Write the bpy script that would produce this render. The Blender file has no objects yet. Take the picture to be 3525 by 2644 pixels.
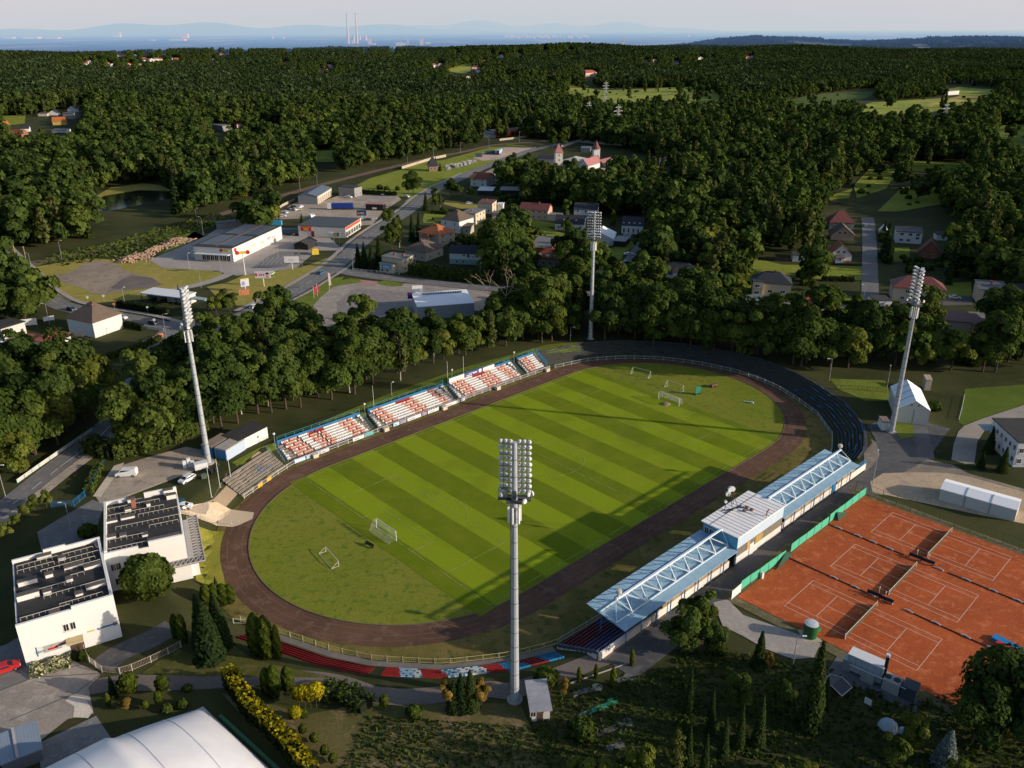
import bpy, math, random
import numpy as np
from mathutils import Vector, Matrix
SC = bpy.context.scene
COL = SC.collection
R = math.radians
RNG = np.random.default_rng(7)
random.seed(7)
PI = math.pi
# The site was surveyed from the photograph: a mark in the picture is put on the ground (or on a level plane) it lies on.
PX = 3525/2212.0
FOC, PITCH, ROLL, CAMZ = 2900.3, R(22.997), R(-0.153), 98.02
_cp, _sp = math.cos(PITCH), math.sin(PITCH)
_f = np.array([0, _cp, -_sp]); _u = np.array([0, _sp, _cp]); _r = np.array([1.0, 0, 0])
_R2 = _r*math.cos(ROLL)+_u*math.sin(ROLL)
_U2 = _u*math.cos(ROLL) - _r*math.sin(ROLL)
def G(x, y, z=0.0):
 d = _f+_R2*(x*PX - 1762.5)/FOC - _U2*(y*PX - 1322)/FOC
 t = (z - CAMZ)/d[2]
 return Vector((d[0]*t, d[1]*t, z))
def proj(X, Y, Z):
 """world -> survey sheet, vectorised"""
 dx, dy, dz = X, Y, Z - CAMZ
 w = dy*_f[1]+dz*_f[2]
 w = np.where(w < 1, 1, w)
 a = (dx*_R2[0]+dy*_R2[1]+dz*_R2[2])/w
 b = (dx*_U2[0]+dy*_U2[1]+dz*_U2[2])/w
 return (1762.5+FOC*a)/PX, (1322 - FOC*b)/PX
WIN = {'A': (0, 840, .27125), 'B': (560, 700, .27125), 'C': (920, 560, .27125), 'D': (1260, 640, .27125),
       'E': (1780, 640, .27125), 'F': (1400, 380, .27125), 'G': (2500, 700, .27125), 'H': (2925, 700, .27125),
       'K': (2925, 1250, .27125), 'L': (0, 1640, .31645), 'N': (1850, 460, .4728), 'V': (0, 260, .4728),
       'P': (2000, 1220, .36166), 'Q': (1150, 1700, .36166), 'S': (2525, 1680, .27125), 'J': (700, 1380, .27125),
       'X': (0, 2194, .27125), 'Y': (2900, 2194, .27125), 'Z': (1750, 2194, .27125), 'O': (560, 1960, .31645), 'I': (1350, 1180, .27125), 'R': (2500, 1480, .27125), 'W': (2725, 1980, .27125)}
for _i, _x in enumerate((0, 1160, 2325)):
 for _j, _y in enumerate((0, 850, 1744)):
  WIN['%d%d' % (_i, _j)] = (_x, _y, .5425)
def px(w, x, y):
 a, b, k = WIN[w]
 return (a+x*k)/PX, (b+y*k)/PX
def at(w, x, y, z=0.0):
 if w == '':
  return G(x, y, z)
 return G(*px(w, x, y), z)
# pitch frame
PZ = -3.5
ANG = R(43.315)
EU = Vector((math.cos(ANG), math.sin(ANG), 0)); EN = Vector((math.sin(ANG), -math.cos(ANG), 0))
PM = Vector((9.2, 190.3, 0))
def U(u, n, z=PZ):
 p = PM+EU*u+EN*n
 return Vector((p.x, p.y, z))
def tag(o, label=None, cat=None, group=None, kind=None):
 if label: o['label'] = label
 if cat: o['category'] = cat
 if group: o['group'] = group
 if kind: o['kind'] = kind
 return o
def empty(name, loc=(0, 0, 0), rz=0.0, label=None, cat=None, group=None):
 o = bpy.data.objects.new(name, None)
 COL.objects.link(o)
 o.location = loc; o.rotation_euler = (0, 0, rz)
 o.empty_display_size = 0.5
 return tag(o, label, cat, group)
def link(name, me, parent=None, loc=(0, 0, 0), rz=0.0, sc=None):
 o = bpy.data.objects.new(name, me)
 COL.objects.link(o)
 o.location = loc; o.rotation_euler = (0, 0, rz)
 if sc is not None: o.scale = sc
 if parent is not None: o.parent = parent
 return o
KIDS = {}
def copy_tree(o, parent=None):
 c = o.copy(); COL.objects.link(c)
 c.parent = parent
 if parent is not None: c.matrix_parent_inverse = o.matrix_parent_inverse
 for ch in list(o.children):
  copy_tree(ch, c)
 return c
class MB:
 def __init__(s): s.v = []; s.f = []; s.m = []
 def add(s, vs, fs, m=0):
  k = len(s.v)
  s.v += [tuple(v) for v in vs]
  s.f += [tuple(i+k for i in f) for f in fs]
  s.m += [m]*len(fs)
  return s
 def box(s, cx, cy, z0, sx, sy, sz, rot=0.0, m=0):
  c, n = math.cos(rot), math.sin(rot)
  vs = []
  for z in (z0, z0+sz):
   for a, b in ((-1, -1), (1, -1), (1, 1), (-1, 1)):
    x, y = a*sx/2, b*sy/2
    vs.append((cx+x*c - y*n, cy+x*n+y*c, z))
  return s.add(vs, [(0, 3, 2, 1), (4, 5, 6, 7), (0, 1, 5, 4), (1, 2, 6, 5), (2, 3, 7, 6), (3, 0, 4, 7)], m)
 def beam(s, p, q, w, h=None, m=0):
  p, q = Vector(p), Vector(q); h = h or w
  d = (q - p); L = d.length
  if L < 1e-6: return s
  d /= L
  a = Vector((0, 0, 1)).cross(d)
  if a.length < 1e-4: a = Vector((1, 0, 0))
  a.normalize(); b = d.cross(a)
  vs = []
  for e in (p, q):
   for i, j in ((-1, -1), (1, -1), (1, 1), (-1, 1)):
    vs.append(e+a*(i*w/2)+b*(j*h/2))
  return s.add(vs, [(0, 1, 2, 3), (7, 6, 5, 4), (0, 4, 5, 1), (1, 5, 6, 2), (2, 6, 7, 3), (3, 7, 4, 0)], m)
 def tube(s, p, q, r0, r1=None, n=8, m=0, cap=True):
  p, q = Vector(p), Vector(q); r1 = r0 if r1 is None else r1
  d = (q - p).normalized()
  a = d.orthogonal().normalized(); b = d.cross(a)
  vs = []
  for e, r in ((p, r0), (q, r1)):
   for i in range(n):
    t = 2*PI*i/n
    vs.append(e+a*(r*math.cos(t))+b*(r*math.sin(t)))
  fs = [(i, (i+1) % n, n+(i+1) % n, n+i) for i in range(n)]
  if cap: fs += [tuple(range(n))[::-1], tuple(range(n, 2*n))]
  return s.add(vs, fs, m)
 def lathe(s, prof, cx=0, cy=0, z=0, n=16, m=0):
  vs = []; fs = []
  for r, h in prof:
   for i in range(n):
    t = 2*PI*i/n
    vs.append((cx+r*math.cos(t), cy+r*math.sin(t), z+h))
  for k in range(len(prof) - 1):
   for i in range(n):
    fs.append((k*n+i, k*n+(i+1) % n, (k+1)*n+(i+1) % n, (k+1)*n+i))
  fs.append(tuple(range((len(prof) - 1)*n, len(prof)*n)))
  return s.add(vs, fs, m)
 def poly(s, pts, m=0):
  return s.add(pts, [tuple(range(len(pts)))], m)
 def prism(s, pts, z0, z1, m=0, mtop=None):
  n = len(pts)
  vs = [(p[0], p[1], z0) for p in pts]+[(p[0], p[1], z1) for p in pts]
  s.add(vs, [(i, (i+1) % n, n+(i+1) % n, n+i) for i in range(n)], m)
  return s.add([(p[0], p[1], z1) for p in pts], [tuple(range(n))], m if mtop is None else mtop)
 def mesh(s, name, mats):
  me = bpy.data.meshes.new(name)
  me.from_pydata(s.v, [], s.f)
  for mt in (mats if isinstance(mats, (list, tuple)) else [mats]): me.materials.append(mt)
  if any(s.m): me.polygons.foreach_set('material_index', s.m)
  me.update()
  return me
 def build(s, name, mats, parent=None, loc=(0, 0, 0), rz=0.0):
  return link(name, s.mesh(name, mats), parent, loc, rz)
def one(name, mb, mats, label, cat, group=None, loc=(0, 0, 0), rz=0.0):
 return tag(mb.build(name, mats, None, loc, rz), label, cat, group)
MATS = {}; GG = 1.4
def nodes(name):
 m = bpy.data.materials.new(name); m.use_nodes = True
 nt = m.node_tree; nt.nodes.clear()
 return m, nt
def nd(nt, t, **kw):
 n = nt.nodes.new(t)
 for k, v in kw.items(): setattr(n, k, v)
 return n
def mixc(nt, fac, a, b, mode='MIX'):
 n = nd(nt, 'ShaderNodeMix', data_type='RGBA', blend_type=mode)
 for sock, val in ((n.inputs[0], fac), (n.inputs[6], a), (n.inputs[7], b)):
  if hasattr(val, 'is_linked') or isinstance(val, bpy.types.NodeSocket): nt.links.new(val, sock)
  elif isinstance(val, (int, float)): sock.default_value = val
  else: sock.default_value = (*val, 1)
 return n.outputs[2]
def noise(nt, vec, scale, detail=4, rough=.6):
 n = nd(nt, 'ShaderNodeTexNoise'); n.inputs['Scale'].default_value = scale
 n.inputs['Detail'].default_value = detail; n.inputs['Roughness'].default_value = rough
 nt.links.new(vec, n.inputs['Vector'])
 return n.outputs['Fac']
def ramp(nt, fac, lo, hi):
 n = nd(nt, 'ShaderNodeMapRange'); n.inputs[1].default_value = lo; n.inputs[2].default_value = hi
 nt.links.new(fac, n.inputs[0]); return n.outputs[0]
def math2(nt, op, a, b):
 n = nd(nt, 'ShaderNodeMath', operation=op)
 for s, v in ((n.inputs[0], a), (n.inputs[1], b)):
  if isinstance(v, (int, float)): s.default_value = v
  else: nt.links.new(v, s)
 return n.outputs[0]
def finish(m, nt, col, rough=.8, metal=0.0, spec=.3, bump=None, bstr=.3, bdist=.05):
 b = nd(nt, 'ShaderNodeBsdfPrincipled'); o = nd(nt, 'ShaderNodeOutputMaterial')
 if isinstance(col, bpy.types.NodeSocket): nt.links.new(col, b.inputs['Base Color'])
 else: b.inputs['Base Color'].default_value = (*col, 1)
 b.inputs['Roughness'].default_value = rough; b.inputs['Metallic'].default_value = metal
 b.inputs['Specular IOR Level'].default_value = spec
 if bump is not None:
  bn = nd(nt, 'ShaderNodeBump'); bn.inputs['Strength'].default_value = bstr; bn.inputs['Distance'].default_value = bdist
  nt.links.new(bump, bn.inputs['Height']); nt.links.new(bn.outputs[0], b.inputs['Normal'])
 nt.links.new(b.outputs[0], o.inputs[0])
 return m
def pos(nt):
 return nd(nt, 'ShaderNodeNewGeometry').outputs['Position']
def objco(nt):
 return nd(nt, 'ShaderNodeTexCoord').outputs['Object']
def M(name, c, rough=.75, var=.22, scale=1.2, metal=0.0, spec=.3):
 """plain painted/plastered surface with weathering"""
 if name in MATS: return MATS[name]
 m, nt = nodes(name)
 p = objco(nt)
 d = tuple(x*(1 - var) for x in c); l = tuple(min(1, x*(1+var*.4)) for x in c)
 n1 = noise(nt, p, scale, 5, .65)
 n2 = noise(nt, p, scale*7, 2, .5)
 f = math2(nt, 'ADD', math2(nt, 'MULTIPLY', n1, .7), math2(nt, 'MULTIPLY', n2, .3))
 col = mixc(nt, ramp(nt, f, .3, .7), d, l)
 MATS[name] = finish(m, nt, col, rough, metal, spec)
 return m
def MG(name, c1, c2, c3=None, s1=.05, s2=.6, rough=.95, spec=.1, fine=6.0, bump=.0):
 """ground cover: large patches between c1 and c2, blotches of c3, fine grain"""
 if name in MATS: return MATS[name]
 m, nt = nodes(name)
 c1, c2, c3 = [None if c is None else tuple(min(.85, x*GG) for x in c) for c in (c1, c2, c3)]
 p = pos(nt)
 col = mixc(nt, ramp(nt, noise(nt, p, s1, 5, .6), .35, .65), c1, c2)
 if c3 is not None:
  col = mixc(nt, ramp(nt, noise(nt, p, s2, 4, .65), .52, .68), col, c3)
 g = ramp(nt, noise(nt, p, fine, 3, .7), .2, .8)
 col = mixc(nt, .55, col, mixc(nt, g, (.35, .35, .35), (1.35, 1.35, 1.35)), 'MULTIPLY')
 b = noise(nt, p, fine*.7, 3, .7) if bump else None
 MATS[name] = finish(m, nt, col, rough, 0, spec, b, bump, .25)
 return m
def MC(name, c, rough=.5, freq=3.0, axis=0, metal=0.0, dark=.7, var=.2, blotch=None):
 """corrugated/standing-seam sheet: stripes across an object axis"""
 if name in MATS: return MATS[name]
 m, nt = nodes(name)
 p = objco(nt)
 sep = nd(nt, 'ShaderNodeSeparateXYZ'); nt.links.new(p, sep.inputs[0])
 w = math2(nt, 'FRACT', math2(nt, 'MULTIPLY', sep.outputs[axis], freq), 0)
 st = ramp(nt, w, .0, .18)
 base = mixc(nt, ramp(nt, noise(nt, p, .5, 5, .65), .3, .7), tuple(x*(1 - var) for x in c), c)
 if blotch: base = mixc(nt, ramp(nt, noise(nt, p, .9, 5, .7), .55, .75), base, blotch)
 col = mixc(nt, st, tuple(x*dark for x in c), base)
 MATS[name] = finish(m, nt, col, rough, metal, .4)
 return m
def MLEAF(name, ca, cb, trans=.25):
 """foliage: colour per plant from the object's random value, painted inner shade and random clump tone from a stored tint"""
 if name in MATS: return MATS[name]
 m, nt = nodes(name)
 oi = nd(nt, 'ShaderNodeObjectInfo')
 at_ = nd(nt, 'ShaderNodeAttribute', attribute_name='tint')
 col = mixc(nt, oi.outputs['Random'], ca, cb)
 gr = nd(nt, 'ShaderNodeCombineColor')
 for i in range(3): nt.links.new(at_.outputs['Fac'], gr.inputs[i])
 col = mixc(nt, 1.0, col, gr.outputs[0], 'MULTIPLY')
 d = nd(nt, 'ShaderNodeBsdfDiffuse'); nt.links.new(col, d.inputs[0])
 t = nd(nt, 'ShaderNodeBsdfTranslucent'); nt.links.new(mixc(nt, 1.0, col, (1.1, 1.2, .5), 'MULTIPLY'), t.inputs[0])
 mx = nd(nt, 'ShaderNodeMixShader'); mx.inputs[0].default_value = trans
 nt.links.new(d.outputs[0], mx.inputs[1]); nt.links.new(t.outputs[0], mx.inputs[2])
 o = nd(nt, 'ShaderNodeOutputMaterial'); nt.links.new(mx.outputs[0], o.inputs[0])
 MATS[name] = m
 return m
USE_HAZE = True
import bmesh
SC.render.engine = 'CYCLES'
SC.view_settings.view_transform = 'Standard'; SC.view_settings.look = 'None'
SC.view_settings.exposure = 0; SC.view_settings.gamma = 1
SC.cycles.max_bounces = 5; SC.cycles.diffuse_bounces = 2; SC.cycles.glossy_bounces = 2
SC.cycles.transmission_bounces = 2; SC.cycles.volume_bounces = 0; SC.cycles.transparent_max_bounces = 4
SC.cycles.use_denoising = True
SC.cycles.sample_clamp_indirect = 3
cam = bpy.data.cameras.new('camera')
cam.sensor_fit = 'HORIZONTAL'; cam.angle_x = 2*math.atan(1762.5/FOC)
cam.clip_start = 1.0; cam.clip_end = 90000
co = bpy.data.objects.new('camera', cam); COL.objects.link(co)
co.matrix_world = Matrix(((_R2[0], _U2[0], -_f[0], 0), (_R2[1], _U2[1], -_f[1], 0), (_R2[2], _U2[2], -_f[2], CAMZ), (0, 0, 0, 1)))
SC.camera = co
SUN_AZ, SUN_EL = R(-13.5), R(16.4)      # azimuth counted from +X; shadows fall to the left and slightly away
sd = Vector((math.cos(SUN_AZ)*math.cos(SUN_EL), math.sin(SUN_AZ)*math.cos(SUN_EL), math.sin(SUN_EL)))
sun = bpy.data.lights.new('sun', 'SUN'); sun.energy = 5.0; sun.angle = R(0.55); sun.color = (1.0, .87, .70)
so = bpy.data.objects.new('sun', sun); COL.objects.link(so)
so.rotation_euler = sd.to_track_quat('Z', 'Y').to_euler()
w = bpy.data.worlds.new('World'); SC.world = w; w.use_nodes = True
nt = w.node_tree; nt.nodes.clear()
sky = nd(nt, 'ShaderNodeTexSky', sky_type='NISHITA'); sky.sun_disc = False
sky.sun_elevation = SUN_EL; sky.sun_rotation = PI/2 - SUN_AZ
sky.air_density = 1.0; sky.dust_density = 2.0; sky.ozone_density = 2.0; sky.altitude = 300
bg = nd(nt, 'ShaderNodeBackground'); bg.inputs[1].default_value = SKY_STRENGTH = .145
wo = nd(nt, 'ShaderNodeOutputWorld')
nt.links.new(sky.outputs[0], bg.inputs[0]); nt.links.new(bg.outputs[0], wo.inputs[0])
FENCE = [(-65.8, -35.1), (-53.7, -40.3), (-48, -42.3), (-22.8, -42.6), (8.6, -42.9), (43.4, -42.4), (58.6, -38.4), (68, -32), (74.7, -25.), (79.3, -17.5), (82.3, -9.9),
         (84.5, 0), (84.3, 8.5), (82.8, 16), (79.9, 22.9), (73.6, 34.3), (64.4, 43.5), (55, 48.3), (46, 50), (-38.9, 50.7), (-49.6, 50.1), (-57.8, 46.5), (-67.1, 40.1), (-75, 31.3),
         (-78.7, 25), (-82, 17), (-85, 10), (-87.6, 3.8)]
BOWL = np.array(FENCE+[(-87.5, -6), (-83, -18), (-74, -30)])
def smooth(a, b, x):
 t = np.clip((x - a)/(b - a), 0, 1)
 return t*t*(3 - 2*t)
def poly_in(poly, x, y):
 poly = np.asarray(poly, float)
 ins = np.zeros(np.shape(x), bool)
 n = len(poly)
 for i in range(n):
  x1, y1 = poly[i]; x2, y2 = poly[(i+1) % n]
  if y1 == y2: continue
  c = ((y1 > y) != (y2 > y)) & (x < (x2 - x1)*(y - y1)/(y2 - y1)+x1)
  ins ^= c
 return ins
def poly_dist(poly, x, y, closed=True):
 poly = np.asarray(poly, float)
 d = np.full(np.shape(x), 1e9)
 n = len(poly)
 for i in range(n if closed else n - 1):
  a = poly[i]; b = poly[(i+1) % n]; e = b - a
  t = np.clip(((x - a[0])*e[0]+(y - a[1])*e[1])/max(e @ e, 1e-9), 0, 1)
  d = np.minimum(d, np.hypot(x - a[0] - t*e[0], y - a[1] - t*e[1]))
 return d
def loc_un(X, Y):
 dx, dy = X - PM.x, Y - PM.y
 return dx*EU.x+dy*EU.y, dx*EN.x+dy*EN.y
def terr(X, Y):
 X = np.asarray(X, float); Y = np.asarray(Y, float)
 r = np.hypot(X, Y)
 a = smooth(700, 1700, r)*(1 - .6*smooth(3600, 5200, r))
 z = a*(5*np.sin(X/310+1.3)*np.cos(Y/420)+4*np.sin(X/170+Y/230)+3*np.sin(X/97 - Y/140+2))
 th = np.arctan2(X, np.maximum(Y, 1))
 z = z+(12+6*np.sin(th*9+1)+4*np.sin(th*23))*np.exp(-((r - 3150 - 500*th)/480) ** 2)
 z = z - smooth(3500, 7200, r)*118
 z = z+92*np.exp(-((r - 5900)/900) ** 2)*smooth(.02, .28, th)*(1+.15*np.sin(th*30))
 u, n = loc_un(X, Y)
 near = (np.abs(u) < 110) & (np.abs(n) < 75)
 if near.any():
  ins = poly_in(BOWL, u, n); d = poly_dist(BOWL, u, n)
  bowl = np.where(ins, -3.62, -3.62+3.62*np.clip((d - .5)/7.0, 0, 1))
  z = np.where(near, bowl, z)
 return z
def tz(p): return float(terr(np.array([p[0]]), np.array([p[1]]))[0])
def gnd(w_, x, y):
 p = at(w_, x, y); p.z = tz(p); return p
def axis_pts(lo, hi, step, out_lo, out_hi, g=1.09):
 c = list(np.arange(lo, hi+.01, step))
 a = []; s = step; x = lo
 while x > out_lo: s *= g; x -= s; a.append(x)
 b = []; s = step; x = c[-1]
 while x < out_hi: s *= g; x += s; b.append(x)
 return np.array(a[::-1]+c+b)
MAT_GROUND, nt = nodes('ground_mix')
p = pos(nt)
near = mixc(nt, ramp(nt, noise(nt, p, .03, 5, .6), .35, .65), (.030, .040, .012), (.075, .078, .026))
near = mixc(nt, ramp(nt, noise(nt, p, .35, 4, .7), .5, .75), near, (.075, .060, .030))
g_ = ramp(nt, noise(nt, p, 3.0, 3, .7), .2, .8)
near = mixc(nt, .5, near, mixc(nt, g_, (.4, .4, .4), (1.3, 1.3, 1.3)), 'MULTIPLY')
mp = nd(nt, 'ShaderNodeMapping'); mp.inputs['Scale'].default_value = (1, .35, 1); nt.links.new(p, mp.inputs[0])
far = mixc(nt, ramp(nt, noise(nt, mp.outputs[0], .0011, 6, .65), .50, .58), (.030, .045, .030), (.16, .17, .09))
sp = nd(nt, 'ShaderNodeSeparateXYZ'); nt.links.new(p, sp.inputs[0])
col = mixc(nt, ramp(nt, sp.outputs[1], 2600, 3300), near, far)
finish(MAT_GROUND, nt, col, .95, 0, .1)
xs = axis_pts(-125, 140, 1.3, -42000, 42000); ys = axis_pts(78, 285, 1.3, -700, 46000, 1.075)
XX, YY = np.meshgrid(xs, ys)
ZZ = terr(XX, YY)
nx, ny = len(xs), len(ys)
me = bpy.data.meshes.new('ground')
idx = np.arange(nx*ny).reshape(ny, nx)
quads = np.stack([idx[:-1, :-1], idx[:-1, 1:], idx[1:, 1:], idx[1:, :-1]], -1).reshape(-1, 4)
def np_mesh(me, V, Q):
 me.vertices.add(len(V)); me.vertices.foreach_set('co', np.asarray(V, np.float32).ravel())
 me.loops.add(Q.size); me.loops.foreach_set('vertex_index', Q.astype(np.int32).ravel())
 me.polygons.add(len(Q)); me.polygons.foreach_set('loop_start', np.arange(0, Q.size, Q.shape[1], dtype=np.int32))
 me.update(calc_edges=True)
np_mesh(me, np.stack([XX, YY, ZZ], -1).reshape(-1, 3), quads)
me.polygons.foreach_set('use_smooth', np.ones(len(quads), bool))
me.materials.append(MAT_GROUND)
tag(link('ground', me), kind='structure')
NSHEET = [0]
def sheet(name, pts, off, mat, seg=None, kind='structure', z=None):
 """a flat cover laid over the terrain"""
 NSHEET[0] += 1; off = off+NSHEET[0]*.0004
 bm = bmesh.new()
 vs = [bm.verts.new((p_[0], p_[1], 0)) for p_ in pts]
 bm.faces.new(vs)
 bmesh.ops.triangulate(bm, faces=bm.faces[:])
 if seg:
  for _ in range(7):
   es = [e for e in bm.edges if e.calc_length() > seg]
   if not es: break
   bmesh.ops.subdivide_edges(bm, edges=es, cuts=1)
   bmesh.ops.triangulate(bm, faces=[f for f in bm.faces if len(f.verts) > 3])
 c = np.array([v.co[:2] for v in bm.verts])
 zz = terr(c[:, 0], c[:, 1]) if z is None else np.full(len(c), z)
 for v, q in zip(bm.verts, zz): v.co.z = q+off
 for f in bm.faces:
  if f.normal.z < 0: f.normal_flip()
 me = bpy.data.meshes.new(name); bm.to_mesh(me); bm.free()
 me.materials.append(mat)
 return tag(link(name, me), kind=kind)
def strip_pts(pts, w):
 """offset outline of a centre line"""
 P = [Vector((p_[0], p_[1], 0)) for p_ in pts]
 Lf, Rt = [], []
 for i, p_ in enumerate(P):
  d = (P[min(i+1, len(P) - 1)] - P[max(i - 1, 0)]).normalized()
  n = Vector((-d.y, d.x, 0))*(w/2)
  Lf.append(p_+n); Rt.append(p_ - n)
 return Lf, Rt
def smooth_line(pts, k=5):
 P = [Vector((p_[0], p_[1], 0)) for p_ in pts]
 out = []
 for i in range(len(P) - 1):
  a = P[max(i - 1, 0)]; b = P[i]; c = P[i+1]; d = P[min(i+2, len(P) - 1)]
  for j in range(k):
   t = j/k
   out.append(.5*((2*b)+(c - a)*t+(2*a - 5*b+4*c - d)*t*t+(3*b - a - 3*c+d)*t ** 3))
 out.append(P[-1])
 return out
def ribbon(name, pts, w, off, mat, kind='structure', parent=None):
 Lf, Rt = strip_pts(pts, w)
 n = len(Lf)
 V = [(*q.xy, tz(q)+off) for q in Lf]+[(*q.xy, tz(q)+off) for q in Rt]
 mb = MB().add(V, [(i, n+i, n+i+1, i+1) for i in range(n - 1)])
 o = mb.build(name, mat, parent)
 return tag(o, kind=kind) if kind else o
def dashes(name, pts, w, on, gap, off, mat):
 """painted line along a road, broken if gap > 0"""
 P = smooth_line(pts, 8); mb = MB(); acc = 0; run = []
 Lf, Rt = strip_pts(P, w)
 for i in range(len(P) - 1):
  if gap == 0 or acc % (on+gap) < on:
   mb.add([(*q.xy, tz(q)+off) for q in (Lf[i], Rt[i], Rt[i+1], Lf[i+1])], [(0, 1, 2, 3)])
  acc += (P[i+1] - P[i]).length
 return tag(mb.build(name, mat), kind='structure')
m, nt = nodes('haze_air')
ab = nd(nt, 'ShaderNodeVolumeAbsorption'); ab.inputs[0].default_value = (.80, .54, 0, 1); ab.inputs[1].default_value = 1.3e-4
em = nd(nt, 'ShaderNodeEmission'); em.inputs[0].default_value = (.227, .4476, 1, 1); em.inputs[1].default_value = 8.58e-5  # the volume glows itself, standing in for light scattered by haze
ad = nd(nt, 'ShaderNodeAddShader'); o = nd(nt, 'ShaderNodeOutputMaterial')
nt.links.new(ab.outputs[0], ad.inputs[0]); nt.links.new(em.outputs[0], ad.inputs[1]); nt.links.new(ad.outputs[0], o.inputs['Volume'])
if USE_HAZE:
 hz = MB().box(0, 24600, -400, 84000, 42600, 3400).build('haze', m)
 tag(hz, kind='structure')
def stadium_pts(Rr, cu=44.0, c0=1.0, n=40):
 out = []
 for i in range(n+1):
  t = -PI/2+PI*i/n
  out.append(U(c0+cu+Rr*math.cos(t), Rr*math.sin(t)))
 for i in range(n+1):
  t = PI/2+PI*i/n
  out.append(U(c0 - cu+Rr*math.cos(t), Rr*math.sin(t)))
 return out
GRASS_V = MG('verge_grass', (.095, .080, .020), (.165, .120, .040), (.055, .065, .014), .12, .5, fine=3)
sheet('stadium_verge', [U(*q) for q in BOWL], .06, GRASS_V, z=PZ - .12)
CLAY_T = MG('cinder_track', (.115, .062, .040), (.080, .044, .030), (.145, .085, .060), .10, .45, fine=5)
trk = []
for q in stadium_pts(41.0): trk.append(q)
sheet('running_track', trk, .09, CLAY_T, z=PZ - .12)
# faint lane edges and wheel marks on the cinder
ln, nt = nodes('lane_mark'); finish(ln, nt, (.17, .095, .062), .95)
mb = MB()
for rr in (36.6, 38.1, 39.6):
 P = stadium_pts(rr, n=60); P.append(P[0])
 Lf, Rt = strip_pts(P, .16)
 for i in range(len(P) - 1):
  if (i*7+int(rr)) % 11 in (0, 4, 5): continue
  mb.add([(*q.xy, PZ - .02) for q in (Lf[i], Rt[i], Rt[i+1], Lf[i+1])], [(0, 1, 2, 3)])
tag(mb.build('lane_markings', ln), kind='structure')
GRASS_I = MG('infield_grass', (.125, .150, .014), (.160, .165, .022), (.080, .115, .012), .07, .6, fine=2.5)
sheet('infield_grass', stadium_pts(35.2), .12, GRASS_I, z=PZ - .12)
crb = MB(); P = stadium_pts(35.25, n=40); P.append(P[0])
for i in range(len(P) - 1): crb.beam((*P[i].xy, PZ+.02), (*P[i+1].xy, PZ+.02), .16, .12)
tag(crb.build('track_kerb', M('track_kerb', (.16, .12, .09))), kind='structure')
m, nt = nodes('mown_pitch')
p = objco(nt)
sp = nd(nt, 'ShaderNodeSeparateXYZ'); nt.links.new(p, sp.inputs[0])
ph = math2(nt, 'FRACT', math2(nt, 'DIVIDE', math2(nt, 'ADD', sp.outputs[0], 29.5+13.28*10), 13.28), 0)
wob = math2(nt, 'MULTIPLY', math2(nt, 'SUBTRACT', noise(nt, p, .5, 2, .5), .5), .03)
ph = math2(nt, 'ADD', ph, wob)
st = math2(nt, 'SUBTRACT', ramp(nt, ph, .485, .515), ramp(nt, ph, .985, 1.0))
ph2 = math2(nt, 'FRACT', math2(nt, 'DIVIDE', math2(nt, 'ADD', sp.outputs[1], 100), 15.0), 0)
st2 = ramp(nt, ph2, .47, .53)
lo, hi = (.135, .185, .006), (.235, .310, .010)
a_ = mixc(nt, st, lo, hi)
half = ramp(nt, sp.outputs[0], -14, 12)
a_ = mixc(nt, math2(nt, 'MULTIPLY', math2(nt, 'MULTIPLY', half, .18), st2), a_, mixc(nt, st, (.205, .270, .008), (.150, .200, .006)))
a_ = mixc(nt, math2(nt, 'MULTIPLY', ramp(nt, noise(nt, p, .12, 5, .65), .42, .75), .55), a_, (.250, .250, .020))
a_ = mixc(nt, math2(nt, 'MULTIPLY', ramp(nt, noise(nt, p, .055, 3, .6), .52, .72), .45), a_, (.095, .150, .008))
g_ = ramp(nt, noise(nt, p, 2.6, 4, .75), .25, .8)
a_ = mixc(nt, .5, a_, mixc(nt, g_, (.55, .55, .55), (1.3, 1.3, 1.3)), 'MULTIPLY')
finish(m, nt, a_, .95, 0, .1)
mb = MB().poly([(-54, -34.9, 0), (53, -34.9, 0), (53, 34.9, 0), (-54, 34.9, 0)])
pt = mb.build('football_pitch', m, None, (PM.x, PM.y, PZ+.03), ANG)
tag(pt, kind='structure')
chalk, nt = nodes('chalk')
tr = nd(nt, 'ShaderNodeBsdfTransparent'); df = nd(nt, 'ShaderNodeBsdfDiffuse'); df.inputs[0].default_value = (.38, .45, .16, 1)
mx = nd(nt, 'ShaderNodeMixShader'); o_ = nd(nt, 'ShaderNodeOutputMaterial')
nt.links.new(ramp(nt, noise(nt, pos(nt), .45, 4, .7), .36, .64), mx.inputs[0]); nt.links.new(tr.outputs[0], mx.inputs[1]); nt.links.new(df.outputs[0], mx.inputs[2]); nt.links.new(mx.outputs[0], o_.inputs[0])
mb = MB()
def pl(a, b):
 mb.beam((*a, 0), (*b, 0), .13, .01)
HX, HY = 50.3, 33.6
for s in (-1, 1):
 pl((s*HX, -HY), (s*HX, HY)); pl((-HX, s*HY), (HX, s*HY))
 for dp, hw in ((16.5, 20.0), (5.5, 9.16)):
  pl((s*(HX - dp), -hw), (s*(HX - dp), hw))
  for t in (-1, 1): pl((s*HX, t*hw), (s*(HX - dp), t*hw))
 for k in range(14):
  t0, t1 = [R(-53+106*q/14) for q in (k, k+1)]
  cx = s*(HX - 11)
  pl((cx - s*9.15*math.cos(t0), 9.15*math.sin(t0)), (cx - s*9.15*math.cos(t1), 9.15*math.sin(t1)))
pl((0, -HY), (0, HY))
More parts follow.
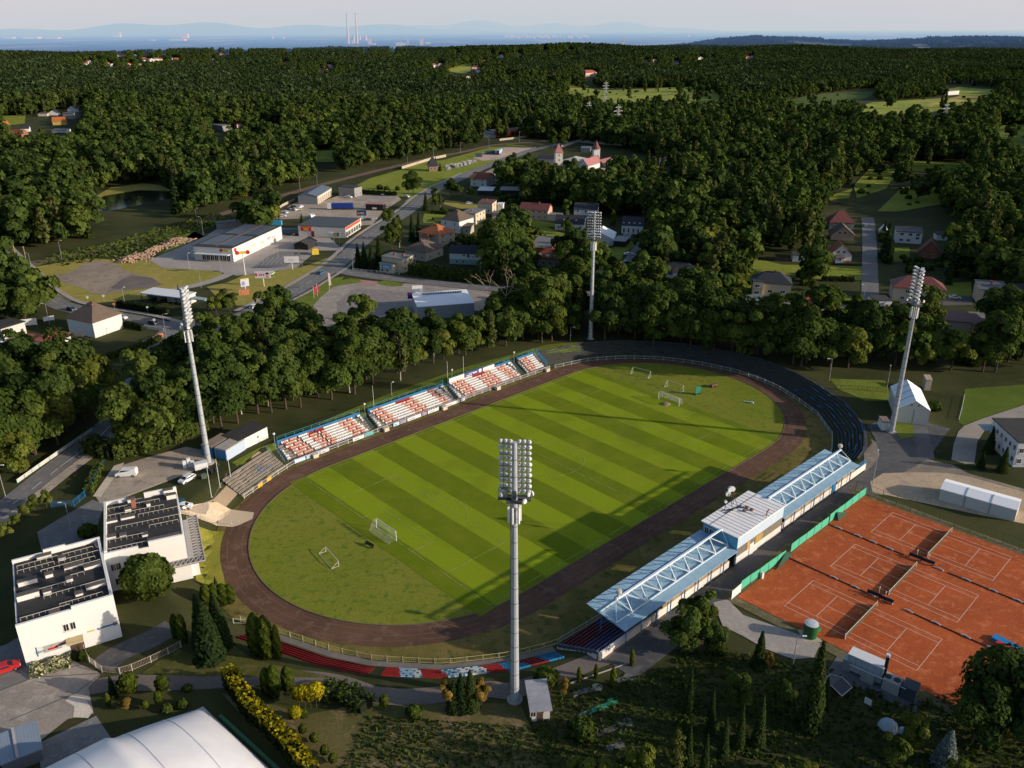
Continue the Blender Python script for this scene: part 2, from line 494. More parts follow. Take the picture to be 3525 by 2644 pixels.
for k in range(40):
 t0, t1 = 2*PI*k/40, 2*PI*(k+1)/40
 pl((9.15*math.cos(t0), 9.15*math.sin(t0)), (9.15*math.cos(t1), 9.15*math.sin(t1)))
tag(mb.build('pitch_markings', chalk, None, (PM.x, PM.y, PZ+.06), ANG), kind='structure')
ASPH = MG('asphalt', (.155, .145, .140), (.115, .110, .108), (.19, .175, .165), .08, .6, .85, .25, 4)
ASPH2 = MG('asphalt_dark', (.085, .083, .083), (.06, .058, .06), (.11, .10, .098), .1, .7, .85, .25, 4)
PAVE = MG('paving', (.30, .265, .235), (.25, .22, .20), (.34, .29, .255), .08, .5, .9, .15, 4)
CONC = MG('concrete_yard', (.28, .235, .195), (.21, .18, .155), (.33, .29, .25), .10, .35, .9, .15, 3)
SAND = MG('sand', (.52, .40, .27), (.42, .32, .22), (.58, .46, .33), .15, .6, .95, .1, 4)
GRAV = MG('gravel_yard', (.36, .29, .225), (.27, .22, .175), (.20, .165, .135), .09, .35, .95, .1, 3)
DIRT = MG('bare_soil', (.20, .16, .125), (.27, .21, .155), (.14, .12, .10), .06, .25, .95, .1, 1.5)
DRY = MG('dry_lawn', (.26, .205, .050), (.20, .185, .035), (.30, .23, .085), .05, .3, .95, .1, 1.5)
LAWN = MG('lawn', (.145, .170, .020), (.19, .20, .03), (.10, .13, .015), .06, .4, .95, .1, 2)
GRN = MG('rank_grass', (.085, .12, .014), (.125, .155, .022), (.17, .16, .03), .09, .4, .95, .1, 1.2)
SHG = MG('shaded_grass', (.055, .062, .014), (.085, .080, .022), (.13, .10, .035), .10, .4, .95, .1, 2)  # darker grass with shade put into the colour
WHEAT = MG('stubble', (.52, .34, .10), (.44, .29, .09), None, .01, .1, .95, .1, .2)
CROP = MG('crop_field', (.055, .085, .016), (.075, .10, .02), None, .004, .05, .95, .1, .2)
MEAD = MG('meadow', (.27, .27, .045), (.20, .23, .04), (.12, .15, .025), .008, .04, .95, .1, .15)
WHITE_L, nt = nodes('road_paint'); finish(WHITE_L, nt, (.55, .54, .52), .7)
def D_(*pts): return [G(*q) for q in pts]
def W_(w_, *pts): return [at(w_, *q) for q in pts]
sheet('lawn', D_((20, 600), (72, 577), (190, 557), (265, 563), (420, 560), (480, 600), (440, 615), (330, 645), (200, 655), (150, 650), (85, 617)), .02, DRY)
sheet('bare_ground', W_('A', (640, 400), (870, 370), (1000, 300), (1090, 230), (1310, 215), (1500, 270), (1560, 330), (1760, 390), (1930, 430), (2060, 520), (1900, 560), (1600, 590), (1330, 640), (1190, 640), (1050, 560), (860, 510)), .05, DIRT)
sheet('dark_soil', W_('A', (1400, 560), (1560, 440), (1680, 400), (1930, 430), (2060, 520), (1900, 560), (1600, 590)), .08, MG('dark_soil', (.115, .095, .085), (.15, .125, .105), None, .1, .3, .95, .1, 1.5))
sheet('lawn', D_((351, 580), (480, 588), (478, 600), (424, 612), (351, 627)), .05, DRY)
sheet('lawn', W_('B', (560, 1060), (830, 1000), (1050, 905), (1290, 900), (1560, 840), (1800, 800), (2212, 650), (2212, 760), (1590, 1070), (1230, 1290), (950, 1300), (700, 1200)), .03, DRY)
sheet('lawn', W_('B', (1660, 1250), (2100, 960), (2300, 930), (2212, 1080), (1850, 1340), (1700, 1340)), .03, GRN)
sheet('meadow', D_((545, 560), (380, 512), (270, 528), (140, 560), (75, 575), (60, 572), (130, 550), (270, 517), (420, 475), (470, 460), (500, 480), (420, 500), (330, 560)), .02, GRN)
# supermarket yard
sheet('parking_lot', W_('B', (-180, 720), (200, 570), (560, 410), (740, 290), (1300, 290), (1460, 300), (1560, 410), (2120, 440), (2300, 600), (1960, 600), (1700, 820), (1500, 850), (1290, 880), (950, 920), (790, 890), (700, 860), (0, 820)), .06, PAVE)
ribbon('driveway', smooth_line(W_('B', (880, 880), (700, 960), (430, 1040), (180, 1090), (-60, 1160))), 5, .09, PAVE)
sheet('parking_bays', W_('B', (1260, 720), (1480, 610), (1880, 620), (1700, 690), (1580, 800), (1130, 830)), .10, ASPH)
mk = MB()
for k in range(9):
 a = at('B', 1290+k*62, 700 - k*8); b = at('B', 1180+k*62, 810 - k*8)
 mk.beam((*a.xy, .13), (*b.xy, .13), .14, .01)
tag(mk.build('parking_markings', WHITE_L), kind='structure')
sheet('truck_yard', W_('C', (30, 700), (200, 590), (380, 500), (640, 520), (900, 420), (1180, 370), (1400, 375), (1640, 400), (1700, 470), (1480, 610), (1330, 790), (1160, 800), (600, 700), (200, 720)), .06, GRAV)
sheet('concrete_apron', W_('C', (1080, 480), (1180, 385), (1640, 400), (1620, 480), (1500, 520)), .09, CONC)
sheet('meadow', D_((760, 405), (800, 385), (860, 368), (905, 352), (960, 345), (1060, 318), (1100, 312), (1150, 316), (1140, 325), (1060, 353), (985, 388), (945, 407), (900, 430), (800, 415)), .04, LAWN)
sheet('gravel_lot', W_('F', (840, 600), (900, 555), (1240, 470), (1650, 465), (1560, 510), (1480, 530), (1100, 630), (960, 640)), .07, MG('pink_gravel', (.42, .29, .24), (.36, .26, .21), (.46, .34, .28), .05, .2, .95, .1, 1))
sheet('gravel_lot', W_('F', (1150, 720), (1230, 690), (1330, 650), (1900, 655), (1860, 740), (1500, 750)), .07, MG('pale_lot', (.46, .38, .31), (.40, .33, .28), None, .05, .2, .95, .1, 1))
sheet('gravel_lot', W_('N', (460, 250), (620, 250), (900, 235), (860, 300), (640, 305), (510, 290)), .07, MATS['pale_lot'])
sheet('soil_plot', W_('F', (880, 850), (1080, 740), (1240, 740), (1560, 760), (1300, 830), (1200, 900), (1050, 880)), .04, DIRT)
# old paved lot in the middle
sheet('paved_lot', D_((640, 705), (668, 672), (690, 645), (735, 607), (775, 604), (830, 610), (900, 614), (1060, 630), (1050, 672), (900, 672), (800, 690), (720, 706)), .05, CONC)
sheet('asphalt_lot', W_('1' '1', (0, 350), (120, 265), (300, 275), (520, 300), (520, 400), (250, 440), (0, 480)), .08, MG('old_asphalt', (.20, .175, .16), (.165, .145, .135), (.25, .22, .20), .08, .5, .9, .15, 4))
sheet('lawn', W_('C', (900, 1500), (1060, 1470), (1170, 1480), (1190, 1520), (1060, 1540), (900, 1560), (640, 1640), (780, 1560)), .07, GRN)
sheet('lawn', W_('C', (1390, 1520), (1500, 1490), (1740, 1540), (1700, 1570), (1560, 1570), (1430, 1550)), .07, GRN)
sheet('brick_paving', W_('C', (1200, 1490), (1390, 1510), (1390, 1560), (1170, 1560)), .08, MG('brick_paving', (.34, .19, .16), (.29, .17, .14), None, .2, .5, .9, .1, 4))
# gardens between the houses
sheet('lawn', W_('D', (720, 420), (740, 350), (1010, 370), (960, 440), (860, 470), (730, 470)), .04, LAWN)
sheet('lawn', W_('D', (480, 200), (640, 100), (720, 130), (600, 190)), .04, LAWN)
sheet('lawn', W_('D', (980, 230), (1000, 180), (1300, 215), (1420, 230), (1420, 280), (1200, 290)), .04, DRY)
sheet('lawn', W_('D', (1700, 420), (1800, 400), (2212, 440), (2400, 480), (2400, 520), (2212, 510), (1720, 500)), .04, LAWN)
sheet('lawn', W_('E', (0, 520), (350, 500), (480, 570), (640, 620), (860, 640), (830, 700), (400, 650), (0, 620)), .04, LAWN)
sheet('lawn', W_('E', (1000, 870), (1380, 720), (1600, 690), (1500, 760), (1350, 860), (1300, 1000), (1020, 1130)), .04, LAWN)
sheet('gravel_drive', W_('E', (1000, 1080), (1240, 1060), (1330, 980), (1420, 850), (1560, 720), (1620, 740), (1480, 900), (1350, 1060), (1260, 1170), (1010, 1150)), .06, GRAV)
sheet('yard', W_('E', (430, 850), (620, 780), (800, 760), (780, 840), (560, 900)), .06, MATS['brick_paving'])
sheet('lawn', W_('E', (1330, 1310), (1420, 1120), (1560, 900), (1620, 850), (1800, 870), (1700, 1000), (1560, 1150), (1400, 1320)), .04, GRN)
sheet('lawn', D_((1500, 655), (1520, 600), (1560, 565), (1640, 560), (1690, 572), (1865, 575), (1866, 606), (1700, 600), (1650, 612), (1600, 650)), .04, LAWN)
sheet('lawn', W_('G', (1380, 1190), (1720, 1180), (1740, 1280), (1420, 1290)), .04, GRN)
sheet('lawn', W_('H', (1130, 1020), (1540, 1000), (1550, 1180), (1200, 1180)), .04, LAWN)
sheet('lawn', W_('H', (550, 560), (760, 560), (760, 740), (560, 740)), .04, GRN)
sheet('lawn', W_('H', (1090, 770), (1700, 640), (2400, 660), (2400, 1000), (2000, 1010), (1700, 940)), .03, GRN)
sheet('driveway', W_('H', (1190, 1190), (1560, 1180), (1560, 1290), (1180, 1300)), .06, ASPH2)
# roads
R_MAIN = [(-30, 1132), (0, 1112), (60, 1066), (130, 1010), (215, 945), (262, 890), (295, 832), (333, 782), (375, 742)]
R_LEFT = [(-10, 535), (25, 572), (46, 590), (68, 615), (95, 638), (136, 661), (204, 676), (289, 690), (357, 706), (400, 722)]
R_UP = [(375, 742), (430, 722), (490, 697), (538, 677), (632, 631), (683, 601), (717, 580), (750, 553), (781, 523), (822, 493), (875, 460), (900, 440), (912, 428), (950, 405), (984, 390), (1023, 371), (1066, 354), (1108, 339), (1158, 322), (1215, 311), (1280, 303)]
R_RT = [(722, 580), (745, 587), (798, 596), (866, 604), (961, 614), (1046, 622), (1180, 630), (1313, 638), (1600, 655), (1833, 667), (1870, 668), (2014, 676), (2167, 684), (2300, 690)]
for nm, pts, w_, off in (('road', R_MAIN, 8.5, .10), ('road', R_LEFT, 8, .12), ('road', R_UP, 9, .14), ('road', R_RT, 7.5, .16)):
 ribbon(nm, smooth_line(D_(*pts)), w_, off, ASPH)
ribbon('pavement', smooth_line(D_(*[(x+14, y+13) for x, y in R_MAIN[:6]])), 3.0, .2, GRAV)
sheet('crossroads', D_((318, 740), (372, 690), (430, 700), (480, 690), (470, 712), (420, 745), (380, 775), (330, 800), (320, 775)), .15, ASPH)
lt = [G(*q) for q in R_LEFT]; Lf, Rt = strip_pts(smooth_line(lt), 12.5)
ribbon('pavement', Lf, 2.0, .20, PAVE)
up = [G(*q) for q in R_UP[3:]]; Lf, Rt = strip_pts(smooth_line(up), 12.5)
ribbon('pavement', Lf[:60], 2.2, .20, PAVE); ribbon('pavement', Rt[2:20], 1.6, .20, PAVE)
ribbon('road', smooth_line(D_((1313, 640), (1313, 618), (1338, 592), (1360, 565), (1383, 534), (1400, 515))), 6, .13, ASPH)
ribbon('road', smooth_line(D_((1880, 664), (1879, 592), (1878, 524), (1875, 478), (1873, 470))), 6.5, .13, ASPH)
dashes('road_markings', D_(*R_MAIN[:4]), .25, 3, 4, .24, WHITE_L)
dashes('road_markings', D_(*R_MAIN[3:7]), .25, 3, 0, .24, WHITE_L)
dashes('road_markings', D_(*R_LEFT), .2, 3, 5, .24, WHITE_L)
dashes('road_markings', D_(*R_UP[3:]), .22, 3, 5, .24, WHITE_L)
dashes('road_markings', D_(*R_RT), .2, 3, 6, .24, WHITE_L)
mk = MB()
for k in range(5):
 a = at('A', 1880+55*k, 1390 - 12*k); b = at('A', 1960+60*k, 1350 - 16*k)
 mk.beam((*a.xy, .25), (*b.xy, .25), .5, .01)
for q in (((1730, 1659), (1850, 1570)), ((1850, 1650), (1930, 1610)), ((1880, 1680), (1960, 1640))):
 a = at('A', *q[0]); b = at('A', *q[1]); mk.beam((*a.xy, .25), (*b.xy, .25), .5, .01)
tag(mk.build('crossing_markings', WHITE_L), kind='structure')
# railway
RAIL = [(-10, 588), (51, 572), (136, 557), (204, 542), (272, 528), (351, 504), (419, 484), (470, 466), (560, 437), (700, 398), (807, 371), (878, 354), (930, 342), (998, 329), (1066, 314), (1120, 309), (1180, 305)]
BALL = MG('ballast', (.16, .105, .075), (.12, .08, .06), (.20, .14, .10), .1, .4, .95, .1, 2)
rl = smooth_line(D_(*RAIL)); ribbon('railway', rl, 6.5, .10, BALL)
Lf, Rt = strip_pts(rl, 1.5)
STEEL = M('rail_steel', (.23, .17, .13), .5, .2, 1, .6)
for sd_ in (Lf, Rt): ribbon('railway', sd_, .16, .16, STEEL)
# car park beside the far left mast, sand apron and approach lane
sheet('car_park', W_('01', (610, 1590), (745, 1395), (960, 1330), (1180, 1270), (1300, 1290), (1370, 1360), (1440, 1440), (1345, 1570), (1290, 1659), (1150, 1680), (640, 1640)), .05, GRAV)
sheet('gravel_bank', W_('01', (590, 1585), (725, 1390), (790, 1370), (640, 1590)), .09, MG('pale_stone', (.5, .43, .33), (.4, .34, .26), None, .3, 1, .95, .1, 3))
sheet('sand_apron', W_('01', (1290, 1600), (1370, 1572), (1480, 1585), (1600, 1600), (1590, 1640), (1500, 1680), (1460, 1690), (1330, 1680), (1130, 1690), (1190, 1640)), .10, SAND, seg=2.0)
sheet('footpath', W_('01', (1340, 1575), (1470, 1450), (1530, 1430), (1560, 1400), (1600, 1330), (1640, 1300), (1700, 1300), (1560, 1440), (1420, 1580)), .06, MG('worn_path', (.30, .22, .15), (.24, .18, .12), None, .2, .6, .95, .1, 3), seg=2.0)
sheet('lane', D_((130, 1120), (200, 1080), (225, 1090), (200, 1170), (90, 1190), (80, 1150)), .05, ASPH)
sheet('embankment_grass', D_((500, 1000), (560, 968), (640, 940), (720, 900), (830, 855), (1000, 795), (1120, 762), (1180, 745), (1260, 738), (1255, 750), (1165, 762), (1100, 780), (960, 836), (800, 890), (610, 958), (575, 975), (520, 1010)), .05, MG('bank_grass', (.125, .150, .018), (.085, .115, .014), (.16, .155, .025), .1, .5, .95, .1, 2), seg=3.0)
sheet('lawn', D_((398, 1122), (470, 1118), (498, 1116), (485, 1160), (478, 1210), (480, 1232), (420, 1230)), .05, MG('park_lawn', (.235, .205, .035), (.185, .185, .028), (.13, .145, .02), .1, .5, .95, .1, 3), seg=2.0)
# lower left yards
sheet('concrete_yard', W_('02', (-60, 1190), (170, 1105), (330, 1040), (470, 985), (620, 1050), (640, 1068), (560, 1150), (595, 1315), (430, 1350), (240, 1500), (180, 1460), (-60, 1600)), .05, CONC)
jt = MB()
for a, b in ((('02', -30, 1180), ('02', 220, 1085)), (('02', 220, 1085), ('02', 640, 1060)), (('02', 640, 1065), ('02', 480, 1185)), (('02', 480, 1185), ('02', 60, 1360)), (('X', 900, 380), ('X', 1060, 345))):
 p1, p2 = at(*a), at(*b); jt.beam((*p1.xy, .075), (*p2.xy, .075), .14, .01)
tag(jt.build('paving_joints', M('joint_dark', (.05, .045, .04))), kind='structure')
sheet('concrete_patch', W_('X', (900, 745), (1080, 770), (1180, 950), (1120, 1030), (930, 1020), (945, 880), (830, 810)), .08, MG('pale_concrete', (.55, .48, .40), (.46, .40, .34), None, .2, .8, .9, .1, 4))
sheet('cobbled_patch', W_('X', (470, 1360), (1220, 1000), (1410, 1280), (640, 1680), (520, 1680)), .08, MG('cobbles', (.17, .165, .16), (.12, .12, .12), (.22, .21, .20), .4, 1.6, .9, .2, 9))
sheet('forecourt', W_('02', (30, 880), (120, 830), (180, 1010), (420, 950), (470, 985), (170, 1105), (-60, 1190), (-60, 900)), .03, ASPH)
ribbon('path', smooth_line(W_('02', (560, 1150), (760, 1120), (1000, 1120), (1400, 1105), (1650, 1090), (1900, 1090), (2140, 1120), (2350, 1190))), 3.6, .06, MG('path_asphalt', (.155, .125, .105), (.12, .10, .09), None, .1, .5, .9, .1, 3))
ribbon('path', smooth_line(W_('12', (200, 1190), (420, 1210), (700, 1190), (960, 1160), (1100, 1170), (1300, 1110), (1560, 1010), (1760, 930), (1960, 820), (2150, 690))), 3.6, .07, MATS['path_asphalt'])
ribbon('courtyard_path', smooth_line(W_('02', (640, 1020), (760, 930), (960, 840), (1100, 760))), 5, .04, ASPH2)
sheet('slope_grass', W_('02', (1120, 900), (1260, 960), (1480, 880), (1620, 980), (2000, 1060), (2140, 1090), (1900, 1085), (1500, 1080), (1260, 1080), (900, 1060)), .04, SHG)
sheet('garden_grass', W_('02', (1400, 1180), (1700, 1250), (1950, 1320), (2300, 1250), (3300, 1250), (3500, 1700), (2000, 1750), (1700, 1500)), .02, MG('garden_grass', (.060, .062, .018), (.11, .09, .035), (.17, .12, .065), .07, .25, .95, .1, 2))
# lane behind the main stand, yards on the right
sheet('lane', [U(-49, 61.2, 0), U(50, 61.2, 0), U(56, 60, 0), U(64, 55, 0), U(70, 50, 0), U(82, 52, 0), U(84, 66, 0), U(62, 69, 0), U(50, 67.6, 0), U(-49, 67.6, 0)], .05, ASPH2, seg=4)
sheet('paved_yard', W_('22', (240, 610), (330, 590), (430, 690), (800, 820), (920, 870), (880, 960), (740, 970), (560, 900), (440, 830), (300, 760)), .07, PAVE)
sheet('gravel_yard', W_('K', (170, 900), (330, 1000), (480, 1180), (900, 1200), (1180, 1270), (1300, 1290), (1500, 1400), (2212, 1600), (2300, 1900), (300, 1660), (190, 1500)), .03, MG('yard_dirt', (.20, .165, .13), (.15, .125, .105), (.28, .225, .165), .1, .3, .95, .1, 3), seg=6)
sheet('sand_yard', W_('K', (260, 1510), (420, 1400), (900, 1390), (1240, 1400), (1500, 1440), (2212, 1640), (2400, 1720), (2400, 2080), (1500, 1900), (290, 1640)), .06, MG('sandy_yard', (.40, .30, .20), (.34, .26, .18), (.28, .22, .16), .1, .4, .95, .1, 3))
sheet('drive', W_('K', (1380, 870), (1450, 800), (1700, 700), (2212, 535), (2500, 440), (2500, 700), (1900, 700), (1730, 830), (1620, 1000), (1580, 1280), (1460, 1280), (1290, 1230), (1320, 1020)), .06, MG('concrete_drive', (.27, .235, .20), (.22, .195, .17), None, .15, .5, .9, .1, 4))
sheet('lawn', W_('K', (1460, 330), (2400, 260), (2500, 440), (2212, 530), (1700, 690), (1450, 790), (1380, 760)), .04, MG('shade_lawn', (.085, .115, .014), (.06, .09, .012), None, .1, .4, .95, .1, 2))  # darker copy of the lawn, shade put into its colour
sheet('lawn', W_('K', (-260, 200), (450, 220), (540, 480), (200, 480), (-150, 330)), .04, GRN, seg=4)
sheet('lawn', W_('K', (590, 750), (800, 780), (830, 930), (650, 960), (560, 830)), .05, GRN)
sheet('path', W_('K', (800, 790), (980, 800), (1080, 1220), (870, 1210)), .06, MG('shade_paving', (.13, .12, .115), (.10, .095, .095), None, .2, .5, .9, .1, 3))  # darker copy of the paving, shade put into its colour
# far fields, pond
def field(mat, w_, *pts): sheet('field', [at(w_, *q) for q in pts], .25, mat, seg=60)
field(MEAD, '10', (1440, 590), (1480, 535), (1700, 565), (1950, 562), (2300, 555), (2400, 640), (1900, 645), (1760, 655), (1600, 612))
field(MEAD, '20', (0, 560), (250, 575), (300, 650), (0, 670))
field(MEAD, '20', (1080, 695), (1250, 650), (1700, 620), (2040, 608), (1900, 660), (1620, 720), (1300, 728))
field(WHEAT, '20', (1555, 668), (1800, 607), (2030, 615), (1850, 650), (1620, 684))
field(CROP, '20', (640, 660), (880, 600), (1290, 560), (1220, 615), (1100, 660), (900, 668))
field(MEAD, '20', (1700, 555), (1800, 540), (2095, 570), (1960, 604), (1810, 602))
field(MEAD, '20', (620, 700), (740, 672), (900, 665), (800, 690))
field(GRN, '20', (2060, 805), (2500, 785), (2500, 960), (2030, 930))
field(LAWN, '20', (1130, 1180), (1240, 1060), (1410, 1070), (1340, 1200), (1150, 1260))
field(LAWN, '20', (1440, 1190), (1710, 1165), (1680, 1300), (1420, 1345), (1280, 1345))
field(LAWN, '20', (960, 1250), (1120, 1200), (1100, 1260), (980, 1275))
field(GRN, '20', (1500, 1020), (1900, 1040), (1860, 1100), (1500, 1090))
field(MEAD, '10', (680, 455), (860, 398), (850, 450), (820, 475))
field(MEAD, '00', (1980, 960), (2150, 955), (2130, 1030), (1990, 1030))
field(LAWN, '00', (0, 745), (170, 740), (160, 800), (0, 815))
field(GRN, '00', (1620, 790), (1800, 790), (1790, 830), (1640, 835))
sheet('pond', D_((185, 448), (225, 425), (300, 412), (372, 415), (385, 425), (300, 443), (225, 458)), .05, (lambda mn: finish(mn[0], mn[1], (.012, .014, .010), .12, 0, .5))(nodes('pond_water')))
sheet('pond_bank', D_((178, 450), (200, 428), (240, 405), (310, 396), (345, 400), (375, 413), (300, 411), (225, 423)), .08, DRY)
WHITE = M('white_render', (.68, .66, .63), .8, .10, .5)
OFFW = M('offwhite_render', (.62, .58, .52), .8, .14, .5)
CREAM = M('cream_render', (.60, .50, .36), .8, .14, .5)
BEIGE = M('beige_render', (.46, .40, .32), .85, .18, .5)
GREYW = M('grey_render', (.30, .29, .27), .85, .2, .5)
PEACH = M('peach_render', (.55, .36, .26), .85, .14, .5)
PINKW = M('pink_render', (.62, .42, .36), .85, .14, .5)
MINT = M('mint_render', (.30, .40, .36), .8, .1, .5)
BRICK = M('red_brick', (.32, .13, .08), .85, .3, 3)
DARKW = M('dark_timber', (.035, .030, .028), .8, .3, 2)
T_RED = MC('red_tiles', (.36, .095, .045), .7, 2.6, 1, 0, .75, .35)
T_ORG = MC('orange_tiles', (.52, .16, .055), .7, 2.6, 1, 0, .78, .3)
T_BRN = MC('brown_tiles', (.165, .115, .085), .8, 2.6, 1, 0, .8, .35, (.10, .075, .06))
T_MAR = MC('maroon_sheet', (.20, .060, .052), .6, 2.2, 0, 0, .75, .25)
T_DRK = MC('anthracite_tiles', (.040, .040, .048), .6, 2.6, 1, 0, .75, .3)
T_GRY = MC('grey_roof_felt', (.20, .195, .19), .85, .7, 0, 0, .9, .25, (.13, .12, .115))
T_BLK = MC('black_roof_felt', (.045, .042, .042), .85, .9, 0, 0, .9, .3, (.075, .068, .062))
T_WHT = MC('white_sheet', (.88, .88, .88), .5, 1.6, 0, 0, .86, .1)
T_BLU = MC('blue_grey_sheet', (.13, .16, .20), .5, 2, 0, 0, .75, .2)
T_PNK = MC('faded_red_sheet', (.44, .20, .17), .6, 2, 0, 0, .8, .25)
T_RUST = MC('patchy_tin', (.45, .43, .42), .5, 1.2, 0, 0, .5, .3, (.26, .10, .06))
FRAME = M('window_frame', (.62, .60, .57), .5, .05)
GLASS, nt = nodes('window_glass'); finish(GLASS, nt, (.018, .020, .026), .12, 0, .6)
CONCM = M('concrete', (.36, .33, .30), .9, .25, 1)
BLACKM = M('black_metal', (.02, .02, .022), .5, .2)
GALV = M('galvanised_steel', (.42, .44, .46), .45, .18, .8, .5)
WHITEM = M('white_metal', (.70, .70, .70), .5, .1, 1)
_wf = MB()
for x, z, sx, sz in ((-.46, 0, .08, 1), (.46, 0, .08, 1), (0, .46, .84, .08), (0, -.46, .84, .08), (0, 0, .06, .84)):
 _wf.box(x, 0, z - sz/2, sx, .09, sz)
ME_WF = _wf.mesh('window_frame', FRAME)
ME_WP = MB().box(0, 0, -.46, .9, .04, .92).mesh('window_pane', GLASS)
ME_SILL = MB().box(0, -.05, -.56, 1.1, .2, .06).mesh('window_sill', FRAME)
ME_DOOR = MB().box(0, 0, 0, 1, .1, 1).mesh('door_leaf', M('door_brown', (.10, .06, .04), .6))
ME_HANDLE = MB().box(.36, -.08, .45, .06, .06, .08).mesh('door_handle', GALV)
ME_CHIM = MB().box(0, 0, 0, .6, .6, 1.3).box(0, 0, 1.3, .72, .72, .12).mesh('chimney_stack', BRICK)
def window(parent, x, y, z, w=1.1, h=1.3, rz=0.0, sill=False):
 """x, y: point on the wall face in the building's frame; the outside is -y before rotation"""
 o = link('window', ME_WF, parent, (x+.02*math.sin(rz), y - .02*math.cos(rz), z), rz, (w, 1, h))
 link('pane', ME_WP, o)
 if sill: link('sill', ME_SILL, o)
 return o
def door(parent, x, y, w=1.0, h=2.1, rz=0.0):
 o = link('door', ME_DOOR, parent, (x, y, 0.02), rz, (w, 1, h))
 link('handle', ME_HANDLE, o)
 return o
def roof_mesh(kind, w, d, h, rh, ov, m, frame_x0=0):
 """roof over a w x d box whose front edge is y = 0; h = eaves height"""
 mb = MB(); x0, x1, y0, y1 = -w/2 - ov, w/2+ov, -ov, d+ov
 t = .16
 def slab(q):
  a = Vector(q[0]); b = Vector(q[1]); c = Vector(q[2])
  lo = [(v[0], v[1], v[2] - t) for v in q]
  n = len(q)
  mb.add(list(q)+lo, [tuple(range(n)), tuple(range(2*n - 1, n - 1, -1))]+[(i, n+i, n+(i+1) % n, (i+1) % n) for i in range(n)], m)
 if kind == 'flat':
  mb.box(0, d/2, h, w+2*ov, d+2*ov, .28)
 elif kind == 'mono':          # falls to the front
  slab([(x0, y0, h), (x1, y0, h), (x1, y1, h+rh), (x0, y1, h+rh)])
 elif kind == 'monoback':      # falls to the back
  slab([(x0, y0, h+rh), (x1, y0, h+rh), (x1, y1, h), (x0, y1, h)])
 elif kind == 'gable':         # ridge along the front
  ym = d/2; e = ov*rh/(d/2)
  slab([(x0, y0, h - e), (x1, y0, h - e), (x1, ym, h+rh), (x0, ym, h+rh)])
  slab([(x1, y1, h - e), (x0, y1, h - e), (x0, ym, h+rh), (x1, ym, h+rh)])
 elif kind == 'gabley':        # gable end faces the front
  e = ov*rh/(w/2)
  slab([(x0, y1, h - e), (x0, y0, h - e), (0, y0, h+rh), (0, y1, h+rh)])
  slab([(x1, y0, h - e), (x1, y1, h - e), (0, y1, h+rh), (0, y0, h+rh)])
 elif kind == 'hip':
  e = .05
  if w >= d:
   a = (-(w - d)/2 - .01, d/2, h+rh); b = ((w - d)/2+.01, d/2, h+rh)
   slab([(x0, y0, h - e), (x1, y0, h - e), b, a]); slab([(x1, y1, h - e), (x0, y1, h - e), a, b])
   slab([(x0, y1, h - e), (x0, y0, h - e), a]); slab([(x1, y0, h - e), (x1, y1, h - e), b])
  else:
   a = (0, w/2, h+rh); b = (0, d - w/2, h+rh)
   slab([(x0, y0, h - e), (x1, y0, h - e), a]); slab([(x1, y1, h - e), (x0, y1, h - e), b])
   slab([(x0, y1, h - e), (x0, y0, h - e), a, b]); slab([(x1, y0, h - e), (x1, y1, h - e), b, a])
 return mb
def wall_mesh(kind, w, d, h, rh):
 mb = MB(); x0, x1 = -w/2, w/2
 mb.box(0, d/2, -.4, w, d, h+.4)
 if kind == 'gable':
  for x in (x0, x1): mb.add([(x, 0, h), (x, d, h), (x, d/2, h+rh - .12)], [(0, 1, 2)])
 if kind == 'gabley':
  for y in (0, d): mb.add([(x0, y, h), (x1, y, h), (0, y, h+rh - .12)], [(0, 1, 2)])
 if kind in ('mono', 'monoback'):
  b = (0, d) if kind == 'mono' else (d, 0)
  hb = h+rh*.97
  for x in (x0, x1): mb.add([(x, b[0], h), (x, b[1], h), (x, b[1], hb)], [(0, 1, 2)])
  mb.add([(x0, b[1], h), (x1, b[1], h), (x1, b[1], hb), (x0, b[1], hb)], [(0, 1, 2, 3)])
 return mb
def house(label, p1, p2, dep, h, rh, kind, wall, roof, name='house', cat='house', group=None, ov=.35, win=None, side=None, chim=None, doors=None, z=None, winsize=(1.1, 1.3)):
 """p1, p2: left and right end of the front wall's foot; dep: depth in metres or the foot of the right back corner"""
 p1, p2 = Vector((p1[0], p1[1], 0)), Vector((p2[0], p2[1], 0))
 if not isinstance(dep, (int, float)): dep = max(2.0, (Vector((dep[0], dep[1], 0)) - p2).length)
 w_ = (p2 - p1).length; c = (p1+p2)/2
 rz = math.atan2(p2.y - p1.y, p2.x - p1.x)
 root = empty(name, (c.x, c.y, tz(c) if z is None else z), rz, label, cat, group)
 wall_mesh(kind, w_, dep, h, rh).build('wall', wall, root)
 roof_mesh(kind, w_, dep, h, rh, ov, 0).build('roof', roof, root)
 root['w'] = w_; root['d'] = dep
 if win:
  rows, cols = win
  for r_ in range(rows):
   for k in range(cols):
    window(root, -w_/2+w_*(k+.5)/cols, -.0, 1.6+2.8*r_, *winsize, sill=w_ < 30)
 if side:
  rows, cols = side
  for r_ in range(rows):
   for k in range(cols):
    window(root, w_/2, dep*(k+.5)/cols, 1.6+2.8*r_, *winsize, rz=PI/2)
 for q in (chim or []):
  link('chimney', ME_CHIM, root, q)
 for q in (doors or []):
  door(root, q, -.03)
 return root
def wh(label, w_, p1, p2, dep, *a, **k):
 """house from marks in one survey window"""
 d_ = dep if isinstance(dep, (int, float)) else at(w_, *dep)
 return house(label, at(w_, *p1), at(w_, *p2), d_, *a, **k)
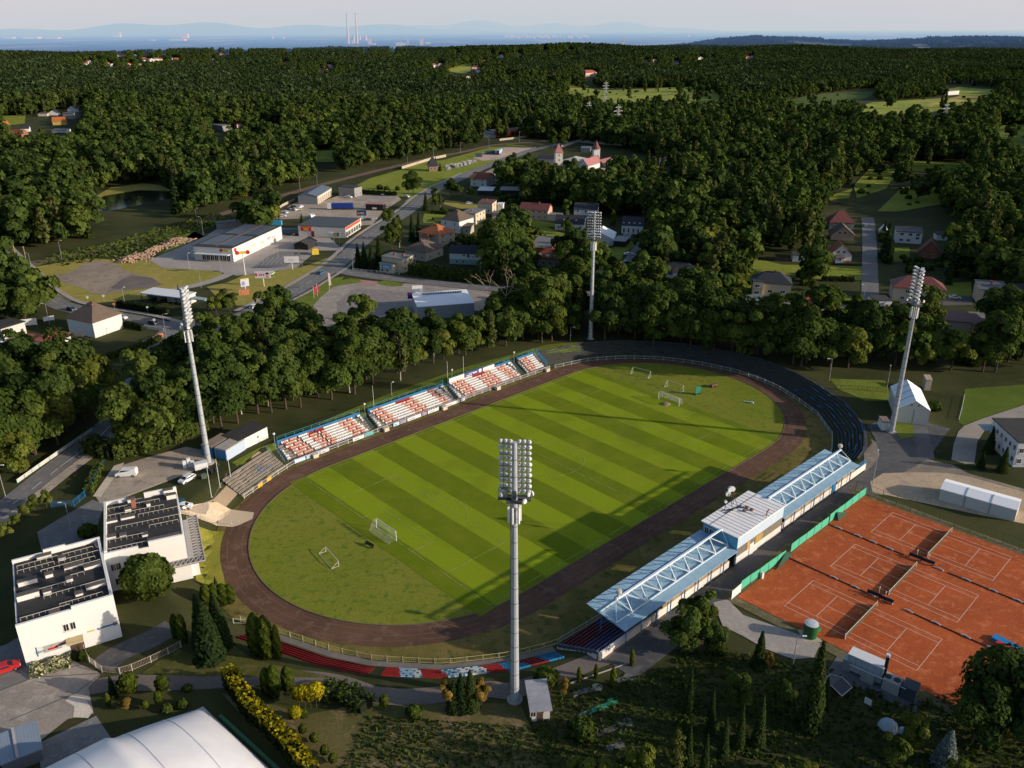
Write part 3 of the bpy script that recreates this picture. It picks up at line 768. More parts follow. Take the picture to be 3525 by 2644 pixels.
# --- left edge of town
wh('white house with tall brown pyramid roof beside the junction', 'A', (885, 1125), (1212, 1195), (1432, 1052), 5.6, 5.0, 'hip', WHITE, T_BRN, ov=.5, chim=[(1.2, 5, 8.6)])
t = wh('white two-part house with low red tile roofs', 'A', (480, 1470), (735, 1500), (935, 1400), 6.6, .9, 'mono', WHITE, T_RED, side=(1, 1), chim=[(-1, 3, 7.0), (-2.2, 3.2, 7.0)])
wing = MB().box(-8.4, 3.2, -.4, 7.0, 6.4, 6.2); wing.build('side_wing', WHITE, t)
MB().box(-8.4, 3.2, 5.82, 7.5, 6.9, .2).build('wing_roof', T_RED, t)
MB().box(-8.4, -1.9, 0, 7.2, 3.6, 2.9).build('porch', WHITE, t)
MB().box(-8.4, -1.9, 2.9, 7.4, 3.8, .5).build('terrace_parapet', MINT, t)
for x in (-6.9, -5.9): window(t, x, -3.72, 1.6, .6, .8)
wh('low white building with dark flat roof and yellow sign at the left edge', 'A', (-140, 1180), (45, 1228), (210, 1122), 4.2, 0, 'flat', OFFW, T_BLK, side=(1, 3), name='shop_building', cat='building')
wh('low dark shed with bright orange end wall behind the red-roofed house', 'A', (905, 1290), (1052, 1278), (1140, 1228), 2.6, .4, 'monoback', DARKW, T_BRN, name='shed', cat='shed')
# car wash
cw = empty('car_wash', at('01', 1040, 362), 0, 'open car wash with long white canopy roof and bays', 'car wash')
a, b = at('01', 925, 348), at('01', 1185, 380); cw.rotation_euler.z = math.atan2(b.y - a.y, b.x - a.x); wd = (b - a).length
MB().box(0, 3, 3.4, wd+1, 8, .35).build('roof', WHITEM, cw)
mb = MB()
for k in range(5): mb.box(-wd/2+wd*k/4, 4.5, 0, .2, 4.5, 3.38)
mb.box(0, 6.8, 0, wd, .2, 3.38).build('bay_walls', OFFW, cw)
for k in range(5): MB().box(-wd/2+wd*k/4, -.6, 0, .18, .18, 3.4).build('post', BLACKM, cw)
MB().box(1.5, 4.2, 0, 2.4, 2, 2.4).build('pump_room', WHITE, cw)
MB().box(wd/2+5, 3, 2.6, 7, 3, .3).build('side_canopy', M('canopy_teal', (.30, .40, .40)), cw)
# supermarket
sm = wh('long white supermarket with striped flat roof and yellow logo', 'B', (412, 718), (905, 748), (1436, 446), 6.4, 0, 'flat', WHITE, T_BLK, name='supermarket', cat='supermarket', ov=.2)
W0, D0 = sm['w'], sm['d']
PV, nt = nodes('roof_panel'); finish(PV, nt, (.13, .15, .18), .35, 0, .5)
for k in range(22):
 if k in (10, 11): continue
 for s_ in (-1, 1):
  mb = MB().box(s_*W0*.25, 4+(D0 - 8)*k/21, 6.72, W0*.38, 1.1, .12)
  mb.build('roof_panel', PV, sm)
MB().box(W0*.02, D0/2, 6.7, 1.2, D0 - 4, .1).build('roof_walkway', M('rusty_strip', (.20, .13, .11)), sm)
MB().box(0, -1.1, 3.3, W0*.86, 2.4, .35).build('entrance_canopy', WHITEM, sm)
for k in range(7): window(sm, -W0*.25+k*W0*.105, -.02, 1.6, W0*.1, 2.8)
lg = MB().box(W0*.32, -.12, 4.7, 3.6, .16, .9); lo_ = lg.build('logo_sign', M('logo_yellow', (.75, .52, .04)), sm)
MB().tube((W0*.32 - 2.1, -.25, 5.15), (W0*.32 - 2.1, -.1, 5.15), .75, n=16).build('logo_disc', M('logo_red', (.55, .03, .03)), sm)
MB().tube((W0*.5+.05, 2.2, 5.2), (W0*.5+.22, 2.2, 5.2), .9, n=16).build('logo_disc', MATS['logo_red'], sm)
for k, (y, c) in enumerate(((12, (.7, .62, .45)), (17, (.62, .55, .38)), (24, (.72, .50, .40)), (30, (.75, .35, .38)), (34, (.72, .45, .45)))):
 MB().box(W0/2+.06, D0*y/42, 2.4+(k % 2)*.4, .1, 3.0, 1.2).build('wall_poster', M('poster_%d' % k, c), sm)
MB().box(-W0/2 - 3, D0*.62, -.2, 6, 9, 4.2).build('loading_annex', OFFW, sm); MB().box(-W0/2 - 2, D0*.2, -.2, 4, 12, 3.2).build('loading_ramp', OFFW, sm)
py = empty('logo_pylon', at('B', 1048, 908), .3, 'tall white pylon with a yellow and red logo bar on top', 'sign pylon')
MB().tube((0, 0, 0), (0, 0, 9.2), .22, .18).build('post', WHITEM, py)
MB().box(0, 0, 9.2, 4.2, .4, 1.1).build('logo_bar', MATS['logo_yellow'], py)
for s_ in (-1, 1): MB().tube((2.2*s_, -.25, 9.75), (2.2*s_, .25, 9.75), .85, n=16).build('logo_disc', MATS['logo_red'], py)
# red-signed shop
sh = wh('white flat-roofed shop with red sign board and red fascia', 'C', (402, 935), (1000, 958), (1156, 835), 5.4, 0, 'flat', OFFW, MC('slate_felt', (.075, .082, .095), .7, .6, 0, 0, .9, .2), name='shop_building', cat='shop', ov=.15)
w_, d_ = sh['w'], sh['d']
SIGNR = M('sign_red', (.55, .02, .02), .5, .05)
MB().box(-w_/2+4.2, -.1, 2.9, 5.6, .14, 2.5).build('sign_board', SIGNR, sh)
MB().box(-w_/2+4.2, -.2, 3.2, 2.6, .06, 1.2).box(-w_/2+4.2, -.2, 4.7, 4.4, .06, .35).build('sign_lettering', M('sign_orange', (.75, .35, .06)), sh)
MB().box(-w_/2+7.6, -.08, 0, 1.6, .12, 2.9).build('red_column', M('dark_red', (.20, .02, .02)), sh)
MB().box(w_/2+.1, d_/2, 3.9, .18, d_*.96, 1.3).build('fascia_sign', M('fascia_red', (.62, .10, .04)), sh)
for k in range(6): window(sh, w_/2, d_*(k+.5)/6, 1.7, d_/7, 2.6, PI/2)
MB().box(-3, d_+3, 0, 7, 5, 3).box(6, d_+4, 0, 9, 6, 4.2).build('rear_annex', OFFW, sh)
wh('small black timber kiosk with gabled roof between the two shops', 'C', (345, 1102), (520, 1112), (582, 1052), 2.7, 1.6, 'gabley', DARKW, T_BLK, name='kiosk', cat='kiosk', ov=.5)
wr = wh('long grey warehouse with blue-grey roof and pale sunlit side', 'C', (398, 528), (642, 532), (905, 420), 5.0, 1.6, 'gabley', M('warehouse_grey', (.20, .215, .23), .6, .1, .3), T_BLU, name='warehouse', cat='warehouse', ov=.3)
MB().box(wr['w']/2+.06, wr['d']/2, 0, .1, wr['d']*.98, 4.6).build('side_wall', M('panel_cream', (.62, .55, .46)), wr)
for k in range(7): MB().box(wr['w']/2+.16, wr['d']*(k+.6)/7.4, 0, .08, wr['d']/14, 3.4).build('loading_door', M('panel_brown', (.34, .27, .22)), wr)
wh('white two-storey office with flat dark roof beside the warehouse', 'C', (912, 420), (1112, 440), (1186, 412), 5.6, 0, 'flat', GREYW, T_BLK, name='office_building', cat='office', win=(1, 4), side=(1, 2), ov=.2)
cb = wh('long dark container building with faded pink roof in the truck yard', 'C', (1252, 605), (1470, 612), 5.5, 3.6, 0, 'flat', BLACKM, T_PNK, name='container_building', cat='container')
MB().box(0, -.08, .8, 2.6, .1, 1.0).build('sign_board', WHITEM, cb)
wh('low grey shed with flat roof behind the supermarket', 'B', (700, 330), (1000, 300), 5, 3, 0, 'flat', GREYW, T_GRY, name='shed', cat='shed')
# houses in the middle
hs = wh('cream cube house with flat grey roof and blue banner', 'C', (1462, 1362), (1722, 1402), (1826, 1342), 6.0, 0, 'flat', CREAM, T_GRY, ov=.35, side=(2, 2))
w_ = hs['w']
MB().box(-w_*.12, -1.4, -.2, w_*.62, 2.8, 4.0).build('front_annex', CREAM, hs)
MB().box(-w_*.12, -1.5, 3.8, w_*.68, 3.2, .2).build('annex_roof', T_GRY, hs)
MB().box(-w_*.1, -2.9, 1.9, w_*.46, .12, 1.5).build('banner', M('banner_blue', (.10, .38, .62)), hs)
MB().box(-w_*.1, -2.98, 2.4, w_*.3, .04, .5).build('banner_lettering', M('banner_pale', (.6, .7, .75)), hs)
for x in (-.25, .0): window(hs, w_*x - .6, -2.86, 1.0, 1.2, 1.4)
for q in ((-1.5, 4, 6.2), (2.5, 5, 6.2)): link('chimney', ME_CHIM, hs, q, 0, (1.6, 1, .7))
wh('beige house with broad brown hip roof behind the cream cube house', 'D', (500, 920), (760, 962), (880, 870), 4.6, 3.4, 'hip', BEIGE, T_BRN, ov=1.0, win=(1, 3), side=(1, 2), chim=[(0, 5, 7.2)])
h_ = wh('beige house with bright orange hip roof in the middle of the gardens', 'D', (678, 722), (925, 770), (1018, 700), 5.6, 3.6, 'hip', BEIGE, T_ORG, ov=.7, win=(2, 2), side=(2, 2), chim=[(.8, 5, 8.2), (-.4, 4.4, 8.4)])
MB().box(-.5, -1.3, -.2, 4.6, 2.6, 4.4).build('bay', BEIGE, h_); roof_mesh('hip', 4.6, 2.6, 4.4, 1.2, .4, 0).build('bay_roof', T_RED, h_, (-.5, -2.6, 0))
h_ = wh('tall white house with brown pyramid roof among the gardens', 'D', (955, 572), (1185, 607), (1276, 540), 6.4, 4.4, 'hip', WHITE, T_BRN, ov=.4, win=(2, 2), winsize=(.8, 1.5), chim=[(1.4, 5.5, 9.4)])
wh('lean-to porch house with weathered brown roof against the white house', 'D', (1232, 606), (1322, 612), (1368, 580), 3.4, 1.1, 'mono', BEIGE, T_BRN, name='outbuilding', cat='outbuilding', win=(1, 1))
wh('yellow-beige cube house with flat grey roof and balconies', 'D', (1212, 476), (1392, 492), (1506, 432), 5.8, 0, 'flat', CREAM, T_GRY, ov=.3, side=(2, 3), chim=[(0, 4, 6)])
wh('pale yellow house with maroon flat roof at the top of the gardens', 'D', (1422, 346), (1602, 356), (1655, 318), 6.0, .5, 'mono', CREAM, T_MAR, ov=.3, win=(1, 2), side=(2, 1), chim=[(0, 3, 6.4)])
wh('white annex with half-round roof behind the pale yellow house', 'D', (1668, 320), (1735, 322), 5, 3.8, 0, 'flat', WHITE, T_WHT, name='outbuilding', cat='outbuilding')
wh('small beige garden shed with brown gable roof', 'D', (1556, 482), (1642, 494), (1680, 452), 2.6, 1.2, 'gabley', BEIGE, T_BRN, name='shed', cat='shed', win=(1, 1))
wh('low flat-roofed garage with beige walls beside the garden shed', 'D', (1600, 410), (1782, 418), (1812, 392), 2.8, 0, 'flat', BEIGE, T_GRY, name='garage', cat='garage')
h_ = wh('long white and mint house with dark gable roof facing the street', 'D', (1062, 988), (1522, 1006), (1588, 958), 5.2, 2.8, 'gable', WHITE, T_DRK, ov=.3, chim=[(-4.5, 4, 7.2)])
w_ = h_['w']
MB().box(0, -.06, 0, w_*.99, .1, 2.3).build('plinth_band', MINT, h_)
for x, z, a, b in ((-.30, 1.2, .9, 1.3), (-.12, 1.2, .9, 1.5), (-.1, 4.2, 1.4, .7), (.02, 3.9, 1.2, 1.8), (.13, 3.6, .6, .6), (.2, 3.6, .6, .6), (.3, 1.2, .9, 1.3)): window(h_, w_*x, -.12 if z < 2 else -.01, z, a, b)
for y in (.3, .7): window(h_, w_/2, h_['d']*y, 4, .9, 1.2, PI/2)
h_ = wh('pink house with long maroon roof and yellow garage', 'E', (32, 416), (388, 440), (434, 398), 5.6, 2.8, 'gable', PEACH, T_MAR, ov=.4, win=(2, 5), side=(1, 1), chim=[(2, 4, 7.6)])
MB().box(h_['w']/2+3.6, 3, -.2, 7, 6, 3.4).build('garage', CREAM, h_); MB().box(h_['w']/2+3.6, 3, 3.2, 7.3, 6.4, .2).build('garage_roof', T_GRY, h_)
h_ = wh('white gabled house with charcoal roof and roof lights near the tent', 'E', (482, 558), (846, 572), (892, 520), 3.6, 3.6, 'gable', WHITE, T_DRK, ov=.25, win=(1, 4), chim=None)
for x in (-.2, .22): MB().box(h_['w']*x, 1.6, 4.85, .8, .8, .5).build('skylight', WHITEM, h_)
wh('taller white house with charcoal roof behind the gabled house', 'E', (720, 420), (1018, 430), (1056, 380), 5.6, 2.6, 'gable', WHITE, T_DRK, ov=.25, win=(2, 3), side=(1, 1))
h_ = wh('long white barn conversion with black roof and tall dark windows', 'E', (1322, 602), (1592, 616), 9, 4.4, 3.6, 'gable', WHITE, T_DRK, ov=.2)
for k in range(4):
 window(h_, h_['w']*(-.38+.22*k), 0, 1.7, .9, 2.4)
 MB().box(h_['w']*(-.42+.25*k), 1.3, 5.1, .8, .8, .45).build('skylight', WHITEM, h_)
h_ = wh('big white party tent with gabled fabric roof', 'E', (868, 742), (1222, 758), (1336, 672), 3.2, 3.0, 'gabley', WHITE, M('tent_fabric', (.92, .92, .92), .6, .05), name='tent', cat='tent', ov=.1)
h_ = wh('small flat-roofed kiosk in front of the big white tent', 'E', (875, 768), (938, 772), (968, 730), 2.5, 0, 'flat', WHITE, T_GRY, name='kiosk', cat='kiosk')
wh('low flat-roofed bar hut at the right side of the big tent', 'E', (1222, 770), (1368, 782), (1430, 722), 2.8, 0, 'flat', DARKW, MC('pale_felt', (.36, .35, .34), .8, .5), name='hut', cat='hut')
wh('grey open shelter roof left of the big tent', 'E', (640, 712), (790, 720), (832, 690), 2.8, 0, 'flat', GREYW, MC('pale_felt2', (.38, .40, .42), .7, .5), name='shelter', cat='shelter')
wh('row of brick garages with long grey flat roof', 'E', (152, 852), (402, 866), (516, 722), 2.7, 0, 'flat', BRICK, T_GRY, name='garage_row', cat='garages', side=(1, 5))
h_ = wh('house with orange-brown hip roof and dormers behind tall trees', 'E', (215, 1010), (540, 1042), (600, 972), 4.0, 3.6, 'hip', BEIGE, T_RED, ov=.5, win=(1, 4), chim=[(-3.5, 5, 6.2), (.5, 5, 6.8)])
for x in (-.28, .0, .24):
 o_ = MB().box(h_['w']*x, 1.2, 3.9, 1.6, 2.4, 1.3).build('dormer', WHITE, h_)
# old villa with a turret
h_ = house('grey villa with dark roof and pointed corner turret', at('E', 1740, 1300), G(1506, 633), 11, 6.8, 3.6, 'hip', OFFW, T_DRK, ov=.5, win=(2, 7), winsize=(1.1, 1.6), chim=[(-6, 5, 9), (7, 5, 9)])
MB().box(1.2, -.9, -.3, 4.6, 3.2, 8.8).build('turret', OFFW, h_); roof_mesh('hip', 4.6, 3.2, 8.5, 2.6, .4, 0).build('turret_roof', T_BRN, h_, (1.2, -2.5, 0))
for z in (1.8, 4.6, 7.2): window(h_, 1.2, -2.52, z, 1.1, 1.5)
# white hall with solar strip
z_ = 5.0
a, b, c, d_ = [at('D', *q, z_) for q in ((650, 1535), (1372, 1482), (1380, 1362), (765, 1335))]
dep = ((c - b).length+(d_ - a).length)/2
h_ = house('white low-pitched hall with a row of solar panels on the roof', a, b, dep, z_, .5, 'mono', M('hall_panel', (.34, .37, .38), .6), M('white_roof', (.92, .91, .90), .6, .08, .3), name='hall', cat='hall', ov=.1)
w_, d0 = h_['w'], h_['d']
for k in range(16): MB().box(-w_*.30+w_*.72*k/16, d0*.84, z_+.55, w_*.72/16 - .25, 1.7, .1).build('solar_panel', M('solar_blue', (.012, .02, .07), .25), h_)
MB().box(-w_/2+2.2, d0+.4, 0, 4, .3, 8.2).build('sign_wall', WHITE, h_)
MB().box(-w_/2 - .8, d0 - .8, 3.6, 1.8, .3, 2.4).build('logo_sign', M('logo_blue', (.05, .06, .36)), h_)
MB().box(-w_/2 - .6, d0 - 1.0, 4.9, .9, .1, .9).build('logo_mark', MATS['logo_red'], h_)
# right-hand neighbourhood
h_ = wh('cream house with large black hip roof beside the street', 'G', (318, 1160), (808, 1192), 9.5, 5.2, 3.6, 'hip', CREAM, T_DRK, ov=.4, chim=[(1, 4.4, 8)])
w_ = h_['w']
MB().box(-w_*.37, -.8, -.3, w_*.25, 1.6, 6.2).build('gable_wing', CREAM, h_)
MB().box(-w_*.37, 1.0, 5.9, w_*.28, 5.4, .2).build('wing_roof', T_DRK, h_)
for x, y, z in ((-.37, -1.62, 1.5), (-.37, -1.62, 4.2), (-.03, 0, 1.9), (.3, 0, 1.9)): window(h_, w_*x, y, z, 1.9, 1.2, sill=True)
wh('teal-grey flat garage in front of the cream house', 'G', (188, 1345), (520, 1300), 6, 2.8, 0, 'flat', MINT, MC('teal_felt', (.13, .17, .18), .8, .4), name='garage', cat='garage')
h_ = wh('low house with huge rust-orange mansard roof and white dormer', 'G', (940, 1410), (1408, 1405), 9, 2.6, 4.8, 'hip', WHITE, MC('rust_tiles', (.34, .105, .045), .8, 2.4, 1, 0, .8, .3), ov=.5, chim=[(-.5, 5, 7)])
MB().box(.8, .9, 2.3, 4.4, 2.4, 2.4).build('dormer', WHITE, h_); roof_mesh('gabley', 4.4, 3.6, 4.7, 1.9, .3, 0).build('dormer_roof', MATS['rust_tiles'], h_, (.8, -.3, 0)); window(h_, .8, -.32, 3.6, 1.8, 1.5)
h_ = wh('white gable-fronted house with red roof and brown porch', 'G', (1302, 742), (1582, 752), 9, 3.4, 4.6, 'gabley', WHITE, T_RED, ov=.35)
for x in (-.13, .13): window(h_, h_['w']*x, 0, 4.6, 1.2, 1.3)
MB().box(-.5, -.9, 0, 3.6, 1.8, 2.6).build('porch', WHITE, h_); roof_mesh('hip', 3.6, 1.8, 2.6, 1.3, .6, 0).build('porch_roof', T_BRN, h_, (-.5, -1.8, 0)); window(h_, -.4, -1.82, 1.6, .9, 1.2)
MB().box(0, -.12, -.3, h_['w']+.1, .2, 1.1).build('plinth', BRICK, h_)
h_ = wh('peach gable-fronted house with brown roof behind the white gabled house', 'G', (1326, 462), (1618, 475), 9, 2.8, 4.4, 'gabley', PEACH, T_BRN, ov=.6)
for x in (-.15, .08): window(h_, h_['w']*x, 0, 3.6, 1.2, 1.4)
wh('big house with maroon hip roof at the head of the lane', 'G', (1302, 330), (1612, 340), 10, 3.8, 5.4, 'hip', GREYW, T_MAR, ov=.4, win=(1, 3))
wh('white garage with dark flat roof beside the sunny lawn', 'G', (838, 738), (1012, 746), 6.5, 2.9, 0, 'flat', WHITE, T_BLK, name='garage', cat='garage', ov=.2)
wh('long low timber shed behind the sunny lawn', 'G', (1012, 470), (1222, 476), 4, 2.4, .5, 'mono', BRICK, T_BRN, name='shed', cat='shed')
h_ = wh('white two-storey house with black roof right of the lane', 'H', (572, 498), (902, 520), 9, 5.6, .9, 'mono', WHITE, T_DRK, ov=.35)
for x, z in ((-.28, 4.4), (.05, 4.4), (.33, 4.4), (-.28, 1.6), (.0, 1.6), (.33, 2.8)): window(h_, h_['w']*x, 0, z, 1.7, 1.2)
wh('white double garage with dark roof right of the white two-storey house', 'H', (1096, 468), (1292, 476), 6, 2.8, 0, 'flat', WHITE, T_BLK, name='garage', cat='garage')
wh('old house with steep dark-red roof below the white two-storey house', 'H', (862, 690), (1128, 716), 9, 2.8, 5.2, 'gabley', BRICK, MC('dark_red_tiles', (.15, .05, .03), .8, 2.4, 1), ov=.5, win=(1, 2))
h_ = wh('wide beige house with two maroon hip roofs behind the right mast', 'H', (530, 1235), (1182, 1285), 10, 5.6, 3.6, 'hip', BEIGE, T_MAR, ov=.5)
for x, z in ((-.22, 4.2), (.32, 4.2), (-.3, 1.4), (.1, 1.4), (.38, 1.4)): window(h_, h_['w']*x, 0, z, 1.5, 1.4, sill=True)
door(h_, h_['w']*.22, -.03, 2.4, 2.6)
h_ = wh('grey two-storey house with slanted slate roof near the right edge', 'H', (1606, 1262), (1962, 1290), 9, 5.6, 1.2, 'mono', BEIGE, MC('slate_sheet', (.12, .125, .13), .7, 1.5), ov=.4, chim=[(0, 5, 6.4)])
for x in (-.2, .22):
 for z in (1.5, 4.3): window(h_, h_['w']*x, 0, z, 1.9, 1.4, sill=True)
wh('white flat-roofed workshop beside the lane mouth', 'H', (306, 1352), (520, 1352), 7, 3.4, 0, 'flat', WHITE, T_BLK, name='workshop', cat='workshop', ov=.1, win=(1, 2))
h_ = wh('white cube building with one square window beside the right mast', 'H', (606, 1432), (782, 1456), 7, 4.4, 0, 'flat', WHITE, T_BLK, name='workshop', cat='workshop', ov=.1)
window(h_, 0, 0, 2.6, 1.8, 1.8)
wh('beige house with maroon slanted roof below the street', '21', (1702, 552), (1862, 566), 10, 5.0, .8, 'mono', BEIGE, T_MAR, ov=.3, side=(2, 1))
wh('beige annex with maroon roof joined to the house below the street', '21', (1866, 560), (1968, 560), 9, 4.0, .8, 'mono', BEIGE, T_MAR, ov=.3, name='annex', cat='house')
wh('dark grey house with steep roof at the right edge of the street', 'H', (2010, 1290), (2300, 1310), 9, 3, 4.4, 'gable', GREYW, T_DRK, ov=.4, win=(1, 3))
h_ = wh('white pole tent dome hidden by a dark spruce', 'H', (360, 385), (480, 395), 6, 1.4, 2.8, 'gabley', WHITE, MATS['tent_fabric'], name='tent', cat='tent', ov=.05)
# right of the stadium
h_ = wh('large white storage tent with gabled fabric roof beside the right mast', 'K', (588, 752), (985, 792), 15, 4.4, 2.4, 'gabley', M('tent_wall', (.50, .49, .46), .7, .06), MATS['tent_fabric'], name='storage_tent', cat='tent', ov=.08)
MB().box(0, -.04, 0, .1, .08, 4.3).build('door_seam', M('seam_grey', (.2, .2, .2)), h_)
for x in (-.9, .9): MB().tube((x, -.02, 5.5), (x, -.1, 5.5), .3, n=12).build('vent', MATS['seam_grey'], h_)
for k in range(1, 4):
 for s_ in (-1, 1): MB().beam((s_*(h_['w']/2+.05), 15*k/4, 4.38), (0, 15*k/4, 6.92), .09, .05).build('roof_seam', MATS['seam_grey'], h_)
wh('small white equipment cabin at the foot of the right mast', 'K', (400, 858), (492, 862), 3.4, 2.4, 0, 'flat', WHITE, MC('brown_felt', (.26, .19, .16), .8, .5), name='cabin', cat='cabin', ov=.08)
wh('little beige transformer hut with pale roof behind the storage tent', 'K', (946, 345), (1022, 350), 3.0, 3.4, .4, 'mono', CREAM, MC('sand_felt', (.50, .40, .28), .8, .5), name='hut', cat='hut', ov=.1)
a, b = at('21', 1668, 1606), at('22', 2150, 96)
h_ = house('long low white tent hall with three fabric bays by the tennis courts', a, b, 5.6, 2.9, .7, 'gable', M('tent_side', (.52, .50, .48), .7, .06), MATS['tent_fabric'], name='tent_hall', cat='tent', ov=.06)
for k in (1, 2):
 MB().box(-h_['w']/2+h_['w']*k/3, -.05, 0, .12, .1, 2.9).beam((-h_['w']/2+h_['w']*k/3, -.1, 2.94), (-h_['w']/2+h_['w']*k/3, 2.8, 3.66), .1, .06).build('bay_seam', MATS['seam_grey'], h_)
p0, p1, p2 = at('K', 1800, 1010), at('K', 2066, 1318), at('K', 2560, 1330)
h_ = house('white two-storey clubhouse with dark flat roof at the right edge', p1, p2, (p0 - p1).length, 6.6, 0, 'flat', M('clubhouse_white', (.55, .56, .60), .8, .12, .5), T_BLK, name='clubhouse', cat='building', ov=.25, win=(2, 4))
for k in range(6):
 for z in (1.7, 4.7): window(h_, -h_['w']/2, h_['d']*(k+.5)/6, z, 1.1, 1.4, -PI/2)
MB().box(-h_['w']/2 - 1.4, h_['d']*.93, 4.6, 3.2, 3.6, .14).build('canopy', M('canopy_blue', (.34, .44, .50)), h_)
FA = np.array(FENCE); FS = np.concatenate([[0], np.cumsum(np.linalg.norm(np.diff(FA, axis=0), axis=1))])
def FP(s):
 return np.array([np.interp(s, FS, FA[:, 0]), np.interp(s, FS, FA[:, 1])])
def FO(s, d):
 """point a distance d outside the track railing at running length s, in pitch axes"""
 t = FP(s+2.5) - FP(s - 2.5); t = t/np.linalg.norm(t)
 q = FP(s)+np.array([t[1], -t[0]])*d
 return q, math.atan2(t[1], t[0])
def FW(s, d, z):
 q, _ = FO(s, d); return U(q[0], q[1], z)
# measured marks on the railing (running length) are rescaled to this outline
S_END = FS[-1]; SK = S_END/401.6
def sroot(name, label, cat, group=None): return empty(name, (PM.x, PM.y, 0), ANG, label, cat, group)
def SL(u, n, z): return (u, -n, z)
BLUE = M('stand_blue', (.045, .22, .46), .5, .15, .6)
BLUE_D = M('rail_blue', (.03, .16, .36), .5, .15, .6)
TEAL = M('rail_teal', (.05, .24, .26), .5, .2, .6)
STEPC = M('terrace_concrete', (.25, .215, .18), .95, .35, .6)
STEPD = M('terrace_dark', (.060, .060, .066), .9, .3, .6)  # dark boards and concrete, with shade put into the colour
WOOD = M('bench_wood', (.30, .25, .19), .9, .3, .6)
SEATS = {'red': M('seat_red', (.40, .035, .035), .5, .15, 2), 'pink': M('seat_faded_red', (.66, .38, .30), .55, .25, .4), 'white': M('seat_white', (.72, .71, .70), .5, .15, .4),
         'blue': M('seat_blue', (.035, .24, .48), .5, .15, 2), 'pale': M('seat_pale_blue', (.40, .56, .68), .5, .15, 2), 'dark': M('seat_dark_red', (.20, .03, .035), .5, .2, 2), 'navy': M('seat_violet', (.10, .085, .20), .5, .2, 2)}
_s = MB().box(0, 0, .38, .43, .40, .07).box(0, .2, .40, .43, .07, .36).box(0, .05, .1, .12, .12, .3)
ME_SEAT = {k: _s.mesh('seat_'+k, v) for k, v in SEATS.items()}
def put_seats(root, items):
 """items: (x, y, z, rot, colour) in root space; the first 100 (largest in view) are parts, the others one part"""
 items = sorted(items, key=lambda q: -q[5])
 for x, y, z, r_, c, _ in items[:100]:
  link('seat', ME_SEAT[c], root, (x, y, z), r_)
 rest = items[100:]
 if rest:
  keys = list(SEATS); mb = MB(); v0 = np.array(_s.v)
  for x, y, z, r_, c, _ in rest:
   cs, sn = math.cos(r_), math.sin(r_)
   V = [(x+a*cs - b*sn, y+a*sn+b*cs, z+h) for a, b, h in _s.v]
   mb.add(V, _s.f, keys.index(c))
  o = mb.build('seats', [SEATS[k] for k in keys], root); o['kind'] = 'stuff'
def steps(u0, u1, n0, dn, z0, dz, rows, sign):
 """straight terrace in stand axes; sign -1 rises towards smaller n"""
 mb = MB()
 for r_ in range(rows):
  n = n0+sign*dn*(r_+.5)
  mb.box((u0+u1)/2, -n, z0 - 1.0, u1 - u0, dn, 1.0+dz*r_+.03)
 return mb
# --- four seating blocks on the far long side
def seat_block(label, u0, u1, groups, aisles, banners=()):
 root = sroot('seating_block', label, 'seating block', 'seating blocks on the far long side')
 rows, dn, dz, n0, z0 = 7, .70, .44, -43.6, -2.95
 steps(u0 - .4, u1+.4, n0, dn, z0, dz, rows, -1).build('terrace', STEPC, root)
 items = []; k = 0; x = u0
 while x < u1:
  f = (x - u0)/(u1 - u0)
  for r_ in range(rows):
   fx = f+.012*(r_ - 3)
   if any(a < fx < b for a, b in aisles): continue
   c = 'white'
   for a, b in groups:
    if a <= fx < b: c = ('pink', 'pink', 'pink', 'white', 'pink', 'pink', 'red')[(k*3+r_*5) % 7]
   if r_ == rows - 1 and (k // 9) % 5 == 2: c = 'red'
   items.append((x, -(n0 - dn*(r_+.5)), z0+dz*r_+.04, 0, c, -r_+RNG.random()*.1))
  x += .5; k += 1
 put_seats(root, items)
 nb = n0 - dn*rows - .25; zb = z0+dz*rows
 MB().box((u0+u1)/2, -nb, zb - .3, u1 - u0, .08, 1.15).build('back_screen', BLUE_D, root)
 mb = MB(); mb.beam(SL(u0, nb, zb+1.9), SL(u1, nb, zb+1.9), .07).beam(SL(u0, nb, zb+1.4), SL(u1, nb, zb+1.4), .05)
 mb.build('top_rail', TEAL, root)
 npst = max(3, int((u1 - u0)/2.5))
 pm = MB().box(0, 0, 0, .08, .08, 2.6).mesh('rail_post', TEAL)
 for i in range(npst+1): link('rail_post', pm, root, SL(u0+(u1 - u0)*i/npst, nb - .08, zb - .7))
 for s_ in (u0 - .45, u1+.45):
  mb = MB()
  for j in range(9):
   nn = n0 - (dn*rows)*j/8; zz = z0+dz*rows*j/8
   mb.beam(SL(s_, nn, zz), SL(s_, nn, zz+1.05), .05)
  mb.beam(SL(s_, n0, z0+1.05), SL(s_, n0 - dn*rows, zb+1.05), .06)
  mb.build('side_rail', BLUE_D, root)
 MB().box((u0+u1)/2, -(n0+.05), z0 - .7, u1 - u0, .1, .8).build('front_kerb', M('kerb_violet', (.16, .12, .18)), root)
 for a, b, c, z1, mk in banners:
  o = MB().box((a+b)/2, -(nb+.14), zb+.15, b - a, .06, z1).build('banner', M(c[0], c[1], .6, .06), root)
  if mk:
   q = MB().tube(SL(b - .9, nb+.22, zb+.15+z1*.55), SL(b - .9, nb+.26, zb+.15+z1*.55), .62, n=14)
   q.box(b - 3.0, -(nb+.24), zb+.75, 1.6, .04, .35).box(a+1.6, -(nb+.24), zb+.55, 2.2, .04, .22).box(a+2.6, -(nb+.24), zb+1.05, 2.2, .04, .14)
   q.build('banner_crest', M('crest_white', (.70, .70, .74), .6, .05), o)
 return root
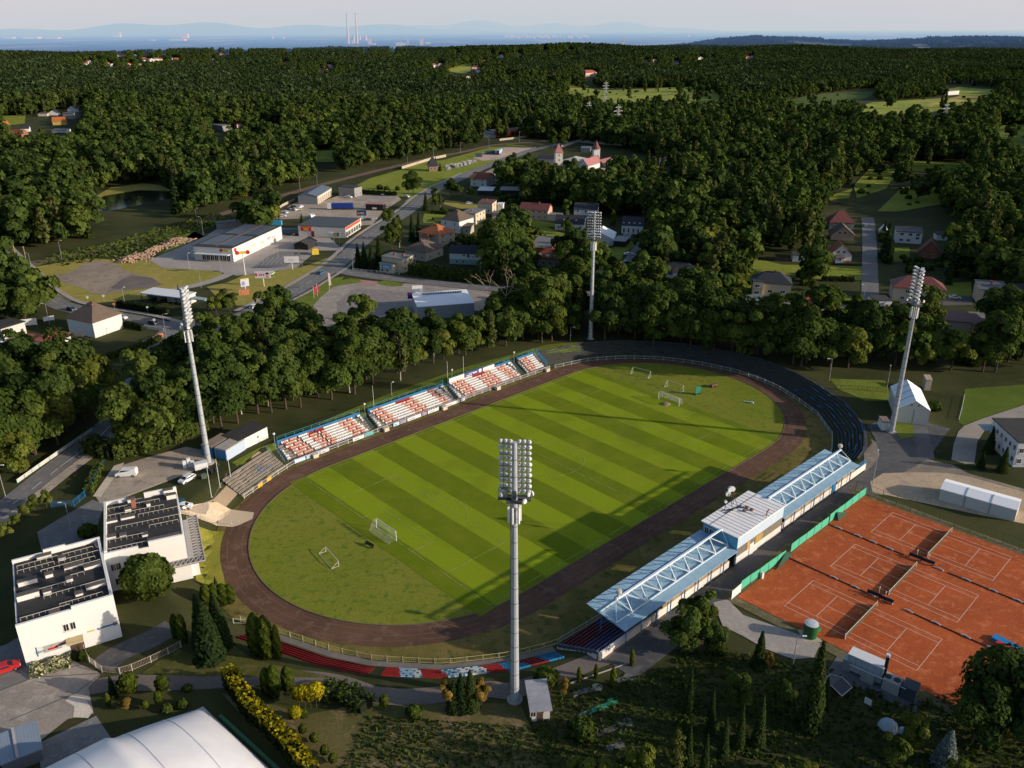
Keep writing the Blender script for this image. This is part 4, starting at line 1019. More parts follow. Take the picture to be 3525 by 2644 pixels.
seat_block('leftmost far seating block with red and white seats and a blue back screen', -49, -24, ((.08, .25), (.36, .56), (.74, .90)), ((.0, .07), (.25, .27), (.455, .475), (.93, .99)))
seat_block('second far seating block from the left with white seats around two red patches', -21.2, 5.3, ((.06, .2), (.42, .6), (.8, .9)), ((.0, .05), (.95, .99)))
seat_block('third far seating block from the left with white and navy banners on its screen', 7.4, 32.5, ((.07, .24), (.42, .66), (.78, .92)), ((.0, .05), (.95, .99)),
           ((7.5, 13.4, ('banner_white', (.72, .68, .66)), 1.5, 0), (13.6, 20.6, ('banner_navy', (.07, .08, .24)), 1.5, 1), (20.9, 25.6, ('banner_white', (.72, .68, .66)), 1.3, 0)))
seat_block('shortest far seating block at the right end of the row', 35.6, 43.2, ((.1, .55),), ((.0, .1), (.9, .98)))
# --- bare terraces on the bends
def bend_steps(name, label, s0, s1, d0, d1, rows, z0, z1, mat, benches=None, rails=0):
 root = sroot(name, label, 'terrace')
 mb = MB(); bn = MB()
 ns = max(4, int((s1 - s0)/1.6))
 for r_ in range(rows):
  da, db = d0+(d1 - d0)*r_/rows, d0+(d1 - d0)*(r_+1)/rows
  z = z0+(z1 - z0)*r_/(rows - 1); zl = z0 - .5 if r_ == 0 else z0+(z1 - z0)*(r_ - 1)/(rows - 1)
  A = []; B = []
  for i in range(ns+1):
   s = s0+(s1 - s0)*i/ns
   A.append(FO(s, da)[0]); B.append(FO(s, db)[0])
  V = [SL(*q, z) for q in A]+[SL(*q, z) for q in B]+[SL(*q, zl) for q in A]
  F = []
  for i in range(ns):
   F += [(i, i+1, ns+2+i, ns+1+i), (i, 2*ns+2+i, 2*ns+3+i, i+1)]
  mb.add(V, F)
  if benches:
   dm = da+(db - da)*.3
   for i in range(ns):
    if RNG.random() < .12: continue
    a = FO(s0+(s1 - s0)*i/ns, dm)[0]; b = FO(s0+(s1 - s0)*(i+1)/ns, dm)[0]
    bn.beam(SL(*a, z+.16), SL(*b, z+.16), .22, .12)
 mb.build('steps', mat, root)
 if benches: bn.build('bench_boards', benches, root)
 return root
lt_ = bend_steps('standing_terrace', 'bare concrete terrace with worn steps at the left bend', .5*SK, 16.5*SK, .9, 6.6, 8, -3.0, -.1, STEPC, WOOD)
rt_ = bend_steps('standing_terrace', 'long dark bench terrace sweeping round the right bend', 112*SK, 241*SK, 1.3, 8.2, 8, -3.0, .1, STEPD, M('bench_dark', (.075, .08, .095), .7, .3, 1))
for j in range(26):   # painted bench ends and short blue strips still left on the right bend
 s = (196+1.6*j)*SK; d = 2.2+(j*37 % 7)*.85
 a = FO(s, d)[0]; b = FO(s+1.3+(j % 3), d)[0]
 MB().beam(SL(*a, -2.7+(d - 1.3)*.45+.2), SL(*b, -2.7+(d - 1.3)*.45+.2), .22, .1).build('blue_bench', BLUE_D, rt_)
for k, (s, d) in enumerate(((8, 2.2), (10.5, 2.0), (9, 3.4))):
 a = FO(s, d)[0]; b = FO(s+2.2, d)[0]; mb = MB(); z = -3+.5*d
 mb.beam(SL(*a, z+1), SL(*b, z+1), .07)
 for q in (a, (a+b)/2, b): mb.beam(SL(*q, z), SL(*q, z+1), .07)
 mb.build('crush_barrier', BLUE_D, lt_)
gt = sroot('stair_railing', 'blue tubular stair railing between the bare terrace and the first seating block', 'railing')
for uu in (-50.3, -52.2):
 mb = MB()
 for j in range(6): mb.beam(SL(uu, -43.4 - j, -3+.55*j), SL(uu, -43.4 - j, -1.9+.55*j), .06)
 mb.beam(SL(uu, -43.4, -1.9), SL(uu, -48.4, .85), .07).beam(SL(uu, -43.4, -2.4), SL(uu, -48.4, .35), .05)
 mb.build('rail', M('rail_lightblue', (.12, .28, .40), .5), gt)
rl_ = sroot('side_screen', 'blue slatted screen at the right end of the last seating block', 'screen')
mb = MB()
for j in range(22): mb.beam(SL(43.9, -43.2 - .25*j, -2.9+.15*j), SL(43.9, -43.2 - .25*j, -1.2+.15*j), .1, .04)
mb.beam(SL(43.9, -43.2, -1.2), SL(43.9, -48.6, 2.0), .08).build('slats', BLUE_D, rl_)
# --- seats on the near bend
def bend_seats(label, s0, s1, colour, rows=5, d0=3.2, d1=7.5, z0=-2.6, z1=-.85):
 root = sroot('curved_seating', label, 'seating block')
 mb = MB(); items = []
 ns = max(4, int((s1 - s0)/1.2))
 for r_ in range(rows):
  da = d0+(d1 - d0)*r_/rows - .3; db = d0+(d1 - d0)*(r_+1)/rows - .3
  z = z0+(z1 - z0)*r_/(rows - 1)
  A = [FO(s0+(s1 - s0)*i/ns, da)[0] for i in range(ns+1)]; B = [FO(s0+(s1 - s0)*i/ns, db)[0] for i in range(ns+1)]
  V = [SL(*q, z) for q in A]+[SL(*q, z) for q in B]+[SL(*q, z - .5) for q in A]
  F = []
  for i in range(ns): F += [(i, i+1, ns+2+i, ns+1+i), (i, 2*ns+2+i, 2*ns+3+i, i+1)]
  mb.add(V, F)
  s = s0+.3
  while s < s1 - .2:
   q, t = FO(s, da+.5)
   items.append((q[0], -q[1], z+.03, -t+PI, colour(s/SK, r_), r_+RNG.random()))
   s += .52*1.0/(1+.045*(da+.5))
 mb.build('terrace', STEPC, root)
 put_seats(root, items)
 return root
bend_seats('curved block of deep red seats behind the columnar trees', 370.2*SK, 395*SK, lambda s, r_: 'red' if r_ else 'dark')
def mixcol(s, r_):
 s = s+.25*r_
 for lim, c in ((341.9, 'blue'), (344.2, 'blue'), (347.3, 'dark'), (348.6, 'blue'), (350.3, 'blue'), (353.2, 'red'), (354.5, 'white'), (357.5, 'white'), (359.5, 'pale'), (362.6, 'red'), (364, 'white'), (366.4, 'pale'), (380, 'red')):
  if s < lim:
   if c in ('white', 'pale') and (int(s*3)+r_) % 4 == 0: return 'blue'
   return c
 return 'red'
bend_seats('curved block of mixed blue, white and red seats behind the near mast', 340.6*SK, 368.6*SK, mixcol)
st_ = bend_steps('apron_strip', 'cracked grey concrete strip between the curved seats and the railing', 340*SK, 395*SK, .5, 3.0, 2, -3.05, -2.9, M('cracked_concrete', (.20, .175, .155), .95, .35, .5))
# --- railing round the track
def railing(label, s0, s1, mat, barmat, step=2.7, h=1.15, zb=-3.5, bars=.28, gaps=()):
 root = sroot('track_railing', label, 'railing', 'railings round the running track')
 mb = MB(); br = MB()
 n = max(2, int((s1 - s0)/step)); pm = MB().box(0, 0, 0, .12, .12, h+.15).mesh('railing_post', mat)
 for i in range(n+1):
  s = s0+(s1 - s0)*i/n; q, t = FO(s, 0)
  link('post', pm, root, SL(*q, zb), -t)
  if i < n:
   s2 = s0+(s1 - s0)*(i+1)/n; q2, _ = FO(s2, 0)
   for z in (h, .28): mb.beam(SL(*q, zb+z), SL(*q2, zb+z), .07)
   if i in gaps: continue
   m_ = int((s2 - s)/bars)
   for j in range(1, m_):
    r_ = q+(q2 - q)*j/m_
    br.beam(SL(*r_, zb+.28), SL(*r_, zb+h), .028)
 mb.build('rails', mat, root); br.build('bars', barmat, root)
 return root
RW = M('railing_white', (.66, .62, .56), .5, .15, 1); RG = M('railing_grey', (.50, .50, .50), .5, .15, 1); RY = M('railing_cream', (.52, .47, .25), .5, .15, 1); RYB = M('railing_yellow', (.36, .33, .08), .5, .2, 1)
rail_l = railing('white track railing hung with advertising boards along the far seating blocks', .2, 111*SK, RW, RW, 3.1)
railing('pale grey track railing sweeping round the shaded far bend', 113*SK, 243*SK, RG, RG, 3.1, bars=.4)
railing('thin white track railing in front of the roofed stand', 246*SK, 338*SK, RG, RG, 3.2, bars=.6)
railing('cream and yellow track railing in front of the curved near seats', 338.5*SK, 400*SK, RY, RYB, 2.75, gaps=(0, 1, 2, 3, 4, 5, 17))
ADS = [(-44.8, -41, 'ad_pale_blue', (.42, .58, .78)), (-48.2, -45.2, 'ad_sky', (.50, .66, .82)), (-40.8, -38.2, 'ad_grey', (.62, .60, .64)), (-30.8, -27.2, 'ad_white', (.72, .70, .70)), (-27.0, -24.2, 'ad_teal', (.12, .42, .44)),
       (-17.6, -15.6, 'ad_sky', None), (-15.3, -13.2, 'ad_violet', (.35, .28, .42)), (-12.8, -8.0, 'ad_white', None), (-7.6, -6.0, 'ad_violet', None), (-5.6, -1.6, 'ad_white', None), (-.2, 6.2, 'ad_white', None), (6.6, 8.2, 'ad_grey', None)]
for a, b, c, col_ in ADS:
 o = MB().box((a+b)/2, 42.36 if a > -40 else 42.2, -3.38, b - a, .06, .95).build('advert_board', M(c, col_ or (.5, .5, .5), .6, .08), rail_l)
 if a > -46: MB().box((a+b)/2 - (b - a)*.15, 42.30 if a > -40 else 42.14, -3.1, (b - a)*.4, .04, .22).build('advert_print', M('ad_print', (.20, .22, .42), .6), o)
for s in (5.2, 8.4):
 q, t = FO(s, -.06); q2, _ = FO(s+1.7, -.06)
 MB().beam(SL(*q, -2.9), SL(*q2, -2.9), .05, .9).build('gate_panel', M('gate_yellow', (.62, .38, .05)), rail_l)
DUG = MB().box(0, 0, 0, 1.5, .9, 1.0).box(0, 0, 1.0, 1.7, 1.05, .08)
me_ = DUG.mesh('block', M('cream_block', (.60, .52, .40), .8, .15, 1))
for i, (w_, x, y) in enumerate((('01', 2002, 1335), ('11', 312, 1168), ('11', 682, 1032), ('11', 1022, 905), ('11', 1335, 790))):
 p = at(w_, x, y, PZ)
 tag(link('steward_box', me_, None, p, ANG), ['leftmost', 'second from the left', 'middle', 'second from the right', 'rightmost'][i]+' of five cream concrete boxes along the far railing', 'box', 'cream boxes along the far railing')
# --- main stand
ms = sroot('main_stand', 'long roofed grandstand with pale blue roof trusses and a white press box', 'grandstand')
steps(-49.4, 46, 51.1, 1.0, -2.9, .46, 9, 1).build('terrace', STEPD, ms)
items = []
for r_ in range(9):
 x = -49.1
 while x < -44.2+r_*.4:
  items.append((x, -(51.1+r_+.5), -2.9+.46*r_+.04, PI, 'dark' if r_ < 5 else 'navy', 10+r_)); x += .52
 while x < 45:
  if not (-10 < x < 7.4 and r_ > 1): items.append((x, -(51.1+r_+.5), -2.9+.46*r_+.04, PI, 'dark' if (int(x) // 4) % 2 else 'navy', 0));
  x += .55
put_seats(ms, items)
BWALL = M('stand_wall_white', (.70, .64, .60), .85, .25, .35)
for a, b in ((-50, -11.6), (8.4, 29.4), (31.6, 46.4)):
 MB().box((a+b)/2, -60.6, -.4, b - a, .3, 2.05).build('back_wall', BWALL, ms)
mb = MB()
for r_ in range(9): mb.box(-49.85, -(51.1+r_+.5), -3.4, .5, 1.0, .62+.46*r_)
mb.build('end_wall', BWALL, ms)
mb = MB().beam(SL(-49.8, 51.2, -2.55), SL(-49.8, 60.2, 1.55), .5, .5).build('end_wall_trim', M('trim_slate', (.07, .08, .11)), ms)
PLK = MC('screen_boards', (.40, .27, .15), .8, .9, 0, 0, .25, .5, (.16, .12, .09))
for a, b in ((-33, -12.4), (8.6, 29.2), (32, 40.6)):
 MB().box((a+b)/2, -60.75, 1.68, b - a, .06, 1.5).build('back_screen', PLK, ms)
MB().box(30.5, -60.6, -.1, 2.0, .2, 2.8).build('gate', BLUE_D, ms)
MB().beam(SL(41, 60.8, 1.9), SL(46.4, 60.8, 1.9), .1).beam(SL(41, 60.8, 2.5), SL(46.4, 60.8, 2.5), .1).beam(SL(41, 60.8, 3.0), SL(46.4, 60.8, 3.0), .1).build('end_railing', BLUE, ms)
RBL = MC('roof_blue', (.30, .47, .60), .45, 2.2, 0, 0, .72, .25, (.20, .36, .50))
TRUSS = M('truss_white', (.64, .72, .78), .5, .1, 1)
for a, b in ((-44.3, -9.95), (7.35, 41.0)):
 mb = MB()
 V = []
 for z in (0, -.14):
  for u_, n_, zz in ((a, 52.6, 4.35), (b, 52.6, 4.35), (b, 61.4, 3.45), (a, 61.4, 3.45)): V.append(SL(u_, n_, zz+z))
 mb.add(V, [(0, 1, 2, 3), (7, 6, 5, 4), (0, 4, 5, 1), (1, 5, 6, 2), (2, 6, 7, 3), (3, 7, 4, 0)])
 rf = mb.build('roof', RBL, ms)
 cols = []
 k = 0; x = a+.6
 while x <= b:
  MB().box(x, -61.2, -.2, .16, .16, 3.62).build('column', BLUE_D, ms)
  if k % 2 == 0: MB().tube(SL(x, 55.6, -1.2), SL(x, 55.6, 4.0), .11).tube(SL(x, 55.6, 1.6), SL(x+1.5, 58.5, 3.7), .07).build('column', BLUE_D, ms)
  x += 4.2; k += 1
 tr = MB(); zt = 6.75; nA, nB, nT = 55.6, 59.3, 57.4; nb_ = 8
 za, zb_ = 4.25, 3.9
 e0 = 2.1 if a < 0 else 0; e1 = 0 if a < 0 else 2.1
 tr.beam(SL(a+e0, nT, zt), SL(b - e1, nT, zt), .36, .30)
 tr.beam(SL(a+.2, nA, za), SL(b - .2, nA, za), .2); tr.beam(SL(a+.2, nB, zb_), SL(b - .2, nB, zb_), .2)
 L_ = (b - a - .4)/nb_
 for i in range(nb_+1):
  x0 = a+.2+L_*i; xt = min(max(x0, a+e0), b - e1)
  tr.beam(SL(xt, nT, zt), SL(x0, nA, za), .12); tr.beam(SL(xt, nT, zt), SL(x0, nB, zb_), .12); tr.beam(SL(x0, nA, za), SL(x0, nB, zb_), .11)
  if i < nb_:
   x1 = x0+L_
   tr.beam(SL(xt, nT, zt), SL(x1, nB, zb_), .13); tr.beam(SL(xt, nT, zt), SL(x1, nA, za), .12)
   tr.beam(SL(x0, nB, zb_), SL(x0+L_/2, (nA+nB)/2, 4.05), .09)
 tr.build('roof_truss', TRUSS, ms)
 tag(MB().beam(SL(a+e0+.3, nT - .5, zt - .2), SL(b - e1 - .3, nT - .5, zt - .2), .3, .3).build('truss_pipe', BLUE, ms))
# press box
CLAD = MC('cladding_pale_blue', (.50, .60, .72), .5, 1.6, 0, 0, .85, .1)
CLADS = M('cladding_shaded_blue', (.10, .34, .52), .5, .1, .6)  # deeper copy of the pale cladding, side-wall shade in the colour
x0, x1, y0, y1 = -9.8, 7.2, 53.0, 61.0
pb = MB().box((x0+x1)/2, -(y0+y1)/2, 3.2, x1 - x0, y1 - y0, 3.0).build('press_box', CLADS, ms)
MB().box((x0+x1)/2, -61.06, 3.75, x1 - x0+.1, .08, 2.45).build('back_cladding', CLAD, ms)
MB().box((x0+x1)/2, -60.9, -.3, x1 - x0, .4, 2.1).build('base_wall', BWALL, ms)
MB().box((x0+x1)/2, -60.95, 1.8, x1 - x0 - .2, .3, 1.95).build('timber_band', MC('timber_grey', (.20, .165, .13), .85, 1.8, 0, 0, .5, .3), ms)
MB().box(x0+5.4, -61.15, -.2, 1.5, .1, 2.9).build('door', M('door_white', (.66, .66, .68)), ms)
for a, b, c in ((3.6, 4.6, (.55, .30, .10)), (6.6, 9.4, (.40, .27, .08))):
 MB().box(x0+(a+b)/2, -61.14, 1.85, b - a, .06, 1.8).build('board_panel', M('board_%d' % int(a), c, .8, .3, 2), ms)
MB().box((x0+x1)/2, -(y0+.2), 1.0, x1 - x0, .4, 2.4).build('front_wall', CLADS, ms)
for k in range(8):
 o = link('window', ME_WF, ms, SL(x0+1.1+2.1*k, y0 - .02, 4.6), PI, (1.9, 1, 1.7)); link('pane', ME_WP, o)
for k in range(2):
 o = link('window', ME_WF, ms, SL(x0 - .03, y0+.9+1.1*k, 4.6), -PI/2, (1.0, 1, 1.8)); link('pane', ME_WP, o)
rb = MB().box((x0+x1)/2, -(y0+y1)/2+.15, 6.2, x1 - x0+.3, y1 - y0+.7, .2).build('box_roof', M('box_roof_white', (.92, .88, .86), .6, .12, .3), ms)
mb = MB()
for k in range(1, 15): mb.box(x0+(x1 - x0)*k/15, -(y0+y1)/2+.15, 6.41, .05, y1 - y0+.6, .03)
mb.box((x0+x1)/2, -(y0+1.6), 6.42, x1 - x0, .12, .05).build('roof_seam', MATS['seam_grey'], rb)
for x, n in ((-.6, 56.6), (.9, 56.2), (.8, 57.4)): MB().lathe([(.35, 0), (.35, .3), (.5, .32), (0, .45)], x, -n, 6.4, 10).build('roof_vent', M('vent_rust', (.20, .14, .12)), rb)
MB().tube(SL(1.2, 60.6, 6.4), SL(1.2, 60.6, 7.3), .12).tube(SL(1.2, 60.6, 7.3), SL(1.7, 60.7, 7.7), .14).build('flue', M('flue_rust', (.3, .1, .06)), rb)
mst = MB()
for a, b in ((-3, 53.4), (.2, 53.4), (-2.2, 54.8), (-.2, 54.8)): mst.tube(SL(a, b, 6.4), SL(-1.6+(a+1.4)*.35, 53.6, 10.2), .06, n=5)
mst.beam(SL(-4.2, 54.3, 6.5), SL(1.0, 54.9, 6.5), .15).beam(SL(-4, 53.3, 6.5), SL(.8, 55.6, 6.5), .15)
mm = mst.build('antenna_frame', BLACKM, rb)
for dx, dz, r_ in ((-2.3, 9.8, .55), (-1.5, 10.6, .6), (-.8, 10.3, .6), (-2.9, 8.2, .3)):
 MB().tube(SL(dx, 53.5, dz), SL(dx+.25, 53.1, dz+.05), r_, r_*.9, n=14).build('dish', WHITEM, mm)
for u_, n_, z_ in ((-41.2, 57.2, 7.4), (38.6, 57.2, 7.4)):
 o = MB().box(u_, -n_, z_ - .5, .2, .2, .5).lathe([(.3, 0), (.55, .3), (.5, .8), (0, .9)], u_, -n_, z_ - .1, 10).build('lamp_head', M('lamp_shell', (.55, .52, .46)), ms)
# --- floodlight masts
SHAFT = M('mast_steel', (.50, .52, .56), .4, .12, .4, .3)
JOINT = M('mast_joint', (.16, .165, .18), .5, .1)
lamp = MB(); lamp.lathe([(.08, -.28), (.22, -.22), (.30, 0), (.33, .22), (.33, .3)], 0, 0, 0, 14);
ME_LAMP = lamp.mesh('floodlight_bowl', M('lamp_white', (.66, .66, .66), .35, .1))
ME_LENS = MB().lathe([(.30, .28), (.29, .30)], 0, 0, 0, 14).mesh('floodlight_lens', M('lamp_lens', (.05, .05, .06), .15, .1))
ME_ANT = MB().box(0, 0, 0, .34, .22, 2.6).mesh('antenna_panel', M('antenna_white', (.72, .71, .68), .5, .05))
def mast(label, base, H, aim, tints=None, dishes=False):
 root = empty('floodlight_mast', base, aim, label, 'floodlight mast', 'floodlight masts at the four corners')
 # local -y looks at the pitch
 f_h = H - 8.6
 sh = MB(); nseg = 17
 sh.lathe([(.70 - .34*k/nseg, H*k/nseg) for k in range(nseg+1)], n=12)
 s_ = sh.build('shaft', SHAFT, root)
 for k in range(1, nseg):
  z = H*k/nseg; r_ = .70 - .34*k/nseg
  MB().lathe([(r_+.012, 0), (r_+.03, .04), (r_+.03, .10), (r_+.012, .14)], 0, 0, z, 12).build('joint', JOINT, root)
 MB().lathe([(1.25, 0), (1.25, .25), (1.05, .3)], n=16).build('footing', CONCM, root)
 fr = MB()
 for k in range(5):
  z = f_h+1.1+1.75*k; fr.beam((-2.15, -.55, z), (2.15, -.55, z), .09)
  fr.beam((-.3, -.2, z), (-.3, -.55, z), .08).beam((.3, -.2, z), (.3, -.55, z), .08)
 for x in (-1.62, -.95, .95, 1.62): fr.beam((x, -.55, f_h), (x, -.55, H - .3), .07)
 fr.build('lamp_frame', M('frame_grey', (.20, .21, .20), .5, .15), root)
 for k in range(10):
  z = f_h+.45+.875*k
  for x in (-2.0, -1.3, -.62, .62, 1.3, 2.0):
   o = link('floodlight', ME_LAMP, root, (x, -.80, z), 0)
   o.rotation_euler = (R(115+(k*7+int(x*3)) % 5*3), 0, R((k*13+int(x*10)) % 9*4 - 16))
   link('lens', ME_LENS, o)
 pf = MB(); z = f_h - .55
 pf.box(0, -.55, z, 4.7, 1.5, .12).box(0, .45, z, 2.2, 1.3, .12)
 pf.build('platform', M('platform_dark', (.09, .09, .095), .7, .2), root)
 gr = MB()
 for zz in (.55, 1.1): gr.beam((-2.35, -1.3, z+zz), (2.35, -1.3, z+zz), .05).beam((-2.35, .2, z+zz), (-1.1, .2, z+zz), .05).beam((1.1, .2, z+zz), (2.35, .2, z+zz), .05)
 for x in (-2.35, -1.2, 0, 1.2, 2.35): gr.beam((x, -1.3, z), (x, -1.3, z+1.1), .05)
 for x in (-2.35, 2.35): gr.beam((x, -1.3, z+1.1), (x, .2, z+1.1), .05).beam((x, .2, z), (x, .2, z+1.1), .05)
 gr.build('guard_rail', M('frame_grey', (.2, .21, .2)), root)
 MB().box(0, .42, z+.2, .62, .12, 1.5).build('hatch', M('hatch_slate', (.08, .10, .12)), root)
 for t in (20, 75, 140, 200, 265, 320):
  a = R(t); link('antenna', ME_ANT, root, (.85*math.cos(a), .85*math.sin(a), z - 3.5), a)
 ar = MB()
 for t in (20, 140, 265): ar.beam((0, 0, z - 2.9), (.85*math.cos(R(t)), .85*math.sin(R(t)), z - 2.9), .08).beam((0, 0, z - 1.2), (.85*math.cos(R(t)), .85*math.sin(R(t)), z - 1.2), .08)
 for t in (75, 200, 320): ar.beam((0, 0, z - 2.9), (.85*math.cos(R(t)), .85*math.sin(R(t)), z - 2.9), .08)
 ar.build('antenna_arm', JOINT, root)
 ld = MB()
 for k in range(40): ld.beam((.62, -.14, 1+k*(z - 1.5)/40), (.62, .14, 1+k*(z - 1.5)/40), .04)
 ld.beam((.80, -.15, .6), (.52, -.15, z), .05).beam((.80, .15, .6), (.52, .15, z), .05).build('ladder', JOINT, root)
 if dishes:
  for x, y, zz, r_ in ((-2.3, -1.0, .6, .45), (-1.5, .9, .4, .4), (-2.0, .5, 1.3, .35), (1.8, .7, 1.2, .4)):
   MB().tube((x, y, z+zz), (x*1.08, y*1.15, z+zz), r_, r_*.8, n=12).build('dish', WHITEM, root)
  MB().box(1.5, -.4, z+.5, .9, .5, 1.0).build('equipment_box', GALV, root)
 return root
cx, cy = PM.x, PM.y
def aimz(p, q): return math.atan2(q[1] - p[1], q[0] - p[0])+PI/2
MP = [G(1112, 1512), G(451, 1001), G(1275, 732), G(1925, 934)]
mast('tall steel floodlight mast standing nearest in front of the curved seats', MP[0], 45.6, R(180 - 6), dishes=True)
mast('leaning-looking steel floodlight mast beside the car park on the left', MP[1], 44.3, aimz(MP[1], (cx, cy)), dishes=True)
mast('steel floodlight mast at the far bend among dark trees', MP[2], 43.4, aimz(MP[2], (cx, cy)))
mast('steel floodlight mast beside the storage tent on the right', MP[3], 44.2, aimz(MP[3], (cx, cy)), dishes=True)
# --- goals and pitch furniture
NETM, nt = nodes('goal_net'); finish(NETM, nt, (.50, .50, .46), .8)
def goal(label, u0, s_, name='football_goal', w_=7.32, h=2.44, dp=2.0):
 root = empty(name, U(u0, 0), ANG, label, 'football goal')
 mb = MB().tube((0, -w_/2, 0), (0, -w_/2, h), .09).tube((0, w_/2, 0), (0, w_/2, h), .09).tube((0, -w_/2, h), (0, w_/2, h), .09)
 mb.build('frame', WHITEM, root)
 nm = MB(); b = s_*dp; tp = s_*.8
 for i in range(25):
  y = -w_/2+w_*i/24
  nm.beam((0, y, h), (tp, y, h - .1), .02).beam((tp, y, h - .1), (b, y, .05), .02)
 for i in range(8):
  f_ = i/7; nm.beam((tp+(b - tp)*f_, -w_/2, (h - .1)*(1 - f_)+.05), (tp+(b - tp)*f_, w_/2, (h - .1)*(1 - f_)+.05), .02)
 for y in (-w_/2, w_/2):
  for i in range(6): nm.beam((0, y, h*i/6), (tp+(b - tp)*(1 - i/6), y, h*i/6), .02)
 nm.build('net', NETM, root)
goal('white football goal with a pale net at the left end of the pitch', -HX, -1)
goal('white football goal with a pale net at the right end of the pitch', HX, 1)
def small_goal(label, p, q, h=1.9, kind=0):
 """training goal between two foot points"""
 root = empty('training_goal', (p+q)/2, math.atan2((q - p).y, (q - p).x), label, 'training goal', 'training goals off the pitch')
 w_ = (q - p).length/2; mb = MB()
 for x in (-w_, w_):
  mb.tube((x, 0, 0), (x, 0, h), .06).tube((x, 0, h), (x, -1.6 if kind == 0 else 1.2, 0), .05).tube((x, 0, .05), (x, -1.6 if kind == 0 else 1.2, .05), .04)
 mb.tube((-w_, 0, h), (w_, 0, h), .06).tube((-w_, -1.6 if kind == 0 else 1.2, .05), (w_, -1.6 if kind == 0 else 1.2, .05), .04)
 mb.build('frame', RW, root)
small_goal('rusty white training goal on the right bend nearest the railing', at('P', 492, 172, PZ), at('P', 660, 215, PZ))
small_goal('faint grey training goal between the right goal and the green board', at('P', 822, 298, PZ), at('P', 975, 352, PZ))
small_goal('low tipped-over training goal frame on the left bend', at('02', 2068, 285, PZ), at('02', 2150, 378, PZ), 1.2)
one('hurdle_board', MB().box(0, 0, .3, 1.9, .15, 2.2).box(-.8, 0, 0, .1, .8, .4).box(.8, 0, 0, .1, .8, .4), M('board_green', (.02, .20, .14)), 'dark green upright board standing behind the right goal', 'board', None, at('P', 1110, 380, PZ), R(25))
one('wooden_cart', MB().box(0, 0, .5, 2.2, 1.0, .5).box(-.8, 0, 0, .2, 1.0, .5).box(.8, 0, 0, .2, 1.0, .5), M('old_wood', (.18, .10, .06)), 'small brown wooden cart on the right bend', 'cart', None, at('P', 1260, 310, PZ), R(30))
one('pipe_bundle', MB().tube((-1.3, 0, .2), (1.0, 0, .2), .16).box(1.2, 0, 0, .7, .5, .45), WHITEM, 'white pipe with a small box lying on the right bend', 'pipe', None, at('P', 1590, 458, PZ), R(-28))
one('soil_heap', MB().lathe([(1.5, 0), (1.1, .3), (.5, .48), (0, .52)], n=14), M('heap_brown', (.30, .20, .13)), 'small brown soil heap in front of the right goal', 'soil heap', None, at('P', 805, 475, PZ))
one('bench', MB().box(0, 0, .38, 2.6, .4, .08).box(0, .22, .5, 2.6, .06, .4).box(-1.1, 0, 0, .1, .4, .4).box(1.1, 0, 0, .1, .4, .4), BLACKM, 'black bench lying behind the left goal', 'bench', None, at('12', 205, 252, PZ), R(-40))
def frame4(p1, p2):
 c = (p1+p2)/2
 return c, math.atan2(p2.y - p1.y, p2.x - p1.x), (p2 - p1).length
CENW = M('centre_white', (.78, .75, .72), .8, .08, .35)
ROOFK = MC('roof_bitumen', (.040, .038, .038), .85, .55, 1, 0, .92, .3, (.075, .062, .052))
PIPE = M('pipe_rail', (.46, .42, .36), .6, .2, 1)
def centre_block(label, p1, p2, dep, h, lows, rails, blocks):
 c, rz, w_ = frame4(p1, p2)
 root = empty('sports_centre', (c.x, c.y, 0), rz, label, 'building')
 MB().box(0, dep/2, -.4, w_, dep, h).build('wall', CENW, root)
 MB().box(0, dep/2, h - .4, w_ - .5, dep - .5, .05).build('roof', ROOFK, root)
 pr = MB()   # parapet with lower notches
 def run(x0, y0, x1, y1, hh):
  pr.box((x0+x1)/2, (y0+y1)/2, h - .402, max(abs(x1 - x0), .45), max(abs(y1 - y0), .45), hh+.4)
 for a, b, hh in lows['front']: run(-w_/2+w_*a, .22, -w_/2+w_*b, .22, hh)
 for a, b, hh in lows['back']: run(-w_/2+w_*a, dep - .22, -w_/2+w_*b, dep - .22, hh)
 for x, hh in lows['side']: run(x*(w_/2 - .3), .46, x*(w_/2 - .3), dep - .46, hh)
 pr.build('parapet', CENW, root)
 for a, b, y in rails:
  mb = MB(); xa, xb = -w_/2+w_*a, -w_/2+w_*b; yy = dep*y
  mb.tube((xa, yy, h+.35), (xb, yy, h+.35), .055, n=6)
  n = int((xb - xa)/.9)
  for i in range(n+1): mb.beam((xa+(xb - xa)*i/max(n, 1), yy, h - .36), (xa+(xb - xa)*i/max(n, 1), yy, h+.35), .05).beam((xa+(xb - xa)*i/max(n, 1), yy, h+.3), (xa+(xb - xa)*i/max(n, 1), yy+.5, h - .36), .04)
  mb.build('pipe_rail', PIPE, root)
 for a, b, y, hh in blocks:
  xa, xb = -w_/2+w_*a, -w_/2+w_*b
  o = MB().box((xa+xb)/2, dep*y, h - .38, xb - xa, .9, hh).build('roof_vent', CENW, root)
  MB().box((xa+xb)/2, dep*y, h - .38+hh, xb - xa+.2, 1.1, .12).build('vent_cap', M('vent_cap', (.13, .11, .10), .8, .3, 3), o)
 return root, w_
